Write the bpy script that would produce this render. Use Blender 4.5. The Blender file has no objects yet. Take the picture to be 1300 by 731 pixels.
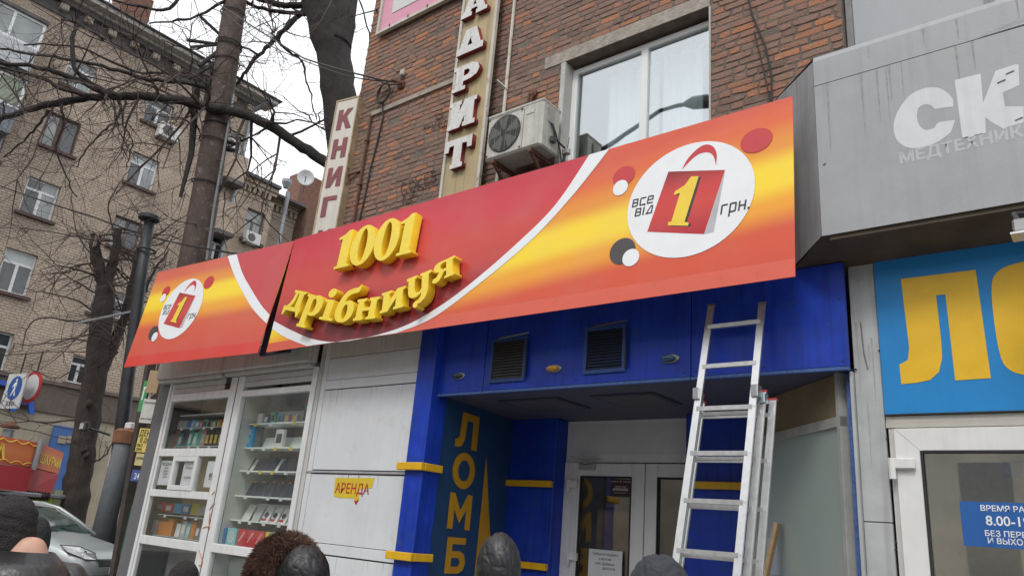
import bpy, bmesh, math, random
from mathutils import Vector as V3, Matrix, noise
SC = bpy.context.scene
COL = SC.collection
rnd = random.Random(7)
R_ = math.radians

# ------------------------------------------------------------------ camera
HC = 1.65
def cam_axes(yaw, pitch, roll):
    f = V3((-math.sin(yaw)*math.cos(pitch), math.cos(yaw)*math.cos(pitch), math.sin(pitch)))
    r = V3((math.cos(yaw), math.sin(yaw), 0)); u = r.cross(f)
    r2 = math.cos(roll)*r + math.sin(roll)*u; u2 = -math.sin(roll)*r + math.cos(roll)*u
    return r2, u2, f
CR, CU, CF = cam_axes(R_(39.914), R_(18.396), R_(4.961))
FPX = 951.2
EYE = V3((0, 0, HC))
cam = bpy.data.cameras.new('camera'); co = bpy.data.objects.new('camera', cam); COL.objects.link(co)
co.matrix_world = Matrix(((CR.x, CU.x, -CF.x, EYE.x), (CR.y, CU.y, -CF.y, EYE.y), (CR.z, CU.z, -CF.z, EYE.z), (0, 0, 0, 1)))
cam.sensor_width = 36; cam.lens = 36*FPX/1300; cam.clip_end = 2000; cam.clip_start = .05
SC.camera = co

# ------------------------------------------------------------------ sky, sun, exposure (overcast)
w = bpy.data.worlds.new('World'); SC.world = w; w.use_nodes = True
nt = w.node_tree; nt.nodes.clear()
SUN_EL, SUN_AZ = R_(50), R_(165)       # azimuth: direction the light comes FROM, measured from +Y clockwise
sk = nt.nodes.new('ShaderNodeTexSky'); sk.sky_type = 'NISHITA'; sk.sun_disc = False
sk.sun_elevation = SUN_EL; sk.sun_rotation = SUN_AZ; sk.air_density = 1.5; sk.dust_density = 6; sk.ozone_density = 1
hs = nt.nodes.new('ShaderNodeHueSaturation'); hs.inputs['Saturation'].default_value = .12
mx = nt.nodes.new('ShaderNodeMix'); mx.data_type = 'RGBA'; mx.inputs['Factor'].default_value = .82
mx.inputs['B'].default_value = (10.3, 10.5, 10.9, 1)
bg = nt.nodes.new('ShaderNodeBackground'); bg.inputs['Strength'].default_value = .125
wo = nt.nodes.new('ShaderNodeOutputWorld')
nt.links.new(sk.outputs[0], hs.inputs['Color']); nt.links.new(hs.outputs[0], mx.inputs['A'])
nt.links.new(mx.outputs['Result'], bg.inputs['Color']); nt.links.new(bg.outputs[0], wo.inputs[0])
sl = bpy.data.lights.new('sun', 'SUN'); sl.energy = 1.15; sl.angle = R_(14); sl.color = (1, .97, .92)
so = bpy.data.objects.new('sun', sl); COL.objects.link(so)
sdir = V3((math.sin(SUN_AZ)*math.cos(SUN_EL), math.cos(SUN_AZ)*math.cos(SUN_EL), math.sin(SUN_EL)))
so.rotation_euler = sdir.to_track_quat('Z', 'Y').to_euler(); so.location = (0, -10, 30)
SC.view_settings.view_transform = 'Standard'; SC.view_settings.look = 'None'
SC.view_settings.exposure = .30; SC.view_settings.gamma = 1; SC.view_settings.use_curve_mapping = False

# ------------------------------------------------------------------ survey helpers: pixel of the photo -> point on a real plane
def ray(px, py): return CR*((px-650)/FPX) - CU*((py-365.5)/FPX) + CF
def onY(px, py, y): d = ray(px, py); return EYE + d*(y/d.y)
def onX(px, py, x): d = ray(px, py); return EYE + d*(x/d.x)
def onZ(px, py, z): d = ray(px, py); return EYE + d*((z-HC)/d.z)
def atH(px, py, h): d = ray(px, py); return EYE + d*(h/math.hypot(d.x, d.y))
def onP(px, py, p0, n): d = ray(px, py); return EYE + d*((p0-EYE).dot(n)/d.dot(n))
def pix(P):
    v = P-EYE; z = v.dot(CF); return 650+FPX*v.dot(CR)/z, 365.5-FPX*v.dot(CU)/z, z

# ------------------------------------------------------------------ materials
def s2l(c): c /= 255; return c/12.92 if c < .04045 else ((c+.055)/1.055)**2.4
def C8(r, g, b, k=1.0): return tuple(min(.9, s2l(x)*k) for x in (r, g, b))
MATS = {}
def N(t, ty, **kw):
    n = t.nodes.new(ty)
    for k, v in kw.items(): setattr(n, k, v)
    return n
def mat(name, col, rough=.5, metal=0., var=.10, scale=6., bump=0., bscale=40., streak=0., spec=.5, rust=None, rustamt=.6, coat=0., sss=None):
    """principled material with uneven colour (noise), optional vertical dirt streaks, fine relief and rust patches"""
    if name in MATS: return MATS[name]
    m = bpy.data.materials.new(name); m.use_nodes = True; t = m.node_tree; L = t.links
    p = t.nodes['Principled BSDF']; p.inputs['Roughness'].default_value = rough; p.inputs['Metallic'].default_value = metal
    p.inputs['Specular IOR Level'].default_value = spec
    if coat: p.inputs['Coat Weight'].default_value = coat; p.inputs['Coat Roughness'].default_value = .08
    tc = N(t, 'ShaderNodeTexCoord'); n1 = N(t, 'ShaderNodeTexNoise'); n1.inputs['Scale'].default_value = scale; n1.inputs['Detail'].default_value = 7
    n1.inputs['Roughness'].default_value = .62
    L.new(tc.outputs['Object'], n1.inputs['Vector'])
    mr = N(t, 'ShaderNodeMapRange'); mr.inputs[1].default_value = .3; mr.inputs[2].default_value = .7
    mr.inputs[3].default_value = 1-var; mr.inputs[4].default_value = 1+var; L.new(n1.outputs[0], mr.inputs[0])
    mul = N(t, 'ShaderNodeVectorMath', operation='SCALE'); mul.inputs[0].default_value = col; L.new(mr.outputs[0], mul.inputs['Scale'])
    out = mul.outputs[0]
    if streak:
        mp = N(t, 'ShaderNodeMapping'); mp.inputs['Scale'].default_value = (22, 22, .9); L.new(tc.outputs['Object'], mp.inputs[0])
        n2 = N(t, 'ShaderNodeTexNoise'); n2.inputs['Scale'].default_value = 1; n2.inputs['Detail'].default_value = 5; L.new(mp.outputs[0], n2.inputs['Vector'])
        m2 = N(t, 'ShaderNodeMapRange'); m2.inputs[1].default_value = .48; m2.inputs[2].default_value = .75; m2.inputs[3].default_value = 1; m2.inputs[4].default_value = 1-streak
        L.new(n2.outputs[0], m2.inputs[0])
        mu = N(t, 'ShaderNodeVectorMath', operation='SCALE'); L.new(out, mu.inputs[0]); L.new(m2.outputs[0], mu.inputs['Scale']); out = mu.outputs[0]
    if rust:
        n3 = N(t, 'ShaderNodeTexNoise'); n3.inputs['Scale'].default_value = scale*1.7; n3.inputs['Detail'].default_value = 9; n3.inputs['Roughness'].default_value = .7
        L.new(tc.outputs['Object'], n3.inputs['Vector'])
        m3 = N(t, 'ShaderNodeMapRange'); m3.inputs[1].default_value = 1-rustamt-.03; m3.inputs[2].default_value = 1-rustamt+.06; L.new(n3.outputs[0], m3.inputs[0])
        mi = N(t, 'ShaderNodeMix', data_type='RGBA'); L.new(m3.outputs[0], mi.inputs['Factor']); L.new(out, mi.inputs['A']); mi.inputs['B'].default_value = (*rust, 1); out = mi.outputs['Result']
    L.new(out, p.inputs['Base Color'])
    r2 = N(t, 'ShaderNodeMapRange'); r2.inputs[3].default_value = max(.02, rough-.1); r2.inputs[4].default_value = min(1, rough+.12); L.new(n1.outputs[0], r2.inputs[0]); L.new(r2.outputs[0], p.inputs['Roughness'])
    if bump:
        n4 = N(t, 'ShaderNodeTexNoise'); n4.inputs['Scale'].default_value = bscale; n4.inputs['Detail'].default_value = 6; L.new(tc.outputs['Object'], n4.inputs['Vector'])
        b = N(t, 'ShaderNodeBump'); b.inputs['Strength'].default_value = bump; b.inputs['Distance'].default_value = .02; L.new(n4.outputs[0], b.inputs['Height']); L.new(b.outputs[0], p.inputs['Normal'])
    MATS[name] = m; return m

def glass(name, tint=(1, 1, 1), refl=.12, rough=.01, body=None, fres=1.0):
    if name in MATS: return MATS[name]
    m = bpy.data.materials.new(name); m.use_nodes = True; t = m.node_tree; t.nodes.clear(); L = t.links
    o = N(t, 'ShaderNodeOutputMaterial'); tr = N(t, 'ShaderNodeBsdfTransparent'); tr.inputs[0].default_value = (*tint, 1)
    g = N(t, 'ShaderNodeBsdfGlossy'); g.inputs['Roughness'].default_value = rough; g.inputs[0].default_value = (.95, .97, .98, 1)
    base = tr
    if body:
        d = N(t, 'ShaderNodeBsdfDiffuse'); d.inputs[0].default_value = (*body[0], 1); ms = N(t, 'ShaderNodeMixShader'); ms.inputs[0].default_value = body[1]
        L.new(tr.outputs[0], ms.inputs[1]); L.new(d.outputs[0], ms.inputs[2]); base = ms
    gm = N(t, 'ShaderNodeNewGeometry'); dp = N(t, 'ShaderNodeVectorMath', operation='DOT_PRODUCT'); L.new(gm.outputs['Incoming'], dp.inputs[0]); L.new(gm.outputs['Normal'], dp.inputs[1])
    ab = N(t, 'ShaderNodeMath', operation='ABSOLUTE'); L.new(dp.outputs['Value'], ab.inputs[0])
    su = N(t, 'ShaderNodeMath', operation='SUBTRACT'); su.inputs[0].default_value = 1; L.new(ab.outputs[0], su.inputs[1])
    lw = N(t, 'ShaderNodeMath', operation='POWER'); L.new(su.outputs[0], lw.inputs[0]); lw.inputs[1].default_value = 5
    ma = N(t, 'ShaderNodeMath', operation='MULTIPLY_ADD', use_clamp=True); L.new(lw.outputs[0], ma.inputs[0]); ma.inputs[1].default_value = fres; ma.inputs[2].default_value = refl
    tcn = N(t, 'ShaderNodeTexCoord'); nn = N(t, 'ShaderNodeTexNoise'); nn.inputs['Scale'].default_value = 1.3; L.new(tcn.outputs['Object'], nn.inputs['Vector'])
    bp = N(t, 'ShaderNodeBump'); bp.inputs['Strength'].default_value = .018; bp.inputs['Distance'].default_value = .05; L.new(nn.outputs[0], bp.inputs['Height']); L.new(bp.outputs[0], g.inputs['Normal'])
    x = N(t, 'ShaderNodeMixShader'); L.new(ma.outputs[0], x.inputs[0]); L.new(base.outputs[0], x.inputs[1]); L.new(g.outputs[0], x.inputs[2]); L.new(x.outputs[0], o.inputs[0])
    MATS[name] = m; return m

# ------------------------------------------------------------------ mesh builder
WM = {}
def setparent(o, parent):
    if parent is None: WM[o] = o.matrix_basis.copy(); return
    o.parent = parent; o.matrix_parent_inverse = WM[parent].inverted(); WM[o] = Matrix()
class MB:
    def __init__(s, xf=None): s.v = []; s.f = []; s.xf = xf
    def add(s, vs, fs):
        b = len(s.v)
        s.v += [(s.xf @ V3(p)) if s.xf else V3(p) for p in vs]; s.f += [tuple(i+b for i in f) for f in fs]; return s
    def box(s, x0, x1, y0, y1, z0, z1, bev=0.0):
        if x0 > x1: x0, x1 = x1, x0
        if y0 > y1: y0, y1 = y1, y0
        if z0 > z1: z0, z1 = z1, z0
        if bev <= 0:
            return s.add([(x0,y0,z0),(x1,y0,z0),(x1,y1,z0),(x0,y1,z0),(x0,y0,z1),(x1,y0,z1),(x1,y1,z1),(x0,y1,z1)],
                  [(0,3,2,1),(4,5,6,7),(0,1,5,4),(1,2,6,5),(2,3,7,6),(3,0,4,7)])
        b = min(bev, (x1-x0)*.45, (y1-y0)*.45, (z1-z0)*.45)
        bm = bmesh.new(); bmesh.ops.create_cube(bm, size=1)
        bmesh.ops.scale(bm, vec=(x1-x0, y1-y0, z1-z0), verts=bm.verts); bmesh.ops.translate(bm, vec=((x0+x1)/2, (y0+y1)/2, (z0+z1)/2), verts=bm.verts)
        bmesh.ops.bevel(bm, geom=bm.edges[:], offset=b, segments=1, affect='EDGES')
        bm.verts.index_update(); vs = [v.co.copy() for v in bm.verts]; fs = [tuple(v.index for v in f.verts) for f in bm.faces]; bm.free()
        return s.add(vs, fs)
    def hexa(s, a, b):   # two quads (corresponding corners)
        return s.add(list(a)+list(b), [(0,1,2,3),(7,6,5,4),(0,4,5,1),(1,5,6,2),(2,6,7,3),(3,7,4,0)])
    def quad(s, *p): return s.add(p, [tuple(range(len(p)))])
    def tube(s, pts, rad, n=6, cap=True):
        pts = [V3(p) for p in pts]
        rr = rad if isinstance(rad, (list, tuple)) else [rad]*len(pts)
        vs = []; fs = []; prev = None
        for i, p in enumerate(pts):
            t = (pts[min(i+1, len(pts)-1)]-pts[max(i-1, 0)])
            if t.length < 1e-9: t = V3((0, 0, 1))
            t.normalize()
            a = prev if prev is not None else (V3((0, 0, 1)) if abs(t.z) < .9 else V3((1, 0, 0)))
            u = (a - t*a.dot(t)); 
            if u.length < 1e-6: u = t.orthogonal()
            u.normalize(); prev = u; v = t.cross(u)
            for k in range(n):
                an = 2*math.pi*k/n; vs.append(p + (u*math.cos(an)+v*math.sin(an))*rr[i])
        for i in range(len(pts)-1):
            for k in range(n):
                fs.append((i*n+k, i*n+(k+1)%n, (i+1)*n+(k+1)%n, (i+1)*n+k))
        if cap: fs.append(tuple(range(n-1, -1, -1))); fs.append(tuple(range((len(pts)-1)*n, len(pts)*n)))
        return s.add(vs, fs)
    def bar(s, a, b, w, h, up=(0, 0, 1)):   # rectangular bar from a to b
        a, b = V3(a), V3(b); t = (b-a).normalized(); x = t.cross(V3(up)); 
        if x.length < 1e-6: x = t.orthogonal()
        x.normalize(); y = x.cross(t)
        q = lambda p: [p-x*w/2-y*h/2, p+x*w/2-y*h/2, p+x*w/2+y*h/2, p-x*w/2+y*h/2]
        return s.hexa(q(a)[::-1], q(b)[::-1])
    def lathe(s, prof, n=16, M=None):
        vs = []; fs = []
        for r, z in prof:
            for k in range(n):
                p = V3((r*math.cos(2*math.pi*k/n), r*math.sin(2*math.pi*k/n), z)); vs.append(M @ p if M else p)
        for i in range(len(prof)-1):
            for k in range(n): fs.append((i*n+k, i*n+(k+1)%n, (i+1)*n+(k+1)%n, (i+1)*n+k))
        fs.append(tuple(range(n-1, -1, -1))); fs.append(tuple(range((len(prof)-1)*n, len(prof)*n)))
        return s.add(vs, fs)
    def mesh(s, name, m, smooth=False):
        used = sorted({i for f in s.f for i in f}); ix = {o: n for n, o in enumerate(used)}
        me = bpy.data.meshes.new(name); me.from_pydata([tuple(s.v[i]) for i in used], [], [tuple(ix[i] for i in f) for f in s.f]); me.validate()
        if m: me.materials.append(m)
        if smooth: me.polygons.foreach_set('use_smooth', [True]*len(me.polygons))
        return me
    def build(s, name, m, parent=None, smooth=False, **kw):
        return link(name, s.mesh(name, m, smooth), parent, **kw)
def link(name, me, parent=None, label=None, cat=None, group=None, kind=None):
    o = bpy.data.objects.new(name, me); COL.objects.link(o); setparent(o, parent); tag(o, label, cat, group, kind); return o
def tag(o, label=None, cat=None, group=None, kind=None):
    if label: o['label'] = label
    if cat: o['category'] = cat
    if group: o['group'] = group
    if kind: o['kind'] = kind
    return o
def thing(name, label, cat, loc, group=None):
    o = bpy.data.objects.new(name, None); COL.objects.link(o); o.location = loc; o.empty_display_size = .2
    WM[o] = Matrix.Translation(V3(loc)); return tag(o, label, cat, group)
def bx(name, m, parent, *a, bev=0.0, **kw): return MB().box(*a, bev=bev).build(name, m, parent, **kw)

# ------------------------------------------------------------------ flat / extruded shapes and lettering
class Frame:
    def __init__(s, o, u, v): s.o = V3(o); s.u = V3(u).normalized(); s.v = V3(v); s.v -= s.u*s.v.dot(s.u); s.v.normalize(); s.n = s.u.cross(s.v)
    def P(s, a, b, c=0): return s.o+s.u*a+s.v*b+s.n*c
    def M(s, a=0, b=0, c=0, rot=0, su=1, sv=1, shear=0):
        u = s.u*math.cos(rot)+s.v*math.sin(rot); v = -s.u*math.sin(rot)+s.v*math.cos(rot); p = s.P(a, b, c)
        v2 = (v+u*shear)*sv; u2 = u*su
        return Matrix(((u2.x, v2.x, s.n.x, p.x), (u2.y, v2.y, s.n.y, p.y), (u2.z, v2.z, s.n.z, p.z), (0, 0, 0, 1)))
    def uv(s, px, py, off=0):
        P = onP(px, py, s.o+s.n*off, s.n)-s.o; return P.dot(s.u), P.dot(s.v)
def fY(x, z, y): return Frame((x, y, z), (1, 0, 0), (0, 0, 1))       # frame on a plane facing the street
def crom(pts, n=6, closed=False):
    out = []; L = len(pts); g = lambda i: V3((*pts[i % L], 0)) if closed else V3((*pts[max(0, min(L-1, i))], 0))
    for i in range(L if closed else L-1):
        a, b, c, d = g(i-1), g(i), g(i+1), g(i+2)
        for k in range(n):
            t = k/n; q = .5*((2*b)+(-a+c)*t+(2*a-5*b+4*c-d)*t*t+(-a+3*b-3*c+d)*t**3); out.append((q.x, q.y))
    if not closed: out.append(tuple(pts[-1]))
    return out
def ell(cx, cy, rx, ry, n=40, rot=0):
    c, s_ = math.cos(rot), math.sin(rot); o = []
    for k in range(n):
        a = 2*math.pi*k/n; x, y = rx*math.cos(a), ry*math.sin(a); o.append((cx+x*c-y*s_, cy+x*s_+y*c))
    return o
def poly_mesh(loops, M, extrude=0., bevel=0., offset=0.):
    cu = bpy.data.curves.new('outline', 'CURVE'); cu.dimensions = '2D'; cu.fill_mode = 'BOTH'; cu.extrude = extrude; cu.bevel_depth = bevel; cu.bevel_resolution = 0; cu.offset = offset
    for lp in loops:
        sp = cu.splines.new('POLY'); sp.points.add(len(lp)-1)
        for q, p in zip(sp.points, lp): q.co = (p[0], p[1], 0, 1)
        sp.use_cyclic_u = True
    o = bpy.data.objects.new('outline', cu); me = bpy.data.meshes.new_from_object(o); bpy.data.objects.remove(o); bpy.data.curves.remove(cu)
    me.transform(M); return me
def shape(name, loops, fr, m, parent=None, off=.004, ext=0., bevel=0., rot=0, su=1, sv=1, at=(0, 0), shear=0, bold=0., **kw):
    """filled outline on frame fr, front face `off` out of it when flat, or extruded from `off` outwards by ext"""
    me = poly_mesh(loops, fr.M(at[0], at[1], off+ext/2, rot, su, sv, shear), ext/2, bevel, bold); me.name = name
    me.materials.clear(); me.materials.append(m) if not isinstance(m, (list, tuple)) else [me.materials.append(x) for x in m]
    if isinstance(m, (list, tuple)):
        for p in me.polygons: p.material_index = 0 if p.normal.dot(fr.n) > .7 else 1
    return link(name, me, parent, **kw)
def text(name, body, fr, at, cap, m, parent=None, off=.004, ext=0., bold=0., align='LEFT', xs=1., shear=0., rot=0, space=1., lead=1., **kw):
    cu = bpy.data.curves.new('lettering', 'FONT'); cu.body = body; cu.size = 1; cu.offset = bold; cu.align_x = align; cu.space_character = space; cu.space_line = lead
    k = cap/.728; cu.extrude = ext/2; cu.resolution_u = 3
    o = bpy.data.objects.new('lettering', cu); me = bpy.data.meshes.new_from_object(o); bpy.data.objects.remove(o); bpy.data.curves.remove(cu)
    M = fr.M(at[0], at[1], off+ext/2, rot, k*xs, k, shear); me.transform(M); me.name = name
    me.materials.clear()
    for x in (m if isinstance(m, (list, tuple)) else [m]): me.materials.append(x)
    for p in me.polygons: p.material_index = 0 if (not isinstance(m, (list, tuple)) or p.normal.dot(fr.n) > .7) else 1
    return link(name, me, parent, **kw)

# ------------------------------------------------------------------ palette
white_pl = mat('white_plastic', (.66, .67, .67), .4, var=.05, streak=.14)
white_panel = mat('white_panel', (.60, .615, .635), .5, var=.05, scale=2, streak=.05, bump=.03, bscale=3, rust=(.555, .565, .575), rustamt=.42)
alu = mat('aluminium', (.62, .63, .64), .38, .85, var=.10, scale=14, streak=.12)
dirty_grey = mat('grey_cladding', (.40, .41, .415), .5, var=.12, scale=4, streak=.22, bump=.05)
dark_gap = mat('black_rubber', (.018, .018, .02), .7)
blue = mat('blue_paint', (.009, .042, .38), .42, spec=.35, var=.22, scale=3.2, streak=.34, bump=.05, bscale=9, rust=(.020, .055, .24), rustamt=.40)
blue_dk = mat('dark_blue_board', (.018, .062, .15), .5, spec=.35, var=.14, scale=5, streak=.15)
blue_lt = mat('worn_blue_edge', (.045, .10, .28), .5, var=.4, scale=30)
yel = mat('yellow_band', (.66, .38, .010), .42, var=.10, streak=.1)
yel_flat = mat('yellow_film', (.52, .27, .008), .5, var=.08)
conc = mat('cement', (.30, .265, .225), .9, var=.25, scale=9, bump=.5, bscale=30)
rust = mat('rusty_iron', (.12, .055, .035), .85, var=.4, scale=18, bump=.3, bscale=60)
rusty_white = mat('rusty_white_frame', (.50, .47, .41), .6, var=.15, rust=(.24, .14, .085), rustamt=.40, scale=4, streak=.2)
black = mat('black_cable', (.02, .018, .018), .6)
dkgrey = mat('charcoal_metal', (.045, .046, .05), .55, .2, var=.2)
asph = mat('asphalt', (.055, .055, .056), .85, var=.25, scale=2, bump=.5, bscale=90)
slab = mat('paving', (.23, .22, .21), .85, var=.2, scale=3, bump=.3, bscale=50)
ink = mat('black_ink', (.03, .028, .03), .6)
paper = mat('paper', (.62, .64, .67), .7, var=.05)

# ------------------------------------------------------------------ ground
g = MB(); g.quad((-400, -400, 0), (400, -400, 0), (400, 400, 0), (-400, 400, 0)); g.build('ground', asph, None, kind='structure')
g = MB(); g.box(-15.2, 12, -1.2, 12, .004, .13); g.build('pavement', slab, None, kind='structure')
g = MB(); g.box(-15.2, 12, -1.36, -1.2, .004, .15); g.box(-15.36, -15.2, -1.36, 12, .004, .15); g.build('kerb', mat('kerbstone', (.33, .32, .30), .85, var=.15, bump=.3), None, kind='structure')
g = MB(); g.box(-31.8, -28.5, -40, 60, .004, .13); g.build('far_pavement', slab, None, kind='structure')

# ------------------------------------------------------------------ brick building
YB = 6.0
def brick_mat():
    m = bpy.data.materials.new('weathered_brick'); m.use_nodes = True; t = m.node_tree; L = t.links; p = t.nodes['Principled BSDF']; p.inputs['Roughness'].default_value = .88; p.inputs['Specular IOR Level'].default_value = .25
    at = N(t, 'ShaderNodeAttribute'); at.attribute_name = 'tone'
    cr = N(t, 'ShaderNodeValToRGB'); e = cr.color_ramp.elements
    e[0].position = 0; e[0].color = (.150, .100, .083, 1); e[1].position = 1; e[1].color = (.40, .175, .088, 1)
    for ps, c in ((.25, (.195, .122, .096, 1)), (.5, (.245, .150, .116, 1)), (.68, (.27, .138, .098, 1)), (.84, (.33, .150, .090, 1))):
        x = cr.color_ramp.elements.new(ps); x.color = c
    L.new(at.outputs['Fac'], cr.inputs[0])
    tc = N(t, 'ShaderNodeTexCoord'); n1 = N(t, 'ShaderNodeTexNoise'); n1.inputs['Scale'].default_value = 11; n1.inputs['Detail'].default_value = 8; n1.inputs['Roughness'].default_value = .7
    gm = N(t, 'ShaderNodeNewGeometry'); L.new(gm.outputs['Position'], n1.inputs['Vector'])
    mr = N(t, 'ShaderNodeMapRange'); mr.inputs[1].default_value = .50; mr.inputs[2].default_value = .70; mr.inputs[4].default_value = .78; L.new(n1.outputs[0], mr.inputs[0])
    mi = N(t, 'ShaderNodeMix', data_type='RGBA'); L.new(mr.outputs[0], mi.inputs['Factor']); L.new(cr.outputs[0], mi.inputs['A']); mi.inputs['B'].default_value = (.21, .165, .135, 1)
    n3 = N(t, 'ShaderNodeTexNoise'); n3.inputs['Scale'].default_value = 60; n3.inputs['Detail'].default_value = 4; L.new(gm.outputs['Position'], n3.inputs['Vector'])
    m3 = N(t, 'ShaderNodeMapRange'); m3.inputs[3].default_value = .72; m3.inputs[4].default_value = 1.28; L.new(n3.outputs[0], m3.inputs[0])
    sc = N(t, 'ShaderNodeVectorMath', operation='SCALE'); L.new(mi.outputs['Result'], sc.inputs[0]); L.new(m3.outputs[0], sc.inputs['Scale']); L.new(sc.outputs[0], p.inputs['Base Color'])
    b = N(t, 'ShaderNodeBump'); b.inputs['Strength'].default_value = .7; b.inputs['Distance'].default_value = .012; L.new(n3.outputs[0], b.inputs['Height']); L.new(b.outputs[0], p.inputs['Normal'])
    return m
bmat = brick_mat()
mortar = mat('old_mortar', (.150, .122, .100), .95, var=.30, scale=7, bump=.9, bscale=70)
bb = thing('brick_building', 'red brick building above the shop sign, weathered and patched with cement', 'building', (-3, 6, 0))
W1 = (-4.50, -2.70, 4.75, 6.975)      # window opening x0,x1,z0,z1
W2 = (-1.446, 1.9, 5.0, 7.4)
def wall_with_holes(name, m, parent, x0, x1, z0, z1, y, holes, depth):
    xs = sorted({x0, x1, *[h[0] for h in holes], *[h[1] for h in holes]}); zs = sorted({z0, z1, *[h[2] for h in holes], *[h[3] for h in holes]})
    b = MB()
    for i in range(len(xs)-1):
        for j in range(len(zs)-1):
            cx, cz = (xs[i]+xs[i+1])/2, (zs[j]+zs[j+1])/2
            if any(h[0] < cx < h[1] and h[2] < cz < h[3] for h in holes): continue
            b.quad((xs[i], y, zs[j]), (xs[i+1], y, zs[j]), (xs[i+1], y, zs[j+1]), (xs[i], y, zs[j+1]))
    for h in holes:
        a, c, d, e = h; Y = y+depth
        b.quad((a, y, d), (a, Y, d), (a, Y, e), (a, y, e)); b.quad((c, y, d), (c, y, e), (c, Y, e), (c, Y, d))
        b.quad((a, y, e), (a, Y, e), (c, Y, e), (c, y, e)); b.quad((a, y, d), (c, y, d), (c, Y, d), (a, Y, d))
    return b.build(name, m, parent)
XL, XR, ZT = -8.355, 4.0, 12.5
wall_with_holes('wall', mortar, bb, XL, XR, 3.9, ZT, YB, [W1, W2], .34)
b = MB(); b.quad((XL, YB, 0), (XL, 24, 0), (XL, 24, ZT), (XL, YB, ZT)); b.quad((XR, YB, 0), (XR, YB, ZT), (XR, 24, ZT), (XR, 24, 0)); b.quad((XL, YB, ZT), (XR, YB, ZT), (XR, 24, ZT), (XL, 24, ZT))
b.quad((XL, 24, 0), (XR, 24, 0), (XR, 24, ZT), (XL, 24, ZT)); b.quad((XL, 8.2, 0), (XR, 8.2, 0), (XR, 8.2, 3.9), (XL, 8.2, 3.9)); b.quad((XL, 6.0, 3.9), (XR, 6, 3.9), (XR, 8.2, 3.9), (XL, 8.2, 3.9))
b.build('side_wall', mortar, bb)
def brick_geo(r, x0, x1, z0, z1, y=YB):
    """one uneven brick: chipped front face proud of the mortar"""
    pr = r.uniform(.002, .010); c = .005; j = lambda a: r.uniform(-a, a)
    yo = y-pr; yb = y+.004
    ck = lambda: abs(r.gauss(0, .0034))
    outer = [(x0+ck(), z0+ck()), ((x0+x1)/2, z0+j(.005)), (x1-ck()*1.6, z0+ck()), (x1+j(.004), (z0+z1)/2), (x1-ck(), z1-ck()*.7), ((x0+x1)/2, z1+j(.004)), (x0+ck(), z1-ck()), (x0+j(.004), (z0+z1)/2)]
    cx, cz = (x0+x1)/2, (z0+z1)/2
    ch = [c*r.choice((.6, .8, 1, 2.0)) if i in (0, 2, 4, 6) else c for i in range(8)]
    inn = []
    for (x, z), k in zip(outer, ch):
        dx, dz = cx-x, cz-z; inn.append((x+math.copysign(min(abs(dx), k), dx) if abs(dx) > 1e-3 else x, z+math.copysign(min(abs(dz), k), dz) if abs(dz) > 1e-3 else z))
    vs = [(x, yb, z) for x, z in outer]+[(x, yo+j(.002), z) for x, z in inn]+[(cx, yo-.001, cz)]
    fs = []
    for i in range(8): fs.append((i, (i+1) % 8, 8+(i+1) % 8, 8+i))
    for i in range(8): fs.append((8+i, 8+(i+1) % 8, 16))
    return vs, fs
def set_tone(me, vals):
    a = me.attributes.new('tone', 'FLOAT', 'FACE'); a.data.foreach_set('value', vals)
SIGN_TOP = lambda px: 304+(px-375)*(122-304)/(1007-375)
def hidden(px, py):
    if px < 0 or px > 1300 or py < 0 or py > 731: return True
    if py > SIGN_TOP(px) and px < 1008: return True
    if 612 < px < 700 and py > 150+(px-616)*-.35 and py < 215: return True
    if px > 983 and py > 128-(px-983)*1.07 and px < 1035: return True
    if px >= 1035 and py > 74-(px-1035)*.31: return True
    if py < 42-(px-484)*.44 and px > 486: return True
    u = px+ (py)*.105
    if 588 < u < 634: return True
    return False
cand = []; other = []
br = random.Random(11)
CH = .077
k = 0; z = 4.6
while z < ZT-.08:
    # messy Flemish-like bond with a few whole stretcher courses
    pat = [.25, .12] if br.random() < .55 else ([.25] if br.random() < .25 else [.12, .12, .25]); x = XL+br.uniform(-.1, 0)+(k % 2)*.06; i = br.randrange(3)
    while x < 2.2:
        L_ = (pat[i % len(pat)] if br.random() > .15 else br.choice((.12, .25, .18)))+br.uniform(-.015, .012); x0, x1 = max(x, XL-.006), x+L_; x = x1+br.uniform(.009, .017); i += 1
        z0, z1 = z+.0045+br.uniform(-.002, .002), z+CH-.0045+br.uniform(-.002, .002)
        if x1-x0 < .05: continue
        clipped = False
        for h in (W1, W2):
            if z1 > h[2]-.01 and z0 < h[3]+.004:
                if x0 >= h[0] and x1 <= h[1]: clipped = True
                elif x0 < h[0] < x1: x1 = h[0]-.004
                elif x0 < h[1] < x1: x0 = h[1]+.004
        # cement lintel bands over the windows
        if W1[0]-.28 < (x0+x1)/2 < W1[1]-.02 and W1[3] < (z0+z1)/2 < W1[3]+.17: clipped = True
        if clipped or x1-x0 < .035: continue
        X, Zc = (x0+x1)/2, (z0+z1)/2
        # tone: orange newer bricks scattered, darker weathered zones
        zone = noise.noise(V3((X*.55, Zc*.8, 3)))
        tone = .42+.22*zone+br.gauss(0, .16)
        if br.random() < .12: tone = br.uniform(.76, .97)
        if X < -5.9: tone += .08
        tone = min(1, max(0, tone))
        if br.random() < .012: continue                                   # a missing brick
        q = pix(V3((X, YB, Zc)))
        (other if hidden(q[0], q[1]) else cand).append((x0, x1, z0, z1, tone, (x1-x0)*(z1-z0)/q[2]**2))
    z += CH; k += 1
cand.sort(key=lambda c: -c[5])
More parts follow.
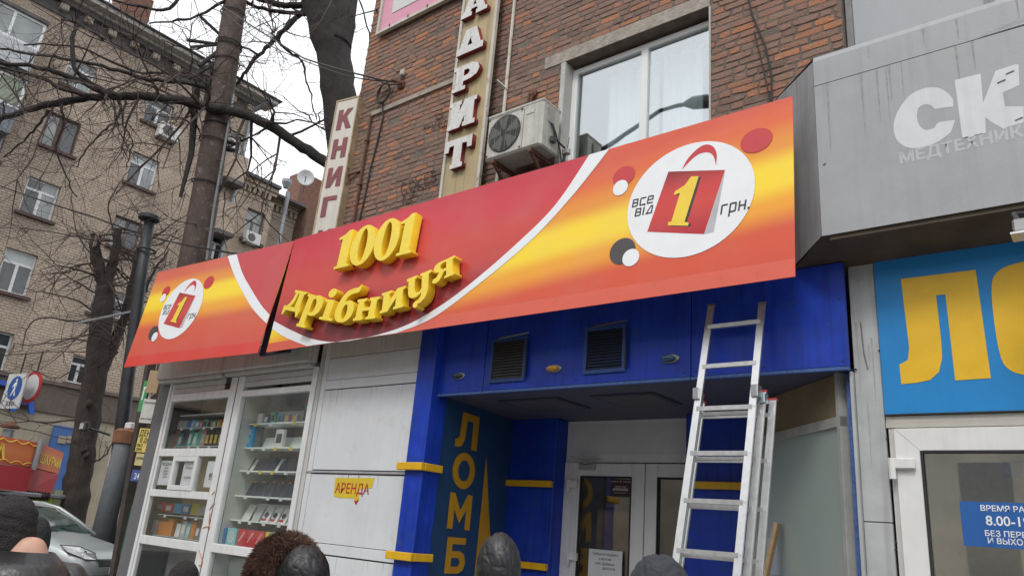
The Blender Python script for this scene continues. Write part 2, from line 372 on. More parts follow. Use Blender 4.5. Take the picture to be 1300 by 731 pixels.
for c in cand[:296]:
    vs, fs = brick_geo(br, *c[:4]); me = bpy.data.meshes.new('brick'); cx, cz = (c[0]+c[1])/2, (c[2]+c[3])/2
    me.from_pydata([(a-cx, d, e-cz) for a, d, e in vs], [], fs); me.materials.append(bmat); set_tone(me, [c[4]+br.uniform(-.04, .04) for _ in fs])
    o = link('brick', me, bb); o.location = (cx, 0, cz)
V_, F_, T_ = [], [], []
for c in cand[296:]+other:
    vs, fs = brick_geo(br, *c[:4]); n0 = len(V_); V_ += vs; F_ += [tuple(i+n0 for i in f) for f in fs]; T_ += [c[4]]*len(fs)
me = bpy.data.meshes.new('brickwork'); me.from_pydata(V_, [], F_); me.materials.append(bmat); set_tone(me, T_); link('brickwork', me, bb, kind='stuff')
print('bricks in view', len(cand), 'others', len(other))

# lintel, reveals, window 1
lin = MB(); lin.box(W1[0]-.30, W1[1]-.004, YB-.011, YB+.02, W1[3]+.004, W1[3]+.165); lin.build('lintel', conc, bb)
rv = MB(); rv.box(W1[0]-.05, W1[0]+.012, YB-.012, YB+.20, W1[2], W1[3]-.003); rv.build('reveal', mat('grey_plaster', (.42, .41, .39), .9, var=.15, bump=.4, bscale=40), bb)
rv = MB(); rv.box(W1[1]-.012, W1[1]+.006, YB-.012, YB+.20, W1[2], W1[3]-.003); rv.build('reveal', MATS['grey_plaster'], bb)
fr_white = mat('window_frame_white', (.70, .71, .71), .35, var=.03)
def window(parent, x0, x1, z0, z1, y, mull, fw=.07, m=fr_white, gm=None, name='window'):
    """frame bars butted end to end, panes set back"""
    f = MB(); f.box(x0, x0+fw, y, y+.07, z0, z1, bev=.006); f.box(x1-fw, x1, y, y+.07, z0, z1, bev=.006)
    f.box(x0+fw, x1-fw, y+.001, y+.069, z1-fw, z1, bev=.006); f.box(x0+fw, x1-fw, y+.001, y+.069, z0, z0+fw, bev=.006)
    for q in mull: f.box(q-fw*.62, q+fw*.62, y-.003, y+.066, z0+fw, z1-fw, bev=.006)
    o = f.build(name, m, parent)
    xs = [x0+fw, *mull, x1-fw]
    for i in range(len(xs)-1):
        MB().box(xs[i]+(fw*.6 if i else 0), xs[i+1]-(fw*.6 if i < len(xs)-2 else 0), y+.03, y+.036, z0+fw, z1-fw).build('pane', gm, o)
    return o
g_up = glass('sky_glass', (.86, .92, .93), .30, .012)
window(bb, W1[0]+.012, W1[1]-.012, W1[2], W1[3]-.04, YB+.14, [-3.53], gm=g_up)
rk = MB(); rk.box(W1[0], W1[1], YB+.95, YB+1.0, W1[2]-.6, W1[3]+.3); rk.build('room_wall', mat('room_wall', (.42, .47, .48), .9), bb)
curt = mat('curtain', (.72, .73, .72), .9, var=.04)
def curtain(x0, x1, y, z0, z1):
    n = int((x1-x0)/.02); b = MB(); pts = []
    for i in range(n+1):
        x = x0+(x1-x0)*i/n; pts.append((x, y+.025*math.sin(x*46+1.5*math.sin(x*11))))
    b.add([(p[0], p[1], z0) for p in pts]+[(p[0], p[1], z1) for p in pts], [(i, i+1, n+2+i, n+1+i) for i in range(n)]); return b.build('curtain', curt, bb, smooth=True)
curtain(-4.15, -3.50, YB+.42, W1[2], W1[3]-.10); curtain(-3.44, -2.98, YB+.44, W1[2], W1[3]-.08)
# window 2 above the grey canopy (dark grey metal frame)
fr_grey = mat('old_grey_frame', (.20, .20, .20), .6, var=.25, streak=.2)
window(bb, W2[0]+.01, W2[1], W2[2], W2[3], YB+.06, [-.36, .75], fw=.055, m=fr_grey, gm=glass('dusty_glass', (.55, .58, .60), .16, .05, body=((.30, .32, .33), .35)))
MB().box(W2[0]-.2, W2[1]+.2, YB+.9, YB+.95, W2[2]-.4, W2[3]+.3).build('room_wall', mat('dim_room', (.16, .17, .18), .9), bb)
curtain(-1.30, -1.02, YB+.5, W2[2], W2[3])
# sill clutter
pt = mat('dark_cloth', (.06, .055, .06), .9)

# conduit and old cement ledge on the brick face
pa, pb = onY(472, 146, 5.965), onY(574.5, 103, 5.98)
b = MB(); b.box(pa.x-.02, pb.x+.2, 5.966, 5.992, pa.z-.01, pa.z+.055); b.build('ledge', conc, bb)
pp = thing('conduit_pipe', 'rusty conduit pipe running down the brick wall beside the hanging cable loop', 'pipe', (pa.x, 5.97, 5.3))
b = MB(); b.tube([(pa.x-.02, 5.96, 5.2), (pa.x-.01, 5.96, pa.z-.02)], .02, 8); b.build('pipe', rust, pp)
for zz in (5.6, 6.2, 6.9): bx('clamp', rust, pp, pa.x-.05, pa.x+.02, 5.935, 5.985, zz, zz+.03)
# graffiti on the brick
def strokes(name, polys, fr, m, rad, parent=None, off=.022, **kw):
    b = MB()
    for pl in polys: b.tube([fr.P(x, y, off) for x, y in crom(pl, 4)], rad, 4)
    return b.build(name, m, parent, **kw)
gfr = fY(0, 0, YB)
def gp(px, py): P = onY(px, py, YB); return P.x, P.z
def zz2(x, y): return gp(420+x/3.656, 80+y/3.656)
strokes('graffiti', [[zz2(*p) for p in q] for q in (
 [(358,565),(340,560),(332,590),(340,615),(356,610),(354,592),(345,592)], [(385,545),(368,560),(372,588),(392,590),(398,565),(385,545)],
 [(402,545),(412,590)], [(428,535),(408,566),(436,582)], [(462,520),(440,530),(442,570),(466,562)], [(442,548),(460,540)], [(492,505),(474,508),(480,530),(494,535),(482,556),(468,548)],
 [(350,612),(338,655)], [(365,605),(375,630),(352,650),(366,655),(385,640)], [(395,598),(380,622),(405,612)])], gfr, mat('faded_spray', (.035, .032, .032), .9), .006)['label'] = 'large black spray tag scribbled low on the bricks above the red sign'
o = bpy.data.objects['graffiti']; o['category'] = 'graffiti'
o = strokes('graffiti', [[zz2(*p) for p in q] for q in ([(438,285),(440,310),(450,288),(455,310),(463,282)], [(474,278),(478,302),(490,300),(492,275)], [(500,272),(512,300)], [(514,270),(500,302)], [(520,285),(522,305),(538,300)],
 [(488,248),(502,240),(525,242),(520,258),(495,262)], [(540,268),(530,290),(545,300),(548,275)])], gfr, MATS['faded_spray'], .0045); tag(o, 'small faint spray tag higher on the bricks beside the vertical letters', 'graffiti')

# ------------------------------------------------------------------ pink billboard, top left of the brick wall
pinkb = thing('billboard', 'pink framed billboard with a pale grey centre high on the brick wall', 'billboard', (-7.3, 5.95, 8.75))
X0, Z0 = -8.085, 8.745; X1, Z1 = -5.6, 10.7
bx('panel', mat('pink_board', (.60, .27, .36), .6, var=.08), pinkb, X0+.05, X1, 5.93, 5.972, Z0+.05, Z1)
bx('poster', mat('pale_poster', (.52, .53, .52), .6, var=.06), pinkb, X0+.285, X1-.3, 5.922, 5.929, Z0+.29, Z1-.3)
b = MB(); b.box(X0, X1, 5.90, 5.96, Z0, Z0+.045); b.box(X0, X0+.045, 5.901, 5.961, Z0+.046, Z1); b.build('frame', rusty_white, pinkb)
for i in range(6): bx('peg', rust, pinkb, X0+.3+i*.4, X0+.32+i*.4, 5.89, 5.90, Z0+.03, Z0+.07)

# ------------------------------------------------------------------ vertical letter sign
vs = thing('vertical_sign', 'tall ochre vertical sign with white slab letters edged in dark red', 'sign', (-5.85, 5.9, 5.5))
ochre = mat('ochre_board', (.40, .315, .175), .6, var=.12, scale=3, streak=.30)
VX0, VX1 = -6.175, -5.515; VZ0, VZ1 = 5.2, 10.2
bx('board', ochre, vs, VX0+.043, VX1-.056, 5.842, 5.858, VZ0, VZ1)
b = MB(); b.box(VX0, VX0+.042, 5.825, 5.975, VZ0, VZ1); b.build('frame', rusty_white, vs)
b = MB(); b.box(VX1-.055, VX1-.012, 5.826, 5.87, VZ0, VZ1); b.build('frame', rusty_white, vs)
b = MB(); b.tube([(VX1+.145, 5.972, VZ0), (VX1+.145, 5.972, VZ1)], .022, 8); b.build('post', rusty_white, vs)
b = MB(); pA = onY(631, 102, 5.87); pB = onY(644, 114, 5.97); b.bar(pA, pB, .03, .012); b.build('brace', rusty_white, vs)
lw_ = mat('chipped_white_enamel', (.58, .575, .56), .55, var=.1, scale=14, rust=(.30, .27, .25), rustamt=.40, streak=.2); lred = mat('dark_red_edge', (.17, .012, .015), .5, var=.2)
GS = {'А': [[(0,0),(.42,0),(.42,.16),(.36,.16),(.40,.28),(.60,.28),(.64,.16),(.58,.16),(.58,0),(1,0),(1,.16),(.92,.16),(.66,1),(.34,1),(.08,.16),(0,.16)], [(.44,.42),(.5,.66),(.56,.42)]],
 'Д': [[(0,0),(1,0),(1,.26),(.9,.26),(.69,1),(.29,1),(.1,.26),(0,.26)], [(.40,.30),(.49,.62),(.58,.30)]],
 'Р': [[(0,0),(.5,0),(.5,.15),(.40,.15),(.40,.34),(.66,.36),(.88,.46),(.97,.66),(.90,.88),(.68,1),(0,1),(0,.85),(.1,.85),(.1,.15),(0,.15)], [(.40,.55),(.40,.80),(.55,.79),(.62,.68),(.55,.57)]],
 'И': [[(0,0),(.45,0),(.60,.40),(.60,.16),(.55,.16),(.55,0),(1,0),(1,.16),(.92,.16),(.92,.84),(1,.84),(1,1),(.56,1),(.40,.62),(.40,.84),(.45,.84),(.45,1),(0,1),(0,.84),(.08,.84),(.08,.16),(0,.16)]],
 'Т': [[(.28,0),(.72,0),(.72,.15),(.65,.15),(.65,.80),(.82,.78),(.84,.60),(1,.60),(1,1),(0,1),(0,.60),(.16,.60),(.18,.78),(.35,.80),(.35,.15),(.28,.15)]]}
def z1v(x, y): return 560+x/3.18, y/3.18
for ch, bl, tr in (('Т', (55, 680), (156, 528)), ('И', (46, 526), (176, 368)), ('Р', (68, 372), (182, 226)), ('Д', (80, 226), (205, 76)), ('А', (98, 76), (216, -74))):
    A = onY(*z1v(*bl), 5.78); B = onY(*z1v(*tr), 5.78); cx = -5.885
    wd, hh = .46, B.z-A.z
    if ch == 'Т': wd = .455
    z0 = A.z+.0
    shape('letter', GS[ch], fY(cx-wd/2, z0, 5.842), (lw_, lred), vs, off=.002, ext=.07, su=wd, sv=hh*.97)

# ------------------------------------------------------------------ narrow KNYG sign at the corner
K0, K1 = onY(424, 129.5, 5.80), onY(448, 121.7, 5.86)
L0, L1 = onY(398, 290, 5.80), onY(432, 283, 5.86)
kf_u = V3((K1.x-K0.x, .07, 0)).normalized()
kn = thing('corner_sign', 'narrow cream box sign with peeling maroon letters hung off the wall corner', 'sign', (L0.x, L0.y, 4.9))
KF = Frame(L0, kf_u, K0-L0)
kw = .435; kh = (K0-L0).length
cream = mat('cream_sheet', (.56, .52, .46), .6, var=.06, streak=.12)
rust_edge = mat('rusty_cream_edge', (.38, .30, .19), .7, var=.25, rust=(.20, .12, .06), rustamt=.44, scale=4)
def fbox(b, fr, a0, a1, b0, b1, c0, c1):
    q = lambda c: [fr.P(a0, b0, c), fr.P(a1, b0, c), fr.P(a1, b1, c), fr.P(a0, b1, c)]
    return b.hexa(q(c0)[::-1], q(c1)[::-1])
b = MB(); fbox(b, KF, .014, kw-.014, -.55, kh-.012, -.10, -.004); b.build('face', cream, kn)
b = MB(); fbox(b, KF, 0, .02, -.55, kh, -.12, .006); fbox(b, KF, kw-.02, kw, -.55, kh, -.12, .006); fbox(b, KF, .021, kw-.021, kh-.02, kh, -.12, .006); b.build('frame', rust_edge, kn)
maroon = mat('peeling_maroon', (.20, .060, .065), .7, var=.2, rust=(.36, .20, .06), rustamt=.36, scale=10)
def zk(x, y): return 350+x/3.846, 110+y/3.846
GK = {'К': [[(0,0),(.34,0),(.34,.36),(.42,.44),(.68,0),(1.06,0),(.64,.62),(1.02,1),(.62,1),(.34,.66),(.34,1),(0,1)]], 'Н': [[(0,0),(.34,0),(.34,.40),(.66,.40),(.66,0),(1,0),(1,1),(.66,1),(.66,.62),(.34,.62),(.34,1),(0,1)]],
      'И': [[(0,0),(.32,0),(.68,.52),(.68,0),(1,0),(1,1),(.68,1),(.32,.48),(.32,1),(0,1)]], 'Г': [[(0,0),(.36,0),(.36,.78),(.95,.78),(.95,1),(0,1)]]}
for ch, bl, tr in (('К', (272, 220), (352, 108)), ('Н', (248, 360), (325, 252)), ('И', (222, 500), (300, 392)), ('Г', (208, 640), (268, 535)), ('И', (180, 770), (255, 690))):
    u0, v0 = KF.uv(*zk(*bl)); u1, v1 = KF.uv(*zk(*tr)); hh = v1-v0
    if ch == 'И' and bl[1] > 700: u0, v0, hh = .10, v1-.38, .36
    shape('letter', GK[ch], KF, maroon, kn, off=.003, at=(max(.085, u0), v0), su=.27, sv=abs(hh), shear=0)
b = MB(); P0 = KF.P(kw-.01, (KF.uv(431, 222)[1]), -.05); b.tube([P0, onY(458, 217, 5.99)], .018, 6); P1 = KF.P(kw-.01, kh-.05, -.05); b.tube([P1, onY(458, 119, 5.99)], .02, 6); b.build('bracket', rust, kn)

# ------------------------------------------------------------------ big air conditioner by the window
ac = thing('air_conditioner', 'large dirty air conditioner unit on brackets beside the white wall window', 'air conditioner', (-4.85, 5.6, 5.6))
acw = mat('grimy_cream_metal', (.46, .45, .40), .5, var=.14, scale=9, streak=.30, bump=.04)
A0, A1, AZ0, AZ1, AY0, AY1 = -5.235, -4.44, 5.665, 6.235, 5.575, 5.90
bx('casing', acw, ac, A0, A1, AY0, AY1, AZ0, AZ1, bev=.018)
b = MB(); b.box(A0-.006, A1+.006, AY0-.006, AY1+.006, AZ1-.03, AZ1+.012, bev=.012); b.build('top_lid', acw, ac)
fx, fz, fr_ = A0+.265, AZ0+.285, .232
b = MB(); vs_, fs_ = [], []
b.lathe([(fr_, 0), (fr_, .004), (fr_-.004, .006)], 40, Matrix.Translation(V3((fx, AY0-.002, fz))) @ Matrix.Rotation(R_(90), 4, 'X'))
fan = b.build('fan_recess', mat('fan_dark', (.035, .035, .034), .8, var=.3), ac)
b = MB()
for k in range(5):
    a = k*2*math.pi/5
    for q in range(4):
        r0, r1 = .05+.042*q, .05+.042*(q+1)
        P = lambda r, da, dy: (fx+r*math.cos(a+da), AY0-.012+dy, fz+r*math.sin(a+da))
        b.quad(P(r0, 0, 0), P(r1, .06, 0), P(r1, .75, .003), P(r0, .8, .003))
b.build('fan_blade', mat('fan_grey', (.10, .10, .098), .6), ac)
b = MB()
for r in (.05, .10, .15, .19, .225): b.tube([(fx+r*math.cos(t*math.pi/16), AY0-.022, fz+r*math.sin(t*math.pi/16)) for t in range(33)], .0014, 4, cap=False)
for k in range(6):
    x = fx-.19+.076*k; h_ = math.sqrt(max(.001, .228**2-(x-fx)**2)); b.tube([(x, AY0-.026, fz-h_), (x, AY0-.026, fz+h_)], .003, 4)
b.build('grille', mat('grille_wire', (.13, .13, .125), .5), ac)
b = MB(); b.box(fx-.255, fx+.255, AY0-.004, AY0-.0005, fz+.245, fz+.252); b.box(fx+.262, fx+.268, AY0-.004, AY0-.0005, AZ0+.03, AZ1-.05); b.box(A0+.02, A1-.03, AY0-.004, AY0-.0005, AZ0+.022, AZ0+.028); b.build('seam', mat('seam_grey', (.2, .2, .18), .7), ac)
for x in (fx-.235, fx+.235):
    for zq in (fz-.235, fz+.235): b = MB(); b.lathe([(.012, 0), (.012, .006)], 8, Matrix.Translation(V3((x, AY0-.001, zq))) @ Matrix.Rotation(R_(90), 4, 'X')); b.build('screw', rust, ac)
bx('label_plate', mat('faded_label', (.50, .47, .44), .6), ac, fx+.30, A1-.12, AY0-.006, AY0-.001, AZ1-.14, AZ1-.09)
bx('side_cover', mat('side_cover_grey', (.33, .32, .29), .6, var=.2), ac, A1+.0065, A1+.014, AY0+.09, AY0+.20, AZ1-.24, AZ1-.06)  # cover in a darker grey than the casing
b = MB(); b.tube([(A1+.01, AY0+.16, AZ1-.24), (A1+.03, AY0+.17, AZ0+.26), (A1+.035, AY0+.2, AZ0+.15), (A1+.05, AY1+.05, AZ0+.12)], .012, 6); b.tube([(A1+.01, AY0+.18, AZ1-.24), (A1+.02, AY0+.24, AZ0+.22), (A1+.04, AY1-.02, AZ0+.05), (A1+.05, AY1+.05, AZ0-.25)], .009, 6); b.build('cable', black, ac)
b = MB(); b.box(A1+.012, A1+.05, AY0+.13, AY0+.21, AZ0+.09, AZ0+.16, bev=.008); b.build('valve', dkgrey, ac)
for x in (A0+.10, A1-.17):
    b = MB(); b.box(x, x+.04, AY0+.0, YB, AZ0-.045, AZ0-.003); b.bar((x+.02, AY0+.03, AZ0-.03), (x+.02, YB-.01, AZ0-.36), .03, .03, up=(1, 0, 0)); b.box(x, x+.04, YB-.03, YB-.004, AZ0-.42, AZ0-.05); b.build('bracket', rust, ac)
b = MB(); [b.tube([(x, 5.955, 6.2), (x+.005, 5.955, 6.62), (x+.03, 5.985, 6.66)], .016, 7) for x in (-4.985, -4.94)]; b.build('pipe', rust, ac)
MB().lathe([(.02, 0), (.06, .01), (.065, .04), (.03, .06)], 9, Matrix.Translation(V3((-4.93, 5.995, 6.68))) @ Matrix.Rotation(R_(90), 4, 'X')).build('pipe_seal', rust, ac)
wa = thing('cable_bracket', 'small metal cable clamp sticking out of the window reveal beside the air conditioner', 'bracket', (-4.42, 5.95, 5.72))
b = MB(); b.box(-4.42, -4.33, 5.93, 5.99, 5.70, 5.77, bev=.01); b.build('clamp', mat('galvanised', (.42, .41, .38), .5, .6, var=.2), wa)
b = MB(); b.tube([(-4.34, 5.93, 5.76), (-4.27, 5.86, 5.84)], .003, 4); b.tube([(-4.34, 5.93, 5.72), (-4.29, 5.85, 5.66)], .003, 4); b.tube([(-4.40, 5.96, 5.70), (-4.42, 5.975, 5.2)], .02, 6); b.build('wire', dkgrey, wa)

# ------------------------------------------------------------------ grey canopy box with ghost lettering
cn = thing('grey_canopy', 'grey metal fascia box with pale ghost letters over the right hand door', 'canopy', (0, 5.7, 4))
CX, CY, CZ0, CZ1 = -1.583, 5.52, 4.028, 5.64
canm = mat('brushed_grey_sheet', (.305, .312, .323), .55, .1, var=.08, scale=3, streak=.09, bump=.05, bscale=60)
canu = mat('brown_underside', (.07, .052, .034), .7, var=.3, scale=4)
XE = 2.2
b = MB(); b.quad((CX, CY, CZ0), (XE, CY, CZ0), (XE, CY, 5.352), (CX, CY, 5.352)); b.build('front_panel', canm, cn)
b = MB(); b.box(CX, XE, CY+.004, CY+.02, 5.351, 5.359); b.build('joint', dark_gap, cn)
b = MB(); b.quad((CX, CY, 5.358), (XE, CY, 5.358), (XE, CY, CZ1-.05), (CX, CY, CZ1-.05)); b.quad((CX, CY, CZ1-.05), (XE, CY, CZ1-.05), (XE, CY+.02, CZ1), (CX, CY+.02, CZ1)); b.quad((CX, CY+.02, CZ1), (XE, CY+.02, CZ1), (XE, 6.0, CZ1+.01), (CX-.5, 6.0, CZ1+.01)); b.build('top_panel', canm, cn)
b = MB(); b.quad((CX-.002, CY, CZ0), (CX-.002, CY, CZ1-.05), (CX-.5, YB, CZ1-.0), (CX-.45, YB-.04, 3.91)); b.build('side_panel', mat('streaked_zinc', (.30, .305, .315), .55, .15, var=.10, streak=.25), cn)  # angled end of the box in streaked zinc grey
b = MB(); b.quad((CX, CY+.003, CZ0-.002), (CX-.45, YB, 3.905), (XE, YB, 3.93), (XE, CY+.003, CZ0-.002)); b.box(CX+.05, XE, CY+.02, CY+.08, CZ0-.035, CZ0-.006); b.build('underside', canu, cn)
b = MB()
for i in range(2): pass
b.quad((-.45, CY-.004, 5.362), (XE, CY-.03, 5.375), (XE, CY-.03, 5.42), (-.2, CY-.02, 5.40)); b.build('peeled_strip', mat('pale_tape', (.55, .56, .57), .6), cn)
ghost = mat('pale_letter_ghost', (.57, .58, .595), .55, var=.06, streak=.08)
def zc(x, y): P = onY(1000+x/2.2167, y/2.2152, CY); return P.x, P.z
cf = fY(0, 0, CY)
cloop = crom([zc(*p) for p in ((466, 300),(462, 275),(430, 250),(390, 248),(345, 268),(312, 310),(298, 355),(308, 395),(340, 416),(385, 414),(425, 398),(460, 372))], 5)
cin = crom([zc(*p) for p in ((472, 338),(425, 345),(412, 360),(390, 366),(372, 355),(364, 330),(368, 306),(382, 296),(400, 296),(414, 308))], 5)
shape('letter', [cloop+cin], cf, ghost, cn, off=.0012)
shape('letter', [[zc(*p) for p in ((470, 226),(543, 208),(550, 290),(585, 200),(640, 182),(650, 182),(652, 240),(605, 262),(612, 300),(664, 300),(664, 345),(605, 362),(570, 342),(556, 330),(558, 374),(492, 392))]], cf, ghost, cn, off=.0012)
q0, q1 = zc(306, 470), zc(655, 392)
text('lettering', 'МЕДТЕХНИКИ', cf, (q0[0]+.02, q0[1]+.02), .088, mat('faint_letter_ghost', (.42, .43, .44), .55, var=.08, scale=9), cn, off=.0012, bold=.03, xs=1.0, rot=.012)
for i, (x, y, l) in enumerate(((614, 210, .05), (590, 235, .05), (640, 340, .045), (100, 465, .02))):
    c = zc(x, y); b = MB(); b.bar((c[0], CY-.004, c[1]), (c[0]+l, CY-.004, c[1]+.012), .006, .004); b.build('scratch', dkgrey, cn)
# floodlight hanging at the right edge
fl = thing('floodlight', 'small dark floodlight clamped under the grey canopy edge at right', 'lamp', (-.3, 5.5, 4.1))
P = onY(1300, 285, 5.35)
b = MB(); b.box(P.x-.06, P.x+.14, 5.30, 5.42, P.z-.06, P.z+.03, bev=.012); b.build('housing', mat('lamp_metal', (.33, .33, .33), .35, .7, var=.1), fl)
b = MB(); b.box(P.x-.075, P.x+.155, 5.29, 5.44, P.z-.075, P.z-.062); b.build('rim', alu, fl)
b = MB(); b.tube([(P.x-.03, 5.36, P.z+.03), (P.x-.05, 5.42, P.z+.11), (P.x+.0, 5.51, P.z+.14), (P.x+.12, 5.5, P.z+.10)], .018, 6); b.build('arm', dkgrey, fl)

# ------------------------------------------------------------------ the long red and yellow shop sign (two printed panels + raised letters)
SO = onY(338, 447, 5.35); SF = Frame(SO, (1, 0, 0), (0, .069, .9976)); SW, SH = 6.783, 1.622
sg = thing('shop_sign', 'long red and yellow shop sign with raised yellow letters over the shop front', 'sign', (-5, 5.5, 3.6))
def print_mat(name, stops, axis_o, axis_v, H, tilt_u=None, k=0., rough=.28, lat=None):
    """printed film: colour ramp up the board (object space), optional slant, a little dust"""
    m = bpy.data.materials.new(name); m.use_nodes = True; t = m.node_tree; L = t.links; p = t.nodes['Principled BSDF']; p.inputs['Roughness'].default_value = rough; p.inputs['Specular IOR Level'].default_value = .36
    gm = N(t, 'ShaderNodeTexCoord'); sub = N(t, 'ShaderNodeVectorMath', operation='SUBTRACT'); sub.inputs[1].default_value = axis_o; L.new(gm.outputs['Object'], sub.inputs[0])
    dv = N(t, 'ShaderNodeVectorMath', operation='DOT_PRODUCT'); dv.inputs[1].default_value = (V3(axis_v)/H+(V3(tilt_u)*k if tilt_u is not None else V3((0, 0, 0)))); L.new(sub.outputs[0], dv.inputs[0])
    cr = N(t, 'ShaderNodeValToRGB'); e = cr.color_ramp.elements; cr.color_ramp.interpolation = 'EASE'
    e[0].position = stops[0][0]; e[0].color = (*stops[0][1], 1); e[1].position = stops[-1][0]; e[1].color = (*stops[-1][1], 1)
    for a, c in stops[1:-1]: x = e.new(a); x.color = (*c, 1)
    L.new(dv.outputs['Value'], cr.inputs[0])
    n = N(t, 'ShaderNodeTexNoise'); n.inputs['Scale'].default_value = 2.2; n.inputs['Detail'].default_value = 8; L.new(gm.outputs['Object'], n.inputs['Vector'])
    mr = N(t, 'ShaderNodeMapRange'); mr.inputs[1].default_value = .45; mr.inputs[2].default_value = .8; mr.inputs[4].default_value = .10; L.new(n.outputs[0], mr.inputs[0])
    mi = N(t, 'ShaderNodeMix', data_type='RGBA'); L.new(mr.outputs[0], mi.inputs['Factor']); L.new(cr.outputs[0], mi.inputs['A']); mi.inputs['B'].default_value = (.45, .40, .36, 1); L.new(mi.outputs['Result'], p.inputs['Base Color'])
    n2 = N(t, 'ShaderNodeTexNoise'); n2.inputs['Scale'].default_value = 1.1; n2.inputs['Detail'].default_value = 2; L.new(gm.outputs['Object'], n2.inputs['Vector'])
    bp = N(t, 'ShaderNodeBump'); bp.inputs['Strength'].default_value = .12; bp.inputs['Distance'].default_value = .05; L.new(n2.outputs[0], bp.inputs['Height']); L.new(bp.outputs[0], p.inputs['Normal'])
    r = N(t, 'ShaderNodeMapRange'); r.inputs[3].default_value = rough-.06; r.inputs[4].default_value = rough+.22; L.new(n.outputs[0], r.inputs[0]); L.new(r.outputs[0], p.inputs['Roughness'])
    return m
OR = (.68, .125, .045); RO = (.62, .08, .040); YE = (.88, .63, .030); OY = (.80, .34, .026)
stops = [(0, (.60, .074, .040)), (.25, (.62, .085, .038)), (.40, OY), (.52, YE), (.60, YE), (.73, (.74, .27, .032)), (.90, OR), (1, (.62, .09, .045))]
m_main = print_mat('sunset_print', stops, SO-SF.v*(.345*SH), SF.v, SH, SF.u, -.052)
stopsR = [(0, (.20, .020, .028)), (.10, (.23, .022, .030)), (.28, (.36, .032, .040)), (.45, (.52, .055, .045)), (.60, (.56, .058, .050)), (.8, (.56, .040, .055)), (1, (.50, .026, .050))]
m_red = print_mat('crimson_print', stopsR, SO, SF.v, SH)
film_white = mat('white_film', (.74, .75, .77), .3, var=.03)
film_red = mat('red_film', (.50, .026, .032), .35, var=.08); film_black = mat('charcoal_film', (.05, .044, .046), .4); film_yel = mat('yellow_print', (.78, .55, .035), .35, var=.05); film_grey = mat('grey_film', (.42, .42, .43), .4)
back_steel = mat('sign_back', (.12, .13, .2), .6, var=.2)
def panel(fr, a0, a1, H, m, parent):
    b = MB(); fbox(b, fr, a0, a1, 0, H, -.006, 0); b.build('panel', m, parent)
    b = MB()
    for v in (.12, H/2, H-.12): fbox(b, fr, a0+.05, a1-.05, v-.02, v+.02, -.05, -.0065)
    n = max(2, int((a1-a0)/1.3))
    for i in range(n+1):
        u = a0+.08+(a1-a0-.16)*i/n; fbox(b, fr, u-.015, u+.015, .1, H-.1, -.09, -.0505)
    b.build('back_frame', back_steel, parent)
panel(SF, 0, SW, SH, m_main, sg)
shape('lower_strip', [[(.0, 0), (SW, 0), (SW, .15), (.0, .12)]], SF, mat('strip_orange', (.62, .098, .055), .3, var=.05), sg, off=.0012)  # flat strip along the bottom edge, slightly lighter orange
# white sweeping band and the crimson field above it
inner = crom([(-.0, .43), (.444, .256), (.925, .092), (1.42, .004), (1.96, .004), (2.547, .072), (3.02, .225), (3.48, .455), (4.02, .80), (4.45, 1.14), (4.80, SH-.002)], 8)
outer = crom([(-.0, .318), (.30, .19), (.60, .085), (.86, .004)], 6)+crom([(2.45, .004), (2.97, .115), (3.50, .375), (4.17, .78), (4.64, 1.19), (5.03, SH-.002)], 8)
shape('arc_band', [[(max(.004, x), y) for x, y in inner]+[(max(.004, x), y) for x, y in outer[::-1]]], SF, film_white, sg, off=.004)
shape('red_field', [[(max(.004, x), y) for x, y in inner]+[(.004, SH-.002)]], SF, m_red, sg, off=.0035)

def emblem(fr, cx, cy, k, parent, red_gr):
    """white disc with the carrier bag, its 1, small words and the dots round it"""
    T = lambda q: [(cx+(x-5.88)*k, cy+(y-.872)*k) for x, y in q]
    S = lambda nm, lp, m, off, bold=0.: shape(nm, [T(l) for l in lp], fr, m, parent, off=off, bold=bold)
    S('disc', [ell(5.88, .872, .592, .552, 72)], film_white, .0042)
    S('dot', [ell(6.48, 1.28, .137, .115, 40)], film_red, .0046)
    S('dot', [ell(5.215, 1.268, .118, .105, 40)], film_red, .0046); S('dot', [ell(5.19, 1.15, .08, .08, 36)], film_white, .0052)
    S('dot', [ell(5.265, .485, .132, .128, 40)], film_black, .0046); S('dot', [ell(5.357, .405, .085, .084, 36)], film_white, .0052)
    S('bag', [[(5.68, 1.192), (6.213, 1.068), (6.042, .497), (5.504, .628)]], red_gr, .005)
    S('bag_side', [[(6.215, 1.066), (6.128, .500), (6.044, .498)]], film_grey, .005)
    S('bag_handle', [crom([(5.812, 1.175), (5.86, 1.27), (5.95, 1.35), (6.03, 1.372), (6.10, 1.33), (6.135, 1.24), (6.13, 1.13)], 6)+crom([(6.13, 1.13), (6.11, 1.22), (6.07, 1.275), (6.0, 1.295), (5.93, 1.275), (5.86, 1.22), (5.812, 1.175)], 6)], film_red, .005)
    one = [(5.705, .650), (5.895, .606), (5.898, .635), (5.860, .650), (5.975, 1.068), (5.905, 1.084), (5.845, 1.01), (5.755, .972), (5.745, .938), (5.805, .945), (5.735, .678), (5.705, .682)]
    S('numeral_shadow', [[(x+.022, y-.014) for x, y in one]], ink, .0054); S('numeral', [one], film_yel, .0058)
    def word(w_, at, xh, xs):
        lps, x = [], 0
        for c in w_:
            g_ = TECH[c]; lps += [[((x+p)*xh*xs+q*xh*.12, q*xh) for p, q in l] for l in g_]; x += TW[c]+.28
        lps = [[(at[0]+p, at[1]+q) for p, q in l] for l in lps]; S('word', lps, ink, .005, .0016)
    word('все', (5.330, .908), .080, .80); word('від', (5.365, .806), .080, .82); word('грн.', (6.180, .650), .088, .76)

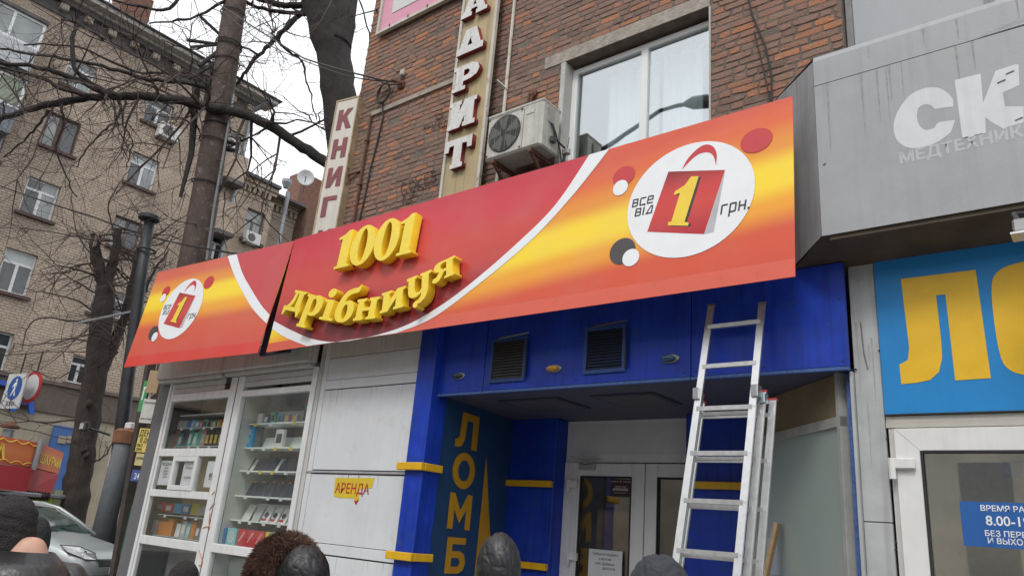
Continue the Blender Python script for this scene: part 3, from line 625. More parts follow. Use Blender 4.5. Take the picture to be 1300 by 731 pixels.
TECH = {'в': [[(0,0),(.8,0),(.9,.1),(.9,.45),(.84,.52),(.88,.6),(.88,.9),(.78,1),(0,1)], [(.17,.15),(.17,.42),(.73,.42),(.73,.15)], [(.17,.58),(.17,.85),(.71,.85),(.71,.58)]],
 'с': [[(.1,0),(.9,0),(.9,.16),(.17,.16),(.17,.84),(.9,.84),(.9,1),(.1,1),(0,.9),(0,.1)]], 'е': [[(.1,0),(.9,0),(.9,.16),(.17,.16),(.17,.43),(.92,.43),(.92,.9),(.82,1),(.1,1),(0,.9),(0,.1)], [(.17,.58),(.17,.84),(.75,.84),(.75,.58)]],
 'і': [[(0,0),(.19,0),(.19,1),(0,1)], [(0,1.18),(.19,1.18),(.19,1.38),(0,1.38)]], 'д': [[(0,0),(1.0,0),(1.0,1),(.62,1)], [(.28,.15),(.83,.15),(.83,.85),(.70,.85)]],
 'г': [[(0,0),(.18,0),(.18,.84),(.8,.84),(.8,1),(.1,1),(0,.9)]], 'р': [[(0,-.38),(.18,-.38),(.18,0),(.8,0),(.9,.1),(.9,.9),(.8,1),(.1,1),(0,.9)], [(.18,.16),(.18,.84),(.73,.84),(.73,.16)]],
 'н': [[(0,0),(.18,0),(.18,.43),(.74,.43),(.74,0),(.92,0),(.92,1),(.74,1),(.74,.59),(.18,.59),(.18,1),(0,1)]], '.': [[(0,0),(.2,0),(.2,.2),(0,.2)]]}
TW = {'в': .9, 'с': .9, 'е': .92, 'і': .19, 'д': 1.0, 'г': .8, 'р': .9, 'н': .92, '.': .2}
m_bag = print_mat('bag_print', [(0, (.42, .02, .03)), (.45, (.56, .05, .04)), (.62, (.55, .045, .045)), (1, (.22, .018, .022))], SO+SF.v*.5, SF.v, .72)
emblem(SF, 5.88, .872, 1, sg, m_bag)

# left panel, turned a few degrees
LO = onY(334, 447, 5.35)
LF = Frame(LO, (.998, .064, 0), (-.006, .10, .995)); LW, LH = 3.43, 1.64
m_left = print_mat('sunset_print_left', [(0, (.60, .05, .035)), (.095, (.60, .05, .035)), (.105, (.58, .085, .055)), (.36, (.60, .10, .05)), (.50, OY), (.62, YE), (.70, YE), (.80, (.72, .27, .04)), (.93, (.60, .12, .07)), (1, (.58, .11, .07))], LO, LF.v, LH)  # ramp steps to a plainer red along the bottom edge
m_lred = print_mat('crimson_print_left', [(0, (.36, .03, .04)), (.4, (.52, .06, .06)), (1, (.50, .055, .07))], LO, LF.v, LH)
b = MB(); q_ = lambda c: [LF.P(-LW, 0, c), LF.P(-.115, 0, c), LF.P(-.004, LH, c), LF.P(-LW, LH, c)]; b.hexa(q_(-.006)[::-1], q_(0)[::-1]); b.build('panel', m_left, sg)
b = MB(); [fbox(b, LF, -LW+.05, -.2, v-.02, v+.02, -.05, -.0065) for v in (.12, LH/2, LH-.12)]; b.build('back_frame', back_steel, sg)
edgeu = lambda v: -.119+.111*v/LH
ino = crom([(-1.53, LH-.002), (-1.19, 1.267), (-.665, .793), (-.35, .565), (edgeu(.40), .41)], 8); inr = crom([(-1.31, LH-.002), (-1.012, 1.286), (-.569, .896), (-.30, .68), (edgeu(.53), .535)], 8)
shape('arc_band', [ino+inr[::-1]], LF, film_white, sg, off=.004)
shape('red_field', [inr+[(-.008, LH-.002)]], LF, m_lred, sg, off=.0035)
emblem(LF, -2.352, .875, .90, sg, m_bag)
b = MB(); fbox(b, SF, -.35, .3, .02, 1.5, -.16, -.12); b.build('gap_backing', mat('gap_dark', (.012, .014, .03), .7), sg); b = MB(); fbox(b, SF, -.002, .001, .0, SH, -.05, -.0005); b.build('return_edge', m_main, sg)

# raised letters
ly_f = mat('yellow_letter_face', (.82, .62, .045), .35, var=.06, scale=12); ly_s = mat('yellow_letter_side', (.80, .53, .018), .38, var=.08, scale=12)
DIG1 = [[(.04,0),(.60,0),(.60,.055),(.49,.075),(.49,1),(.36,1),(.24,.92),(.0,.85),(.0,.79),(.15,.80),(.15,.075),(.04,.055)]]
DIG0 = [ell(.42, .5, .42, .53, 40), ell(.42, .5, .135, .44, 32)]
def letter(lp, at, k, rot=0, su=None, off=.03, ext=.105):
    shape('letter', lp, SF, (ly_f, ly_s), sg, off=off, ext=ext, at=at, rot=rot, su=su or k, sv=k, bevel=.004)
letter(DIG1, (1.215, .915), .505, su=.48); letter(DIG0, (1.485, .905), .505, su=.52); letter(DIG0, (1.92, .895), .515, su=.50); letter(DIG1, (2.335, .895), .515, su=.44)
GL = {
 'd': [[(.06,-.30),(.16,-.30),(.26,-.05),(1.06,-.05),(1.20,-.30),(1.30,-.30),(1.36,.15),(1.24,.17),(1.24,.86),(1.36,.88),(1.36,1.0),(.42,1.0),(.42,.88),(.56,.86),(.52,.56),(.40,.32),(.22,.15),(0,.15)], [(.50,.15),(.66,.36),(.74,.60),(.78,.86),(.86,.86),(.86,.15)]],
 'r': [[(0,1),(0,.88),(.12,.86),(.12,-.48),(0,-.50),(0,-.62),(.72,-.62),(.72,-.50),(.52,-.48),(.52,.03),(.76,-.02),(1.04,.04),(1.26,.24),(1.34,.5),(1.27,.78),(1.08,.97),(.85,1.03),(.66,.99),(.52,.90),(.52,1)], [(.52,.2),(.52,.74),(.62,.84),(.74,.82),(.84,.68),(.87,.46),(.82,.24),(.70,.13),(.6,.13)]],
 'i': [[(0,1),(0,.88),(.18,.86),(.18,.14),(0,.12),(0,0),(.88,0),(.88,.12),(.60,.14),(.60,1)]],
 'dot': [ell(0, 0, .23, .21, 20)],
 'b': [crom([(.62,-.03),(.92,.02),(1.18,.22),(1.26,.5),(1.16,.80),(.95,.98),(.72,1.0),(.52,.92),(.60,1.14),(.85,1.30),(1.20,1.36),(1.36,1.5),(1.33,1.74),(1.2,1.62),(.9,1.58),(.5,1.45),(.2,1.12),(.03,.72),(.02,.40),(.14,.15),(.36,.0)], 3, True), ell(.65, .46, .18, .36, 24)],
 'n': [[(0,0),(.64,0),(.64,.12),(.52,.14),(.52,.42),(.98,.42),(.98,.14),(.86,.12),(.86,0),(1.5,0),(1.5,.12),(1.38,.14),(1.38,.86),(1.5,.88),(1.5,1),(.86,1),(.86,.88),(.98,.86),(.98,.58),(.52,.58),(.52,.86),(.64,.88),(.64,1),(0,1),(0,.88),(.12,.86),(.12,.14),(0,.12)]],
 'u': [[(0,1),(0,.88),(.12,.86),(.12,.14),(0,.12),(0,0),(.5,0),(.98,.56),(.98,.14),(.86,.12),(.86,0),(1.5,0),(1.5,.12),(1.38,.14),(1.38,.86),(1.5,.88),(1.5,1),(1.0,1),(.52,.42),(.52,.86),(.64,.88),(.64,1)]],
 'c': [[(0,1),(0,.88),(.12,.86),(.12,.34),(.18,.14),(.34,.02),(.6,-.02),(.84,.04),(.98,.12),(.96,-.04),(.84,-.16),(.62,-.20),(.48,-.30),(.50,-.44),(.66,-.50),(.78,-.44),(.74,-.36),(.95,-.34),(1.22,-.20),(1.36,.02),(1.40,.2),(1.40,.86),(1.52,.88),(1.52,1),(.86,1),(.86,.88),(.98,.86),(.98,.30),(.85,.18),(.66,.17),(.55,.26),(.52,.40),(.52,.86),(.64,.88),(.64,1)]],
 'y': [[(1.44,1),(1.44,.88),(1.32,.86),(1.32,.14),(1.44,.12),(1.44,0),(.80,0),(.80,.12),(.92,.14),(.92,.40),(.78,.40),(.58,.12),(.42,-.02),(.16,-.04),(.02,.08),(.10,.22),(.28,.24),(.48,.44),(.22,.54),(.12,.74),(.22,.92),(.48,1.0)], [(.92,.54),(.92,.88),(.72,.88),(.58,.82),(.53,.71),(.59,.59),(.72,.54)]]}
k = .262
for ch, at, rot, kk, su in (('d', (.352, .518), R_(-14), k, .285), ('r', (.772, .392), R_(-14), k, .285), ('i', (1.172, .272), R_(-12), k*.98, .30), ('dot', (1.33, .588), 0, .27, .34), ('b', (1.445, .205), R_(-6), .262, .27),
    ('n', (1.828, .172), R_(-2), k, .255), ('u', (2.275, .205), R_(6), k*.95, .245), ('c', (2.665, .308), R_(9.5), k, .235), ('y', (3.025, .448), R_(12), k*.86, .225)):
    letter(GL[ch], at, kk, rot, su)

# ------------------------------------------------------------------ blue pawnshop entrance
sf = thing('blue_shopfront', 'blue pawnshop entrance with recessed white doors and yellow bands under the sign', 'shopfront', (-3.7, 5.9, 0))
YF, ZS, ZF1 = 5.87, 3.085, 3.93
FX0, FX1 = -5.87, -1.535
SP = [-5.195, -2.828]                      # panel seams
xs = [FX0, *SP, FX1]
for i in range(3): bx('fascia_panel', blue, sf, xs[i]+.004, xs[i+1]-.004, YF, YF+.05, ZS+.005, ZF1, bev=.004)
b = MB()
for i in range(3): b.box(xs[i]+.004, xs[i+1]-.004, YF-.004, YF+.052, ZS-.022, ZS+.003)
b.build('fascia_edge', blue_lt, sf)
for i in range(3):
    for sx in (xs[i]+.05, (xs[i]+xs[i+1])/2, xs[i+1]-.05):
        for sz in (ZS+.05, ZF1-.30): MB().lathe([(.010, 0), (.008, .006)], 8, Matrix.Translation(V3((sx+rnd.uniform(-.01, .01), YF-.0005, sz))) @ Matrix.Rotation(R_(90), 4, 'X')).build('screw', dkgrey, sf)
bx('fascia_backing', dark_gap, sf, FX0, FX1-.01, YF+.056, YF+.07, ZS-.02, ZF1)
# soffit with two hatches
GA, GB = V3((-2.80, 7.12, 0)), V3((-1.65, 6.03, 0))
b = MB(); b.quad((FX0-.02, YF+.075, ZS), (FX0-.2, 7.5, ZS), (-5.33, 7.5, ZS), (-5.42, 7.9, ZS), (-3.70, 7.9, ZS), (-3.66, 7.5, ZS), (-2.6, 7.5, ZS), (FX1+.03, 6.1, ZS), (FX1+.03, YF+.075, ZS)); b.build('soffit', mat('soffit_paint', (.07, .074, .12), .6, var=.12), sf)
def soff(px, py): P = onZ(px, py, ZS-.004); return P
for q in (((752, 502), (830, 497), (862, 512), (788, 517)), ((640, 508), (712, 503), (742, 517), (672, 522))):
    pts = [soff(*p) for p in q]; x0, x1 = pts[0].x*.5+pts[3].x*.5, pts[1].x*.5+pts[2].x*.5; y0, y1 = pts[0].y*.5+pts[1].y*.5, pts[2].y*.5+pts[3].y*.5
    h = bx('hatch_frame', mat('hatch_rim', (.03, .032, .06), .6), sf, x0, x1, y0, y1, ZS-.012, ZS-.001); bx('hatch_door', mat('hatch_grey', (.075, .08, .10), .6, var=.15), h, x0+.05, x1-.05, y0+.05, y1-.05, ZS-.016, ZS-.0125)
# vent grilles
def vent(x0, x1, z0, z1, torn, lab):
    f = MB(); t = .035
    f.box(x0-t, x0, YF-.022, YF-.001, z0-t, z1+t); f.box(x1, x1+t, YF-.022, YF-.001, z0-t, z1+t); f.box(x0+.0005, x1-.0005, YF-.021, YF-.001, z0-t, z0); f.box(x0+.0005, x1-.0005, YF-.021, YF-.001, z1, z1+t)
    o = f.build('vent_grille', mat('vent_blue_worn', (.018, .06, .22), .5, var=.4, scale=14) if not torn else mat('vent_blue', (.014, .05, .17), .5, var=.3), sf)
    bx('vent_back', mat('vent_dark', (.008, .008, .009), .9), o, x0, x1, YF-.006, YF-.002, z0, z1)
    n = 13; sl = mat('slat_grime', (.045, .043, .042), .7, var=.4) if torn else mat('slat_blue', (.012, .022, .06), .6, var=.5, scale=12)
    for i in range(n):
        z = z0+(z1-z0)*(i+.5)/n; b = MB(); b.quad((x0, YF-.020, z-.012), (x1, YF-.020, z-.012), (x1, YF-.007, z+.010), (x0, YF-.007, z+.010)); b.build('slat', sl, o)
    b = MB(); b.quad((x0-.02, YF-.024, z1+.02), (x1+.05, YF-.03, z1+.05), (x1+.05, YF-.012, z1+.075), (x0+.1, YF-.01, z1+.06)); b.quad((x1+.03, YF-.024, z0-.02), (x1+.06, YF-.035, z0+.02), (x1+.055, YF-.03, z1), (x1+.03, YF-.023, z1)); b.build('torn_film', mat('torn_black_film', (.012, .014, .04), .35), o)
vent(-5.075, -4.665, 3.20, 3.60, True, '')
vent(-3.895, -3.505, 3.215, 3.60, False, '')
for (x, z, c, nm, lab) in ((-5.55, 3.272, (.012, .03, .05), 'teal_lens', 'dark teal oval marker lamp at the left end of the blue fascia'), (-4.276, 3.262, (.55, .25, .02), 'amber_lens', 'amber oval marker lamp between the two vents of the blue fascia'), (-3.022, 3.262, (.015, .07, .16), 'blue_lens', 'dark blue oval marker lamp nearest the ladder on the blue fascia')):
    t = thing('marker_lamp', lab, 'lamp', (x, YF, z), 'marker lamps along the blue fascia')
    MB().lathe([(.062, 0), (.062, .012), (.055, .016)], 18, Matrix.Translation(V3((x, YF-.0005, z))) @ Matrix.Scale(.62, 4, (0, 0, 1)) @ Matrix.Scale(1.45, 4, (1, 0, 0)) @ Matrix.Rotation(R_(90), 4, 'X')).build('base', mat('worn_steel', (.34, .32, .28), .4, .7, var=.2), t)
    MB().lathe([(.052, .016), (.050, .035), (.036, .052), (.015, .058)], 18, Matrix.Translation(V3((x-.012, YF-.0005, z))) @ Matrix.Scale(.62, 4, (0, 0, 1)) @ Matrix.Scale(1.4, 4, (1, 0, 0)) @ Matrix.Rotation(R_(90), 4, 'X')).build('lens', mat(nm, c, .15, var=.2, coat=.5), t, smooth=True)
# left pillar with yellow bands
PX0, PX1, YP = -6.115, -5.845, 5.77
b = MB(); b.box(PX0, PX1, YP, YP+.26, .1, 3.95, bev=.008); b.build('pillar', blue, sf)
def band(x0, x1, y0, y1, z0, z1): bx('yellow_band', yel, sf, x0, x1, y0, y1, z0, z1, bev=.006)
for z0 in (2.252, 1.345, .44):
    b = MB(); b.box(PX0-.075, PX1+.04, YP-.06, YP-.001, z0, z0+.08, bev=.006); b.box(PX1+.001, PX1+.042, YP-.0005, YP+.27, z0+.001, z0+.079, bev=.006); b.build('yellow_band', yel, sf)
# recess: left board with letters, back walls, right return
LB0, LB1 = V3((-5.862, 6.03, 0)), V3((-6.06, 7.5, 0))
LBF = Frame((LB0.x, LB0.y, 0), LB1-LB0, (0, 0, 1)); LBL = (LB1-LB0).length
if LBF.n.x < 0: LBF = Frame((LB1.x, LB1.y, 0), LB0-LB1, (0, 0, 1))
b = MB(); b.quad(LBF.P(0, .1), LBF.P(LBL, .1), LBF.P(LBL, ZS), LBF.P(0, ZS)); b.build('lettered_board', blue_dk, sf)
def z3(x, y): return LBF.uv(490+x*.4804, 380+y*.4804)
ua, ub = z3(178, 300)[0], z3(237, 300)[0]
lwid = (z3(228, 450)[0]-z3(168, 450)[0])
GLOMB = {'Л': [[(0,0),(0,.21),(.07,.21),(.18,.30),(.22,1),(1,1),(1,0),(.74,0),(.74,.79),(.46,.79),(.42,.24),(.30,.04),(.16,0)]], 'О': [ell(.5, .5, .5, .52, 40), ell(.5, .5, .26, .30, 32)],
 'М': [[(0,0),(.24,0),(.24,.56),(.5,.16),(.76,.56),(.76,0),(1,0),(1,1),(.78,1),(.5,.54),(.22,1),(0,1)]], 'Б': [[(0,0),(.7,0),(.92,.10),(1,.31),(.92,.52),(.7,.62),(.28,.62),(.28,.81),(.94,.81),(.94,1),(0,1)], [(.28,.19),(.28,.43),(.62,.43),(.72,.31),(.62,.19)]]}
for ch, y0, y1, xl in (('Л', 392, 300, 178), ('О', 497, 405, 168), ('М', 606, 512, 157), ('Б', 723, 628, 150)):
    ymid = (y0+y1)/2; a = z3(xl+2, y0)[0]; v0 = z3(xl+25, y0)[1]; v1 = z3(xl+35, y1)[1]
    shape('letter', GLOMB[ch], LBF, yel_flat, sf, off=.006, at=(a, v0), su=lwid*(1.0 if ch != 'Б' else .86), sv=v1-v0)
v0 = z3(157, 723)[1]; st = z3(160, 606)[1]-v0
for i, ch in enumerate('АРД'): text('letter', ch, LBF, (z3(150, 723)[0]+.01, v0-st*(i+1)), .33*st/.45, yel_flat, sf, off=.006, bold=.03)
ap = z3(264, 413); bl_, br_ = z3(240, 731), z3(297, 700)
shape('triangle', [[ap, (bl_[0]-.08, .3), (br_[0]+.12, .3)]], LBF, yel_flat, sf, off=.006)
YD = 7.74
bx('back_wall', blue, sf, -6.07, -5.372, 7.5, 7.56, .1, ZS, bev=.005)
b = MB(); b.quad((-5.372, 7.56, .1), (-5.372, YD+.1, .1), (-5.372, YD+.1, ZS), (-5.372, 7.56, ZS)); b.build('back_return', blue, sf)
for z0 in (2.262, 1.33): band(-6.06, -5.372, 7.44, 7.499, z0, z0+.075)
bx('back_wall', blue, sf, -3.66, -2.62, 7.5, 7.56, .1, ZS, bev=.005)
b = MB(); b.quad((-3.66, 7.5, .1), (-3.66, YD+.1, .1), (-3.66, YD+.1, ZS), (-3.66, 7.5, ZS)); b.build('back_return', blue, sf)
for z0 in (2.295, 1.33): band(-3.66, -2.79, 7.44, 7.499, z0, z0+.075)
# step / floor
bx('step', slab, sf, -6.0, -1.55, 5.9, 8.0, .006, .11)
# white double door with hinges, closer
dwhite = mat('door_plastic', (.66, .67, .68), .4, var=.05, streak=.10)
gd = glass('door_glass', (.80, .78, .72), .12, .02)
D = lambda px, py: (onY(px, py, YD).x, onY(px, py, YD).z)
dl = D(738, 605.6); seam = D(820, 620)[0]; dr = -3.62; dtop = D(780, 588)[1]; dtop2 = D(780, 605)[1]
dz0 = .14
b = MB(); x0 = -5.37
b.box(x0, dr, YD+.001, YD+.05, dtop+.012, ZS-.003); b.build('transom_panel', dwhite, sf)
b = MB(); b.box(x0+.06, dr-.06, YD-.004, YD, dtop+.10, ZS-.05); b.build('transom_inset', mat('door_plastic_grey', (.58, .59, .60), .45, var=.05), sf)  # inset slightly greyer than the panel round it
def leaf(x0, x1, gx0, gx1, gz1, name):
    f = MB(); y0, y1 = YD-.03, YD+.03
    f.box(x0, gx0, y0, y1, dz0, dtop, bev=.006); f.box(gx1, x1, y0, y1, dz0, dtop, bev=.006); f.box(gx0+.0005, gx1-.0005, y0+.001, y1-.001, gz1, dtop-.001, bev=.006); f.box(gx0+.0005, gx1-.0005, y0+.001, y1-.001, dz0+.001, dz0+.25, bev=.006)
    o = f.build('door', dwhite, sf)
    g = MB(); g.box(gx0-.003, gx0+.014, y0-.004, y0+.02, dz0+.26, gz1-.0); g.box(gx1-.014, gx1+.003, y0-.004, y0+.02, dz0+.26, gz1); g.box(gx0+.015, gx1-.015, y0-.004, y0+.02, gz1-.014, gz1+.002); g.build('gasket', dark_gap, o)
    MB().box(gx0+.01, gx1-.01, YD-.006, YD, dz0+.24, gz1-.005).build('pane', gd, o); return o
gz1 = dtop2
lf = leaf(dl[0]-.03, seam-.006, D(738, 620)[0]+.0, D(803, 620)[0], gz1, 'left')
rf = leaf(seam+.006, dr-.005, D(836, 620)[0]+.0, dr-.14, gz1, 'right')
b = MB(); b.box(x0, dl[0]-.036, YD-.02, YD+.04, dz0, dtop+.01, bev=.005); b.build('door_frame', dwhite, sf)
for py in (615, 707):
    P = D(730, py); b = MB(); b.box(P[0]-.075, P[0]+.06, YD-.062, YD-.031, P[1]-.035, P[1]+.05, bev=.006); b.tube([(P[0]-.06, YD-.062, P[1]-.09), (P[0]-.06, YD-.062, P[1]+.05)], .02, 8); b.build('hinge', white_pl, lf)
P = D(748, 592); b = MB(); b.box(P[0]-.10, P[0]+.12, YD-.085, YD-.031, dtop-.085, dtop-.02, bev=.008); b.build('door_closer', mat('closer_grey', (.40, .41, .42), .4, .4, var=.1), lf)
b = MB(); b.tube([(P[0]+.02, YD-.09, dtop-.01), (P[0]-.20, YD-.13, dtop+.06)], .012, 6); b.tube([(P[0]-.20, YD-.13, dtop+.06), (P[0]+.20, YD-.06, dtop+.045)], .009, 6); b.build('closer_arm', MATS['closer_grey'], lf)
MB().box(-5.6, -3.4, YD+.30, YD+.35, 0, 3).build('inside_wall', mat('shop_inside', (.30, .26, .20), .9, var=.4, scale=2.5), sf)
MB().box(-4.95, -4.52, YD+.10, YD+.12, .2, 2.05).build('inside_paper', mat('kraft_sheet', (.42, .33, .22), .8, var=.25, scale=5, bump=.6, bscale=6), sf)
# notices on the door
def sheet(name, x0, x1, z0, z1, y, m, lab, cat, group=None):
    t = thing(name, lab, cat, ((x0+x1)/2, y, z0), group); bx('sheet', m, t, x0, x1, y-.003, y, z0, z1); return t, fY(x0, z0, y-.003), x1-x0, z1-z0
a = D(777, 608); c = D(803, 631)
t, f, W_, H_ = sheet('security_sticker', a[0], c[0]+.0, c[1], a[1], YD-.034, mat('sticker_black', (.022, .015, .02), .35), 'black security sticker at the top of the left door pane', 'sticker')
st_w = mat('sticker_print', (.60, .45, .46), .5)
text('word', "ОБ'ЄКТ ПІД", f, (W_/2, H_*.52), H_*.09, st_w, t, off=.002, align='CENTER', bold=.02); text('word', 'ОХОРОНОЮ', f, (W_/2, H_*.34), H_*.13, st_w, t, off=.002, align='CENTER', bold=.045, xs=.95)
b = MB(); fbox(b, f, .02*W_, .38*W_, H_*.84, H_*.87, .001, .002); fbox(b, f, .62*W_, .98*W_, H_*.84, H_*.87, .001, .002); fbox(b, f, .2*W_, .8*W_, H_*.20, H_*.22, .001, .002); b.build('rule', st_w, t)
shape('badge', [[(W_*.5+.05*W_*math.sin(k*math.pi/4)*(1 if k % 2 else 1.5), H_*.86+.05*W_*math.cos(k*math.pi/4)*(1 if k % 2 else 1.5)) for k in range(8)]], f, mat('badge_red', (.35, .12, .13), .5), t, off=.0022)
a = D(750, 696); c = D(791, 740)
t, f, W_, H_ = sheet('paper_notice', a[0], c[0], a[1]-.42, a[1]+.0, YD-.034, paper, 'white printed job notice low on the left door pane', 'notice')
for i, (ln, al) in enumerate((('Требуется продавец', .5), ('в магазин', .5), ('«1001 Дрібниця»', .5), ('0631417596', .62))):
    text('line', ln, f, (W_*al, H_*(.86-.12*i)), .028, ink, t, off=.002, align='CENTER', xs=.88)
lt = bx('inside_strip', mat('pale_strip', (.5, .5, .46), .5), sf, D(757, 638)[0], D(770, 638)[0], YD+.22, YD+.23, D(757, 641)[1], D(757, 636)[1])  # plain pale strip behind the door glass
# frosted shop window running diagonally on the right of the recess
GF = Frame((GA.x, GA.y, 0), GB-GA, (0, 0, 1)); GL_ = (GB-GA).length
zr = onP(1024, 548, GF.o, GF.n).z
ru = mat('painted_rail', (.36, .36, .34), .6, var=.12, streak=.2)
b = MB(); fbox(b, GF, 0, GL_, zr-.02, zr+.055, -.04, .02); b.build('window_rail', ru, sf); b = MB(); fbox(b, GF, 0, GL_, .10, .5, -.04, .02); b.build('window_rail', ru, sf)
b = MB(); fbox(b, GF, 0, .05, .1, ZS-.004, -.05, .025); fbox(b, GF, GL_-.04, GL_, .1, ZS-.004, -.05, .025); b.build('window_post', ru, sf)
b = MB(); fbox(b, GF, .05, GL_-.04, zr+.056, ZS-.006, -.02, .0); b.build('beige_panel', mat('beige_board', (.21, .165, .095), .8, var=.12), sf)
b = MB(); fbox(b, GF, .05, GL_-.04, .5, zr-.021, -.01, 0); b.build('window_pane', glass('green_frosted', (.6, .7, .65), .16, .10, body=((.43, .51, .475), .86), fres=.9), sf)
b = MB(); fbox(b, GF, .02, GL_, .12, ZS, -.35, -.34); b.build('window_backing', mat('green_shade', (.20, .24, .22), .9), sf)
bx('side_jamb', blue_lt, sf, -1.60, -1.555, 6.0, 6.06, .1, ZS-.02); bx('side_jamb_metal', dirty_grey, sf, -1.553, -1.53, 5.93, 6.05, .1, ZS-.024)
t = thing('paper_sheet', 'small blank paper sheet stuck low on the green frosted window', 'paper', GF.P(.6, 1.3)); u0, v0 = GF.uv(974, 682); u1, v1 = GF.uv(988, 729)
b = MB(); fbox(b, GF, u0, u1, v1, v0, .001, .004); b.build('sheet', mat('blue_paper', (.40, .45, .56), .7), t)
st = thing('wooden_stick', 'pale wooden stick leaning against the green frosted window', 'stick', (-2.2, 5.9, .11))
tp = GF.P(GF.uv(994, 664)[0], GF.uv(994, 664)[1], .05); bt = GF.P(GF.uv(984, 735)[0]-.06, .12, .42)
b = MB(); b.bar(bt, tp, .075, .03, up=(1, 0, 0)); b.build('stick', mat('raw_wood', (.45, .30, .16), .7, var=.15, scale=20), st)

# ------------------------------------------------------------------ aluminium ladder leaning on the fascia
ld = thing('ladder', 'three section aluminium extension ladder leaning against the blue fascia', 'ladder', (-2.5, 4.9, .13))
top = onY(903, 388.6, 5.80); LN = V3((0, top.z, -(5.80-4.95))).normalized(); LP = V3((0, 4.95, 0))
lp = lambda px, py, d=0: onP(px, py, LP+LN*d, LN)
alu_r = mat('ladder_rail', (.56, .565, .57), .36, .75, var=.08, scale=20, streak=.1); alu_d = mat('ladder_rung', (.60, .605, .61), .4, .7, var=.12, scale=20)
tl, tr = lp(903, 388.6), lp(967.7, 386); ml, mrr = lp(860, 700), lp(935.6, 731)
ext_ = lambda a, b_: b_+(b_-a)*((b_.z-.13)/(a.z-b_.z))
sl0 = ext_(tl, ml); sr0 = ext_(tr, mrr)
up_l = (tl-sl0).normalized()
def rail(a, b_, parent, nm='rail'):
    m = MB(); m.bar(a, b_, .020, .056, up=(1, 0, 0)); 
    return m.build(nm, alu_r, parent)
def lerp(a, b_, z): return a+(b_-a)*((z-a.z)/(b_.z-a.z))
rail(sl0, tl, ld); rail(sr0, tr, ld)
rz = [lp(897, 415.6).z, lp(890, 465).z, lp(885, 517).z, lp(878, 574).z, lp(869, 632).z, lp(860, 698).z]
dz = (rz[0]-rz[5])/5; rz = [rz[0]-dz*i for i in range(10)]
for z in rz:
    if z > .2: m = MB(); m.bar(lerp(sl0, tl, z), lerp(sr0, tr, z), .034, .034); m.build('rung', alu_d, ld)
zt = lp(888, 496).z
off1, off2 = LN*.085, LN*.20
for k_, (of, wx, zz_) in enumerate(((off1, .035, zt), (off2, .075, zt-.02))):
    a0, a1 = sl0+of+V3((-wx*.9, 0, 0)), lerp(sl0, tl, zz_)+of+V3((-wx*.9, 0, 0)); b0, b1 = sr0+of+V3((wx, 0, 0)), lerp(sr0, tr, zz_)+of+V3((wx, 0, 0))
    rail(a0, a1, ld); rail(b0, b1, ld)
    for z in rz[2:]:
        if z > .2: m = MB(); m.bar(lerp(a0, a1, z-.03), lerp(b0, b1, z-.03), .03, .03); m.build('rung', alu_d, ld)
    for p in (a1, b1): m = MB(); m.bar(p, p+up_l*.012, .030, .066, up=(1, 0, 0)); m.build('end_cap', mat('red_cap', (.45, .03, .04), .5), ld)
for p in (tl, tr): m = MB(); m.bar(p, p+up_l*.014, .030, .066, up=(1, 0, 0)); m.build('end_cap', mat('grey_cap', (.12, .10, .10), .6), ld)
for s_, (a, c) in ((-1, (sl0, tl)), (1, (sr0, tr))):
    p = lerp(a, c, zt-.03); m = MB(); m.box(p.x-.028+s_*.014, p.x+.028+s_*.014, p.y-.04, p.y+.055, p.z-.045, p.z+.05, bev=.006); m.build('bracket', mat('steel_bracket', (.52, .54, .55), .3, .8, var=.1), ld)
p = lerp(sr0, tr, zt-.05)+off1+V3((.035, 0, 0)); m = MB(); m.box(p.x-.025, p.x+.03, p.y-.04, p.y+.05, p.z-.04, p.z+.04, bev=.006); m.build('bracket', mat('steel_bracket_blue', (.48, .58, .62), .3, .7), ld)
for z in rz[2:]:
    for of, wx in ((V3((0, 0, 0)), .012), (off1, .047), (off2, .087)):
        if z > .3: p = lerp(sr0, tr, z-.0)+of; m = MB(); m.tube([(p.x+wx, p.y, p.z), (p.x+wx+.01, p.y, p.z)], .013, 6); m.build('rivet', alu_d, ld)

# ------------------------------------------------------------------ right hand shop: pilaster, blue board, white door
rs = thing('right_shopfront', 'grey clad pilaster and white framed glass door of the shop at right', 'shopfront', (0, 6, 0))
YR = 5.97
pxl, pxr = -1.528, -1.338
for z0, z1 in ((.1, 1.968), (1.974, 3.925)): bx('cladding_panel', dirty_grey, rs, pxl, pxr, YR, YR+.04, z0, z1, bev=.004)
for (px_, py_) in ((1116, 445), (1126, 556), (1138, 688), (1137, 697)):
    P = onY(px_, py_, YR); MB().lathe([(.008, 0), (.006, .006)], 8, Matrix.Translation(V3((P.x, YR-.001, P.z))) @ Matrix.Rotation(R_(90), 4, 'X')).build('screw', dkgrey, rs)
b = MB(); c0 = onY(1093, 415, YR); b.tube([(c0.x, YR-.002, 3.45), (c0.x+.01, YR-.002, 3.2), (c0.x+.03, YR-.002, 3.08)], .006, 4); b.build('stain_trickle', mat('stain', (.2, .195, .19), .8), rs)
ls = thing('blue_sign_board', 'bright blue sign board with big yellow letters at the right edge', 'sign', (0, 5.95, 2.73))
sky_blue = mat('bright_blue_board', (.015, .21, .52), .45, spec=.35, var=.06, scale=3, streak=.06)
bx('board', sky_blue, ls, pxr+.004, 2.0, YR-.012, YR+.03, 2.730, 3.925, bev=.003)
def z7(x, y): P = onY(1060+x*.5897, 300+y*.5897, YR-.012); return P.x, P.z
rf_ = fY(0, 0, YR-.012)
yl = mat('amber_letter_film', (.72, .43, .012), .42, var=.06)
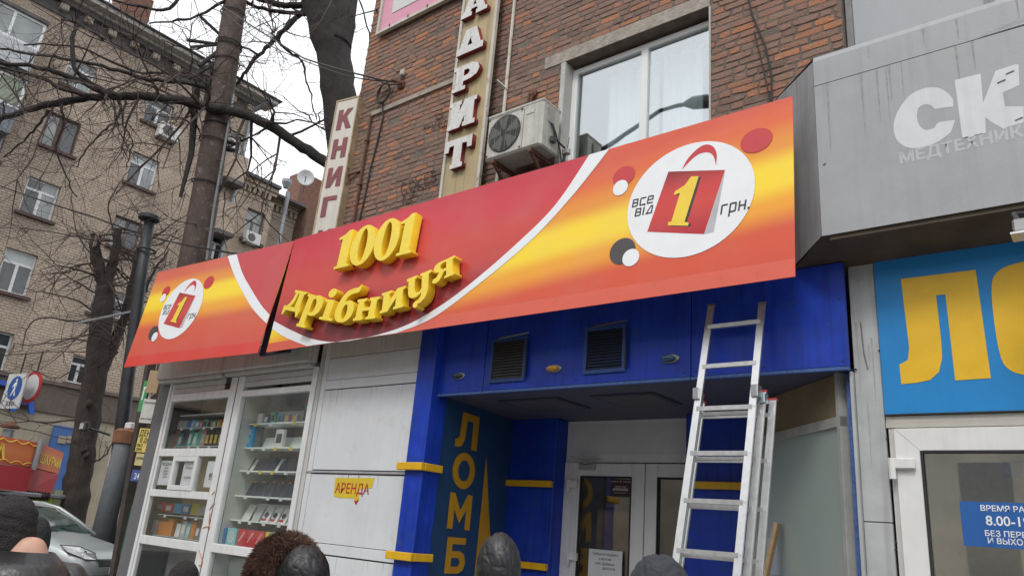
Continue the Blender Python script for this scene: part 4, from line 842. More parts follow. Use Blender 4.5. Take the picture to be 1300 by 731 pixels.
shape('letter', [[z7(*p) for p in ((142, 92), (303, 72), (336, 305), (259, 310), (238, 125), (218, 127), (229, 225), (231, 262), (224, 292), (205, 309), (175, 315), (143, 318), (139, 276), (157, 266), (160, 240))]], rf_, yl, ls, off=.003)
ox0 = z7(341, 150)[0]; oz0, oz1 = 2.955, 3.765
shape('letter', [crom([(ox0, oz0+.2), (ox0, oz1-.2), (ox0+.05, oz1-.05), (ox0+.2, oz1), (ox0+.42, oz1), (ox0+.57, oz1-.05), (ox0+.62, oz1-.2), (ox0+.62, oz0+.2), (ox0+.57, oz0+.05), (ox0+.42, oz0), (ox0+.2, oz0), (ox0+.05, oz0+.05)], 4, True),
      crom([(ox0+.24, oz0+.2), (ox0+.24, oz1-.2), (ox0+.31, oz1-.13), (ox0+.38, oz1-.2), (ox0+.38, oz0+.2), (ox0+.31, oz0+.13)], 4, True)], rf_, yl, ls, off=.003)
b = MB(); b.box(pxr+.004, 2.0, YR-.018, YR-.0125, 2.722, 2.732); b.build('lower_trim', dark_gap, ls)
# head rails + door
bx('head_rail', mat('beige_rail', (.42, .40, .36), .6, var=.1), rs, pxr+.006, 2.0, YR+.005, YR+.06, 2.672, 2.719); bx('head_rail', MATS['beige_rail'], rs, pxr+.006, 2.0, YR-.008, YR+.05, 2.634, 2.669)
bx('door_frame', mat('dull_frame_white', (.50, .50, .48), .5, var=.08, streak=.1), rs, -1.318, -1.281, YR+.0, YR+.06, .1, 2.631)  # narrow frame in a duller white than the door
dpl = mat('bright_door_plastic', (.66, .66, .645), .38, var=.04, streak=.08)
gx0 = -1.118; gtop = 2.468
def mitre(z_out, z_in, x_out, x_in, x_r):
    return None
b = MB(); y0, y1 = YR-.03, YR+.035
q = lambda y: [(-1.277, y, .12), (gx0, y, .12), (gx0, y, gtop), (-1.277, y, 2.625)]
b.hexa(q(y0), q(y1)); b.build('door_stile', dpl, rs)
q = lambda y: [(-1.274, y, 2.625), (gx0+.002, y, gtop), (.0, y, gtop), (.15, y, 2.625)]
b = MB(); b.hexa(q(y0), q(y1)); b.build('door_rail', dpl, rs)
bx('door_stile', dpl, rs, .002, .16, y0, y1, .12, gtop-.001); bx('door_rail', dpl, rs, gx0+.001, .0, y0+.001, y1, .12, .5)
b = MB(); b.box(gx0-.002, gx0+.014, y0-.003, y0+.01, .5, gtop-.001); b.box(gx0+.015, 0, y0-.003, y0+.01, gtop-.014, gtop+.002); b.build('gasket', dark_gap, rs)
bx('door_pane', glass('clear_door_glass', (.92, .91, .87), .36, .015), rs, gx0+.005, -.003, YR-.004, YR+.002, .49, gtop-.004)
bx('inside_wall', mat('inside_beige', (.60, .56, .47), .9, var=.15, scale=2), rs, -1.3, 2, YR+.35, YR+.4, 0, 2.9)
P = onY(1146, 590, YR-.03); b = MB(); b.box(-1.305, P.x+.085, YR-.07, YR-.031, P.z-.03, P.z+.045, bev=.008); b.tube([(-1.30, YR-.06, P.z-.10), (-1.30, YR-.06, P.z+.045)], .024, 10); b.build('hinge', dpl, rs)
for x0, x1 in ((.166, .78), (.786, 1.39), (1.396, 2.0)): bx('cladding_panel', dirty_grey, rs, x0, x1, YR, YR+.04, .1, 2.63, bev=.004)
# hours notice + small blue plate behind the glass
a = onY(1217.8, 635.5, YR-.01); c = onY(1223, 692, YR-.01)
t, f, W_, H_ = sheet('hours_notice', a.x, a.x+.60, c.z, a.z, YR-.006, mat('notice_blue', (.018, .10, .33), .4, var=.05), 'blue opening hours notice on the glass of the right door', 'notice')
wi = mat('white_print', (.72, .74, .76), .5)
for s_, v_, cp in (('ВРЕМЯ РАБОТЫ', .80, .036), ('8.00-19.00', .485, .062), ('БЕЗ ПЕРЕРЫВА', .245, .036), ('И ВЫХОДНЫХ', .085, .036)):
    text('line', s_, f, (W_*.52, H_*v_), cp, wi, t, off=.002, align='CENTER', bold=.014, xs=1.0 if cp < .05 else .95)
a = onY(1272, 585, YR+.03); c = onY(1273, 607, YR+.03)
t, f, W_, H_ = sheet('blue_plate', a.x, a.x+.42, c.z, a.z, YR+.03, mat('navy_plate', (.03, .05, .15), .5), 'small navy plate with a pale letter behind the right door glass', 'plate')
text('letter', 'Л', f, (.11, H_*.2), H_*.55, mat('grey_print', (.5, .5, .5), .6), t, off=.002, xs=.8)

# ------------------------------------------------------------------ white phone-accessory kiosk
YK = 5.87
kk_ = thing('phone_kiosk', 'white framed phone accessory kiosk with glass display windows under the left sign panel', 'kiosk', (-10, 6, 0))
K = lambda px, py, y=YK: (onY(px, py, y).x, onY(px, py, y).z)
gpost = mat('grey_post', (.135, .135, .14), .5, var=.08, streak=.1)
bx('corner_post', gpost, kk_, -12.19, -11.86, YK-.03, YK+.10, .1, 3.9, bev=.01)
b = MB(); b.box(-12.18, -12.14, YK+.101, 8.2, .1, 3.9); b.build('side_wall', gpost, kk_)
bx('roof', dirty_grey, kk_, -12.25, -8.37, YK+.01, 8.3, 3.905, 3.98)
box_g = mat('shutter_box', (.46, .46, .44), .5, var=.10, scale=4, streak=.25)
for x0, x1 in ((-12.12, -10.19), (-10.165, -8.10)):
    o = bx('shutter_box', box_g, kk_, x0, x1, YK-.16, YK-.001, 3.60, 3.90, bev=.02)
    b = MB(); b.box(x0+.03, x1-.03, YK-.12, YK-.002, 3.545, 3.598, bev=.01); b.build('guide', box_g, o)
    for i in range(2): bx('shutter_slat', mat('shutter_slat_grey', (.50, .50, .49), .5, var=.08, streak=.2), o, x0+.32 if x0 < -11 else x0+.42, x1-.06, YK-.012, YK+.003, 3.375+.085*i, 3.455+.085*i, bev=.01)
kf_ = MB()
def kbar(x0, x1, z0, z1, y0=YK-.03, y1=YK+.05): MB().box(x0, x1, y0, y1, z0, z1, bev=.006).build('frame_bar', white_pl, kk_)
kbar(-11.855, -11.79, .1, 3.55); kbar(-11.78, -11.73, .1, 3.54, YK-.015)
kbar(-11.729, -10.06, 3.252, 3.368); kbar(-11.729, -10.06, 2.405, 2.52); kbar(-11.729, -10.06, 1.81, 1.912); kbar(-11.729, -10.06, 1.125, 1.248)
kbar(-10.059, -9.90, .1, 3.54, YK-.032); kbar(-9.865, -9.72, .1, 3.54, YK-.034); bx('seal', dark_gap, kk_, -9.899, -9.866, YK-.02, YK+.04, .1, 3.5)
kbar(-9.719, -8.14, 3.24, 3.325); kbar(-9.719, -8.14, 1.15, 1.262); kbar(-8.139, -8.045, .1, 3.56)
g_k = glass('kiosk_glass', (.98, .99, .985), .075, .008, fres=1.05)
for x0, x1, z0, z1 in ((-11.729, -10.06, 2.52, 3.252), (-11.729, -10.06, 1.248, 1.81), (-11.729, -10.06, .3, 1.125), (-9.719, -8.14, 1.262, 3.24), (-9.719, -8.14, .3, 1.15)):
    bx('pane', g_k, kk_, x0+.0005, x1-.0005, YK+.0, YK+.006, z0+.0005, z1-.0005)
wx0, wx1 = K(219, 600)[0], K(250, 600)[0]
for x0, x1 in ((-11.729, wx0), (wx1, -10.06)): bx('pane', g_k, kk_, x0, x1, YK+.0, YK+.006, 1.9125, 2.4045)
fw = .075
b = MB(); b.box(wx0, wx0+fw, YK-.04, YK+.04, 1.914, 2.403, bev=.006); b.box(wx1-fw, wx1, YK-.04, YK+.04, 1.914, 2.403, bev=.006); b.box(wx0+fw, wx1-fw, YK-.039, YK+.039, 2.33, 2.402, bev=.006); b.box(wx0+fw, wx1-fw, YK-.039, YK+.039, 1.915, 1.985, bev=.006)
o = b.build('hatch_window', white_pl, kk_); bx('pane', g_k, o, wx0+fw, wx1-fw, YK, YK+.005, 1.985, 2.33)
# interior
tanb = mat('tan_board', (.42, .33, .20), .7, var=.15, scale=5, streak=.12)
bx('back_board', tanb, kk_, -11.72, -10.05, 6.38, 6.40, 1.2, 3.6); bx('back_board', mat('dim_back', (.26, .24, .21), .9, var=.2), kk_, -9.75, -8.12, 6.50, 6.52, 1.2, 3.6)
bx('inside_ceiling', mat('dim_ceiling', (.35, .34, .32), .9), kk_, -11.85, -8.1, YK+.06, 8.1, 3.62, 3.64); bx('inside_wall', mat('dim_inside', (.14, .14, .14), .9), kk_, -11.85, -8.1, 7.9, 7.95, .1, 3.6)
bx('inside_divider', mat('pale_divider', (.50, .53, .51), .6), kk_, -9.74, -9.725, YK+.06, 6.5, .1, 3.5); bx('inside_divider', MATS['pale_divider'], kk_, -8.12, -8.10, YK+.06, 7.0, .1, 3.5)
shelf_w = mat('pale_green_shelf', (.72, .77, .74), .5, var=.04); shelf_g = mat('glass_shelf', (.42, .48, .47), .2)
SY = 6.16
def zs(px, py, y=SY-.1): return onY(px, py, y).z
RX0, RX1 = -9.722, -8.125
def shelf(z, x0, x1, m, up=0., y0=SY-.12, y1=SY+.2, th=.018, bk=.08):
    o = bx('shelf', m, kk_, x0, x1, y0, y1, z-th, z)
    if up: b = MB(); b.quad((x0+.12, SY+bk, z), (x1-.02, SY+bk, z), (x1-.02, SY+bk+.05, z+up), (x0+.12, SY+bk+.05, z+up)); b.build('shelf_back', shelf_w, o)
zr1, zr2, zr3, zr4, zr5, zr6 = zs(345, 536.5), zs(345, 567.5), zs(340, 597.5), zs(335, 630), zs(330, 662), 1.27
shelf(zr1, RX0, RX1, shelf_w, .20); shelf(zr2, RX0, RX1, shelf_w, .17); shelf(zr3, RX0, RX1, shelf_w, .20, bk=.14); shelf(zr4, RX0, RX1, shelf_w, .20, bk=.14)
LX0, LX1 = -11.72, -10.065
zl1, zl2, zl3, zl4 = zs(257, 525.5), zs(250, 542.5), zs(240, 567), zs(225, 654)
shelf(zl1, LX0, LX1, shelf_g, 0, th=.02); shelf(zl2, LX0, LX1, shelf_g, 0, th=.012); shelf(zl3+.01, LX0, LX1, shelf_g, 0, th=.012); shelf(zl4, LX0, LX1, shelf_g, 0, th=.012)
bx('shelf', shelf_g, kk_, LX0, LX1, SY-.14, SY+.2, 1.25, 1.262); bx('shelf', shelf_w, kk_, RX0, RX1, SY-.2, SY+.2, 1.25, 1.262)
shelf(zr5, RX0, RX1, shelf_w, .24, bk=.13, th=.015)
bx('curtain_panel', mat('grey_curtain', (.27, .28, .27), .8, var=.1), kk_, LX0, LX1-.0, 6.35, 6.36, .12, 1.1)
bx('curtain_panel', mat('pale_curtain', (.42, .46, .43), .8, var=.1), kk_, -9.715, -9.25, 6.15, 6.16, .12, 1.1)
# goods
GC = {}
def gcol(n, c, **kw): return mat(n, c, .45, var=.05, **kw)
def goods(nm, lab, cat, group, px, zbase, wpx, h, m, y=SY-.04, dep=.03, lean=0., top=None, face=None):
    """a small packet standing on a shelf at the pixel column px, wpx wide in the photo"""
    pyc = pix(V3((onY(px, 600, y).x, y, zbase)))[1]
    x0 = onY(px, pyc, y).x; x1 = onY(px+wpx, pyc, y).x
    t = thing(nm, lab, cat, ((x0+x1)/2, y, zbase), group)
    b = MB(Matrix.Translation(V3((0, y, zbase))) @ Matrix.Rotation(-lean, 4, 'X'))
    b.box(x0, x1, 0, dep, .001, h, bev=.004); b.build('body', m, t)
    if top: b = MB(b.xf); b.box(x0+.005, x1-.005, -.002, dep+.002, h*.72, h+.015); b.build('cap', top, t)
    if face: b = MB(b.xf); b.box(x0+(x1-x0)*.18, x1-(x1-x0)*.18, -.003, -.0005, h*.25, h*.75); b.build('label', face, t)
    return t, x0, x1
CL = {n: gcol('goods_'+n, c) for n, c in dict(teal=(.03, .30, .30), blue=(.03, .17, .42), red=(.48, .03, .035), pink=(.48, .20, .26), navy=(.03, .06, .16), green=(.05, .38, .26), grey=(.40, .42, .42), white=(.60, .61, .60), black=(.03, .03, .033), orange=(.55, .20, .03), yellow=(.60, .48, .05), skyblue=(.05, .30, .55), speckle=(.16, .16, .15), lilac=(.36, .30, .42), dark=(.045, .055, .065), aqua=(.25, .48, .50)).items()}
g1 = 'phone cases on the top left shelf'
rr = random.Random(5)
def row(nm, word, place, group, xs, zb, cols, h, w, **kw):
    for i, (x, c) in enumerate(zip(xs, cols)):
        pos = 'leftmost on' if i == 0 else ('rightmost on' if i == len(cols)-1 else 'number %s from the left on' % ('two', 'three', 'four', 'five', 'six', 'seven', 'eight', 'nine', 'ten')[i-1])
        goods(nm, f'{"dark" if c in ("dark",) else c} {word} {pos} {place}', word.split()[-1], group, x, zb, w*rr.uniform(.85, 1.05), h*rr.uniform(.85, 1.1), CL[c], dep=.03, lean=.06, face=CL[rr.choice(('white', 'grey', 'black'))] if rr.random() < .4 and c != 'black' else None, **kw)
row('phone_case', 'phone case', 'the top left shelf', g1, [224, 229.5, 236, 241, 246.5, 252, 257], zl2, ['white', 'grey', 'blue', 'skyblue', 'teal', 'red', 'teal'], .13, 5)
row('phone_case', 'silicone case', 'the second left shelf', 'silicone cases on the second left shelf', [212, 217, 223, 229, 235.5, 242, 247, 252], zl3, ['grey', 'pink', 'teal', 'navy', 'green', 'aqua', 'green', 'pink'], .26, 5.5)
for i, x in enumerate((258, 263.5, 269, 274.5)):
    goods('lighter_pack', f'black packet with yellow top, {("nearest the silicone cases", "second from the silicone cases", "third from the silicone cases", "nearest the kiosk mullion")[i]}', 'packet', 'black and yellow packets on the second left shelf', x, zl3, 5, .25, CL['black'], top=CL['yellow'] if False else None, face=CL['yellow'])
row('hanging_packet', 'hanging packet', 'the row below the hatch', 'packets hung under the counter window', [196, 208, 219, 230, 241, 250], zl4+.03, ['red', 'red', 'skyblue', 'blue', 'yellow', 'grey'], .15, 10)
row('small_case', 'small case', 'the lowest left shelf', 'small cases on the lowest left shelf', [191, 221, 227.5, 234, 240, 246, 251.5], 1.262, ['white', 'white', 'grey', 'aqua', 'orange', 'speckle', 'pink'], .22, 5.6)
t, x0, x1 = goods('orange_box', 'big orange notched display box on the lowest left shelf', 'box', None, 198, 1.262, 19, .25, CL['orange'], dep=.12)
b = MB()
for i in range(4): b.box(x0+.03+i*.075, x0+.075+i*.075, SY-.044, SY-.0415, 1.46, 1.50)
b.build('slot', CL['dark'], t)
# right unit
t, x0, x1 = goods('blue_box', 'blue boxed phone accessory with white letters on the second right shelf', 'box', None, 304, zr2, 14, .30, CL['skyblue'], y=SY-.08, dep=.05)
text('word', 'WRX', fY(x0, zr2, SY-.08), (.03, .19), .07, CL['white'], t, off=.003, bold=.03, xs=.9)
b = MB(); b.box(x0+.03, x0+.12, SY-.084, SY-.081, zr2+.05, zr2+.13); b.box(x0+.14, x0+.22, SY-.084, SY-.081, zr2+.06, zr2+.14); b.build('picture', CL['aqua'], t)
t, x0, x1 = goods('white_phone_box', 'slim white box with dark window standing mid second right shelf', 'box', None, 347, zr2, 10, .25, CL['white'], y=SY-.06, dep=.05, face=CL['dark'])
t, x0, x1 = goods('dark_gadget', 'dark gadget with teal top at the right of the first shelf', 'gadget', None, 384, zr1, 7, .24, CL['dark'], y=SY-.06, dep=.05, top=CL['teal'])
for i, (x, wd, lab) in enumerate(((299, 15, 'dark rounded power bank at the left of the third right shelf'), (322, 24, 'dark glossy tablet left of centre on the third right shelf'), (353, 25, 'dark glossy tablet at the right of the third right shelf'))):
    goods('tablet' if i else 'power_bank', lab, 'tablet' if i else 'power bank', None, x, zr3, wd, .22, mat('tablet_black', (.03, .035, .05), .12, var=.1), y=SY+.0, dep=.02, lean=.45)
for i, (x, wd) in enumerate(((312, 9), (339, 13))): goods('price_card', ('blank pale card between the power bank and the left tablet', 'blank pale card between the two tablets')[i], 'card', None, x+.5, zr3, wd-2, .2, CL['white'], y=SY+.02, dep=.008, lean=.45)
for i, x in enumerate((298, 310, 322, 333, 345, 356, 366)):
    t, x0, x1 = goods('phone', f'dark phone display with orange corner tag, {("leftmost", "second", "third", "middle", "fifth", "sixth", "rightmost")[i]} of the seven in the fourth right row', 'phone', 'phones in the fourth right row', x, zr4, 9.5, .22, mat('phone_glass', (.03, .045, .07), .1, var=.15), y=SY+.02, dep=.012, lean=.45)
    bx('tag', CL['orange'], t, x0+.01, x0+.045, SY-.01, SY-.004, zr4+.185, zr4+.21)
for i, (x, c) in enumerate(((306, 'white'), (318, 'grey'), (330, 'white'), (341, 'white'), (352, 'white'), (363, 'white'))):
    t, x0, x1 = goods('cable_card', f'{c} cable card with red print, {("leftmost", "second", "third", "fourth", "fifth", "rightmost")[i]} on the sloping lower right shelf', 'cable card', 'cable cards on the sloping shelf', x, zr5, 9.5, .24, CL[c], y=SY+.0, dep=.008, lean=.4)
    if i > 1:
        MB().lathe([(.035, 0), (.035, .004)], 14, Matrix.Translation(V3(((x0+x1)/2, SY+.025, zr5+.10))) @ Matrix.Rotation(R_(66), 4, 'X')).build('coil', CL['black'], t); bx('print', CL['red'], t, x0+.02, x1-.06, SY+.005, SY+.03, zr5+.02, zr5+.05)
for i, (x, wd, c, lab) in enumerate(((274, 11, 'blue', 'blue box with white arcs, leftmost in the bottom right row'), (286, 12, 'aqua', 'pale blue box with swirl beside the blue box in the bottom row'), (300, 11, 'red', 'red zigzag bag, first of three in the bottom row'), (311, 11, 'red', 'red zigzag bag, middle of three in the bottom row'), (322, 11, 'red', 'red zigzag bag, last of three in the bottom row'), (334, 5, 'yellow', 'yellow packet beside the red bags'), (340, 5, 'aqua', 'pale teal packet between two yellow packets'), (346, 6, 'yellow', 'yellow packet nearest the fur hood'), (353, 8, 'lilac', 'lilac packet right of the yellow packets'))):
    t, x0, x1 = goods('packet', lab, 'packet', None, x, 1.262, wd, .21, CL[c], y=SY-.18, dep=.06)
    f = fY(x0, 1.262, SY-.18); wx = x1-x0
    if i == 0:
        for r in (.04, .075, .11): shape('arc', [[(.03+r*math.cos(a*math.pi/16), .03+r*math.sin(a*math.pi/16)) for a in range(9)]+[(.03+(r-.015)*math.cos(a*math.pi/16), .03+(r-.015)*math.sin(a*math.pi/16)) for a in range(8, -1, -1)]], f, CL['white'], t, off=.002)
    if i == 1: shape('swirl', [ell(wx/2, .1, .07, .07, 20), ell(wx/2, .1, .05, .05, 20)], f, CL['white'], t, off=.002); shape('dot', [ell(wx/2, .1, .025, .025, 14)], f, CL['white'], t, off=.002)
    if c == 'red': shape('stripe', [[(.02, .05), (.05, .05), (wx-.04, .17), (wx-.07, .19)]], f, mat('pale_red', (.62, .30, .30), .5), t, off=.002)
# paper signs in the hatch row
for nm, pxs, lines, lab in (('price_list', (202, 217), (('ПРОДАЖА', .80, .05), ('чехлы', .66, .035), ('зарядки', .54, .035), ('кабели', .42, .035), ('стекла', .30, .035)), 'white paper list of goods left of the hatch window'), ('paper_note', (231, 247), (('открыто', .70, .045), ('стучите', .28, .045)), 'white handwritten note inside the hatch window'), ('price_card', (261, 276), (('99', .28, .10),), 'white price card with the number 99 right of the hatch window')):
    a = onY(pxs[0], 603, YK+.012); c = onY(pxs[1], 603, YK+.012)
    z0, z1 = (1.98, 2.34) if nm != 'paper_note' else (1.99, 2.325)
    t, f, W_, H_ = sheet(nm, a.x, c.x, z0, z1, YK+.013, paper, lab, 'notice')
    for s_, v_, cp in lines: text('line', s_, f, (W_/2, H_*v_), cp, ink, t, off=.002, align='CENTER', bold=.02 if cp > .045 else .0, xs=.9)
tape = thing('orange_scrawl', 'orange marker scrawl down the white kiosk mullion', 'graffiti', (-9.8, YK-.04, 1.4))
b = MB()
def z4k(x, y): P = onY(170+x/4.84, 580+y/4.84, YK-.034); return P
for q in ([(497, 210), (480, 230)], [(500, 285), (480, 300), (465, 325)], [(470, 340), (462, 400), (466, 425)], [(425, 435), (445, 425), (468, 428), (462, 450)], [(400, 570), (412, 600), (425, 640), (420, 662), (400, 664)]):
    b.tube([z4k(x, y)+V3((0, -.004, 0)) for x, y in q], .006, 4)
b.build('mark', mat('orange_marker', (.50, .19, .05), .7), tape)

# ------------------------------------------------------------------ white sheet-metal wall between kiosk and pillar
wp = thing('white_panel_wall', 'white sheet metal wall panels between the kiosk and the blue pillar', 'wall', (-7.1, 5.9, 0))
bx('backing', dark_gap, wp, -8.04, -6.12, YK+.03, YK+.06, .1, 3.92)
P_ = lambda nm, x0, x1, z0, z1, y=YK, m=white_panel: bx(nm, m, wp, x0, x1, y, y+.03, z0, z1, bev=.004)
P_('vertical_trim', -8.035, -7.965, .1, 3.9, YK-.012, box_g); P_('vertical_trim', -7.958, -7.868, .1, 3.9, YK-.004)
P_('panel', -7.862, -6.12, 3.655, 3.9, YK-.006, mat('old_white_sheet', (.50, .495, .47), .5, var=.1, streak=.2)); P_('panel', -7.862, -6.12, 3.365, 3.648); P_('strip', -7.862, -6.12, 3.245, 3.358, YK-.008)
P_('panel', -7.862, -6.12, 2.252, 3.233); P_('strip', -7.96, -6.12, 2.212, 2.240, YK-.016, mat('grey_drip_rail', (.30, .30, .31), .5, var=.15)); P_('panel', -7.862, -6.12, 1.418, 2.200); P_('strip', -7.862, -6.12, 1.300, 1.412, YK-.008); P_('panel', -7.862, -6.12, .55, 1.285); P_('panel', -7.862, -6.12, .1, .54)
ar = thing('rent_sign', 'torn yellow and red sticker sign on the white metal wall', 'sign', (-7.05, YK-.01, 2.0))
af = fY(0, 0, YK)
def zA(x, y): P = onY(400+x/4.84, 580+y/4.84, YK); return P.x, P.z
shape('sheet', [[zA(*p) for p in ((125, 127), (367, 127), (348, 190), (268, 198), (272, 262), (252, 285), (236, 252), (150, 250), (115, 240))]], af, mat('yellow_sticker', (.60, .45, .03), .5, var=.08), ar, off=.003)
text('word', 'АРЕНДА', af, (zA(120, 230)[0], zA(120, 218)[1]), .115, mat('red_ink', (.42, .02, .02), .5), ar, off=.005, bold=.012, xs=.92)
shape('arrow', [[zA(*p) for p in ((240, 270), (270, 262), (253, 292))]], af, MATS['red_ink'], ar, off=.005)

# ------------------------------------------------------------------ people
skin_m = mat('skin', (.50, .29, .21), .55, var=.08, scale=20); leather = mat('black_leather', (.028, .026, .027), .34, var=.2, bump=.35, bscale=22); navy_cl = mat('navy_knit', (.03, .035, .06), .9, var=.2, bump=.4, bscale=120)
knit = mat('black_knit', (.024, .021, .021), .95, var=.45, scale=55, bump=1.0, bscale=120); nylon = mat('black_nylon', (.045, .046, .052), .30, var=.2, bump=.25, bscale=30); softgrey = mat('grey_softshell', (.033, .035, .043), .85, var=.3, scale=14, bump=.4, bscale=60)
jeans = mat('dark_trousers', (.03, .034, .05), .85, var=.2); fur_d = mat('brown_fur', (.060, .024, .014), .8, var=.5, scale=12)
def skin_body(M, h, jm, bulky=1.0, neck=skin_m):
    """one continuous clothed body grown from a joint skeleton; hands rest in the jacket pockets"""
    k = h/1.74; J = []; E_ = []; Rr = []
    def j(p, rx, ry=None, par=None):
        J.append(V3(p)*k); Rr.append((rx*k, (ry or rx)*k)); 
        if par is not None: E_.append((par, len(J)-1))
        return len(J)-1
    b_ = bulky
    pel = j((0, 0, .95), .155*b_, .12*b_); sp = j((0, .005, 1.13), .15*b_, .115*b_, pel); ch = j((0, 0, 1.31), .175*b_, .125*b_, sp); nb = j((0, -.012, 1.45), .075, .07, ch); nt = j((0, .004, 1.54), .058, .06, nb)
    for s_ in (-1, 1):
        sh = j((s_*.165*b_, -.005, 1.405), .078*b_, None, ch); el = j((s_*.265*b_, -.05, 1.13), .060*b_, None, sh); wr = j((s_*.215*b_, .10, .985), .052*b_, None, el); j((s_*.15*b_, .135, .94), .05*b_, None, wr)
        hp = j((s_*.09, 0, .88), .105, .11, pel); kn_ = j((s_*.105, .015, .49), .068, None, hp); an = j((s_*.11, -.02, .10), .046, None, kn_); j((s_*.125, .13, .055), .042, .04, an)
    me = bpy.data.meshes.new('body'); me.from_pydata([tuple(p) for p in J], E_, []); o = bpy.data.objects.new('tmp', me); COL.objects.link(o)
    md = o.modifiers.new('s', 'SKIN'); me.skin_vertices or None
    if not me.skin_vertices:
        bm = bmesh.new(); bm.from_mesh(me); bm.verts.layers.skin.verify(); bm.to_mesh(me); bm.free()
    for v, r in zip(me.skin_vertices[0].data, Rr): v.radius = r
    me.skin_vertices[0].data[0].use_root = True; md.branch_smoothing = .6
    sb = o.modifiers.new('b', 'SUBSURF'); sb.levels = 2; sb.render_levels = 2
    dg = bpy.context.evaluated_depsgraph_get(); out = bpy.data.meshes.new_from_object(o.evaluated_get(dg)); bpy.data.objects.remove(o)
    out.name = 'body'; out.materials.clear(); [out.materials.append(x) for x in (jm, jeans, neck, mat('black_shoe', (.02, .02, .02), .5))]
    for v in out.vertices:
        n_ = noise.noise(v.co*9)*.010+noise.noise(v.co*23)*.004
        if .8*k < v.co.z < 1.45*k: v.co += v.normal*n_
    for p in out.polygons:
        z = p.center.z/k; p.material_index = 3 if z < .10 else 1 if z < .82 else 2 if (z > 1.465 and abs(p.center.x) < .1) else 0; p.use_smooth = True
    out.transform(M); return out, k
def sph(nu=28, nv=20):
    vs = []; fs = []
    for i in range(nv+1):
        t = math.pi*i/nv
        for q in range(nu): a = 2*math.pi*q/nu; vs.append(V3((math.sin(t)*math.cos(a), math.sin(t)*math.sin(a), math.cos(t))))
    for i in range(nv):
        for q in range(nu): fs.append((i*nu+q, (i+1)*nu+q, (i+1)*nu+(q+1) % nu, i*nu+(q+1) % nu))
    return vs, fs
def head_mesh(M, k):
    """face looks along local +Y; skull, jaw, brow, nose, lips, eye sockets"""
    vs, fs = sph(48, 36); out = []
    for v in vs:
        x, y, z = v.x*.076, v.y*.098, v.z*.118
        if z < 0: f = 1-.34*(min(1, -z/.118))**1.4*(1 if y > -.03 else .9); x *= f; y = y*(1-.12*(-z/.118)) + (.012*(-z/.118) if y > 0 else .02*(-z/.118))
        if y > .03:
            g = lambda cx, cz, sx, sz, a: a*math.exp(-((x-cx)/sx)**2-((z-cz)/sz)**2)
            y += g(0, -.022, .011, .020, .022)+g(0, -.002, .008, .02, .010)+g(0, -.058, .022, .007, .006)+g(0, -.070, .02, .006, .005)+g(0, -.098, .022, .014, .008)+g(.032, .022, .022, .007, .005)+g(-.032, .022, .022, .007, .005)-g(.031, .003, .014, .010, .010)-g(-.031, .003, .014, .010, .010)+g(.042, -.03, .02, .02, .004)+g(-.042, -.03, .02, .02, .004)
        out.append(V3((x, y, z)))
    b = MB(M @ Matrix.Scale(k, 4)); b.add(out, fs)
    for s_ in (-1, 1):           # ears: shallow cup
        ev, ef = sph(14, 10); b.add([V3((s_*(.074+.012*v.z*0+.010*(v.x*s_+.3)), -.012+.020*v.y-.006*v.z, -.012+.034*v.z)) for v in ev], ef)
    return b
def eyes(M, k):
    b = MB(M @ Matrix.Scale(k, 4))
    for s_ in (-1, 1): ev, ef = sph(14, 10); b.add([V3((s_*.031, .078, .003))+v*.0125 for v in ev], ef)
    return b
def hoodshape(M, rx, ry, rz, wr=.012, freq=9, tip=0., seed=0, drape=.9):
    """draped hood: soft pillows between sharp, mostly downward creases"""
    vs, fs = sph(110, 90); out = []
    for v in vs:
        p = V3((v.x*rx, v.y*ry, v.z*rz))
        if v.z < 0: s_ = 1+.18*drape*(-v.z); p.x *= s_; p.y *= s_
        q = V3((v.x*2.1+seed, v.y*2.1+v.z*.8, v.z*1.0)); q2 = V3((v.x*3.2+seed+v.z, v.y*3.0, v.z*3.6))
        cr_ = (1-min(1, abs(noise.noise(q*freq*.22))*2.6))**3; c2 = (1-min(1, abs(noise.noise(q2*freq*.22))*3.0))**3
        d = -wr*cr_*1.0-wr*.55*c2+noise.noise(v*1.7+V3((seed, 0, 0)))*wr*.8+noise.noise(v*7)*wr*.12
        out.append(p+v*d)
    return MB(M).add(out, fs)
def place(px, py, d): return EYE+ray(px, py)*d
def man(lab, top_px, d, facing, jm, bulky=1.0, name='person', turn=0., lean=0., lift=0.):
    """top_px: where the top of the head shows; d: distance along the view; facing: direction on the ground"""
    T = place(*top_px, d); ang = math.atan2(-facing[0], facing[1]); t = thing(name, lab, 'person', (T.x, T.y, 0))
    h = T.z-.02+lift; M = Matrix.Translation(V3((T.x, T.y, 0))-IL*lean) @ Matrix.Rotation(ang, 4, 'Z'); me, k = skin_body(M, h, jm, bulky); link('body', me, t)
    H = Matrix.Translation(IL*lean) @ M @ Matrix.Translation(V3((0, .02, h-lift-.125*k))) @ Matrix.Rotation(turn, 4, 'Z'); return t, M, H, k, h
IL, AW = V3((-.767, -.641, 0)), V3((-.641, .767, 0))     # image-left and away-from-camera on the ground
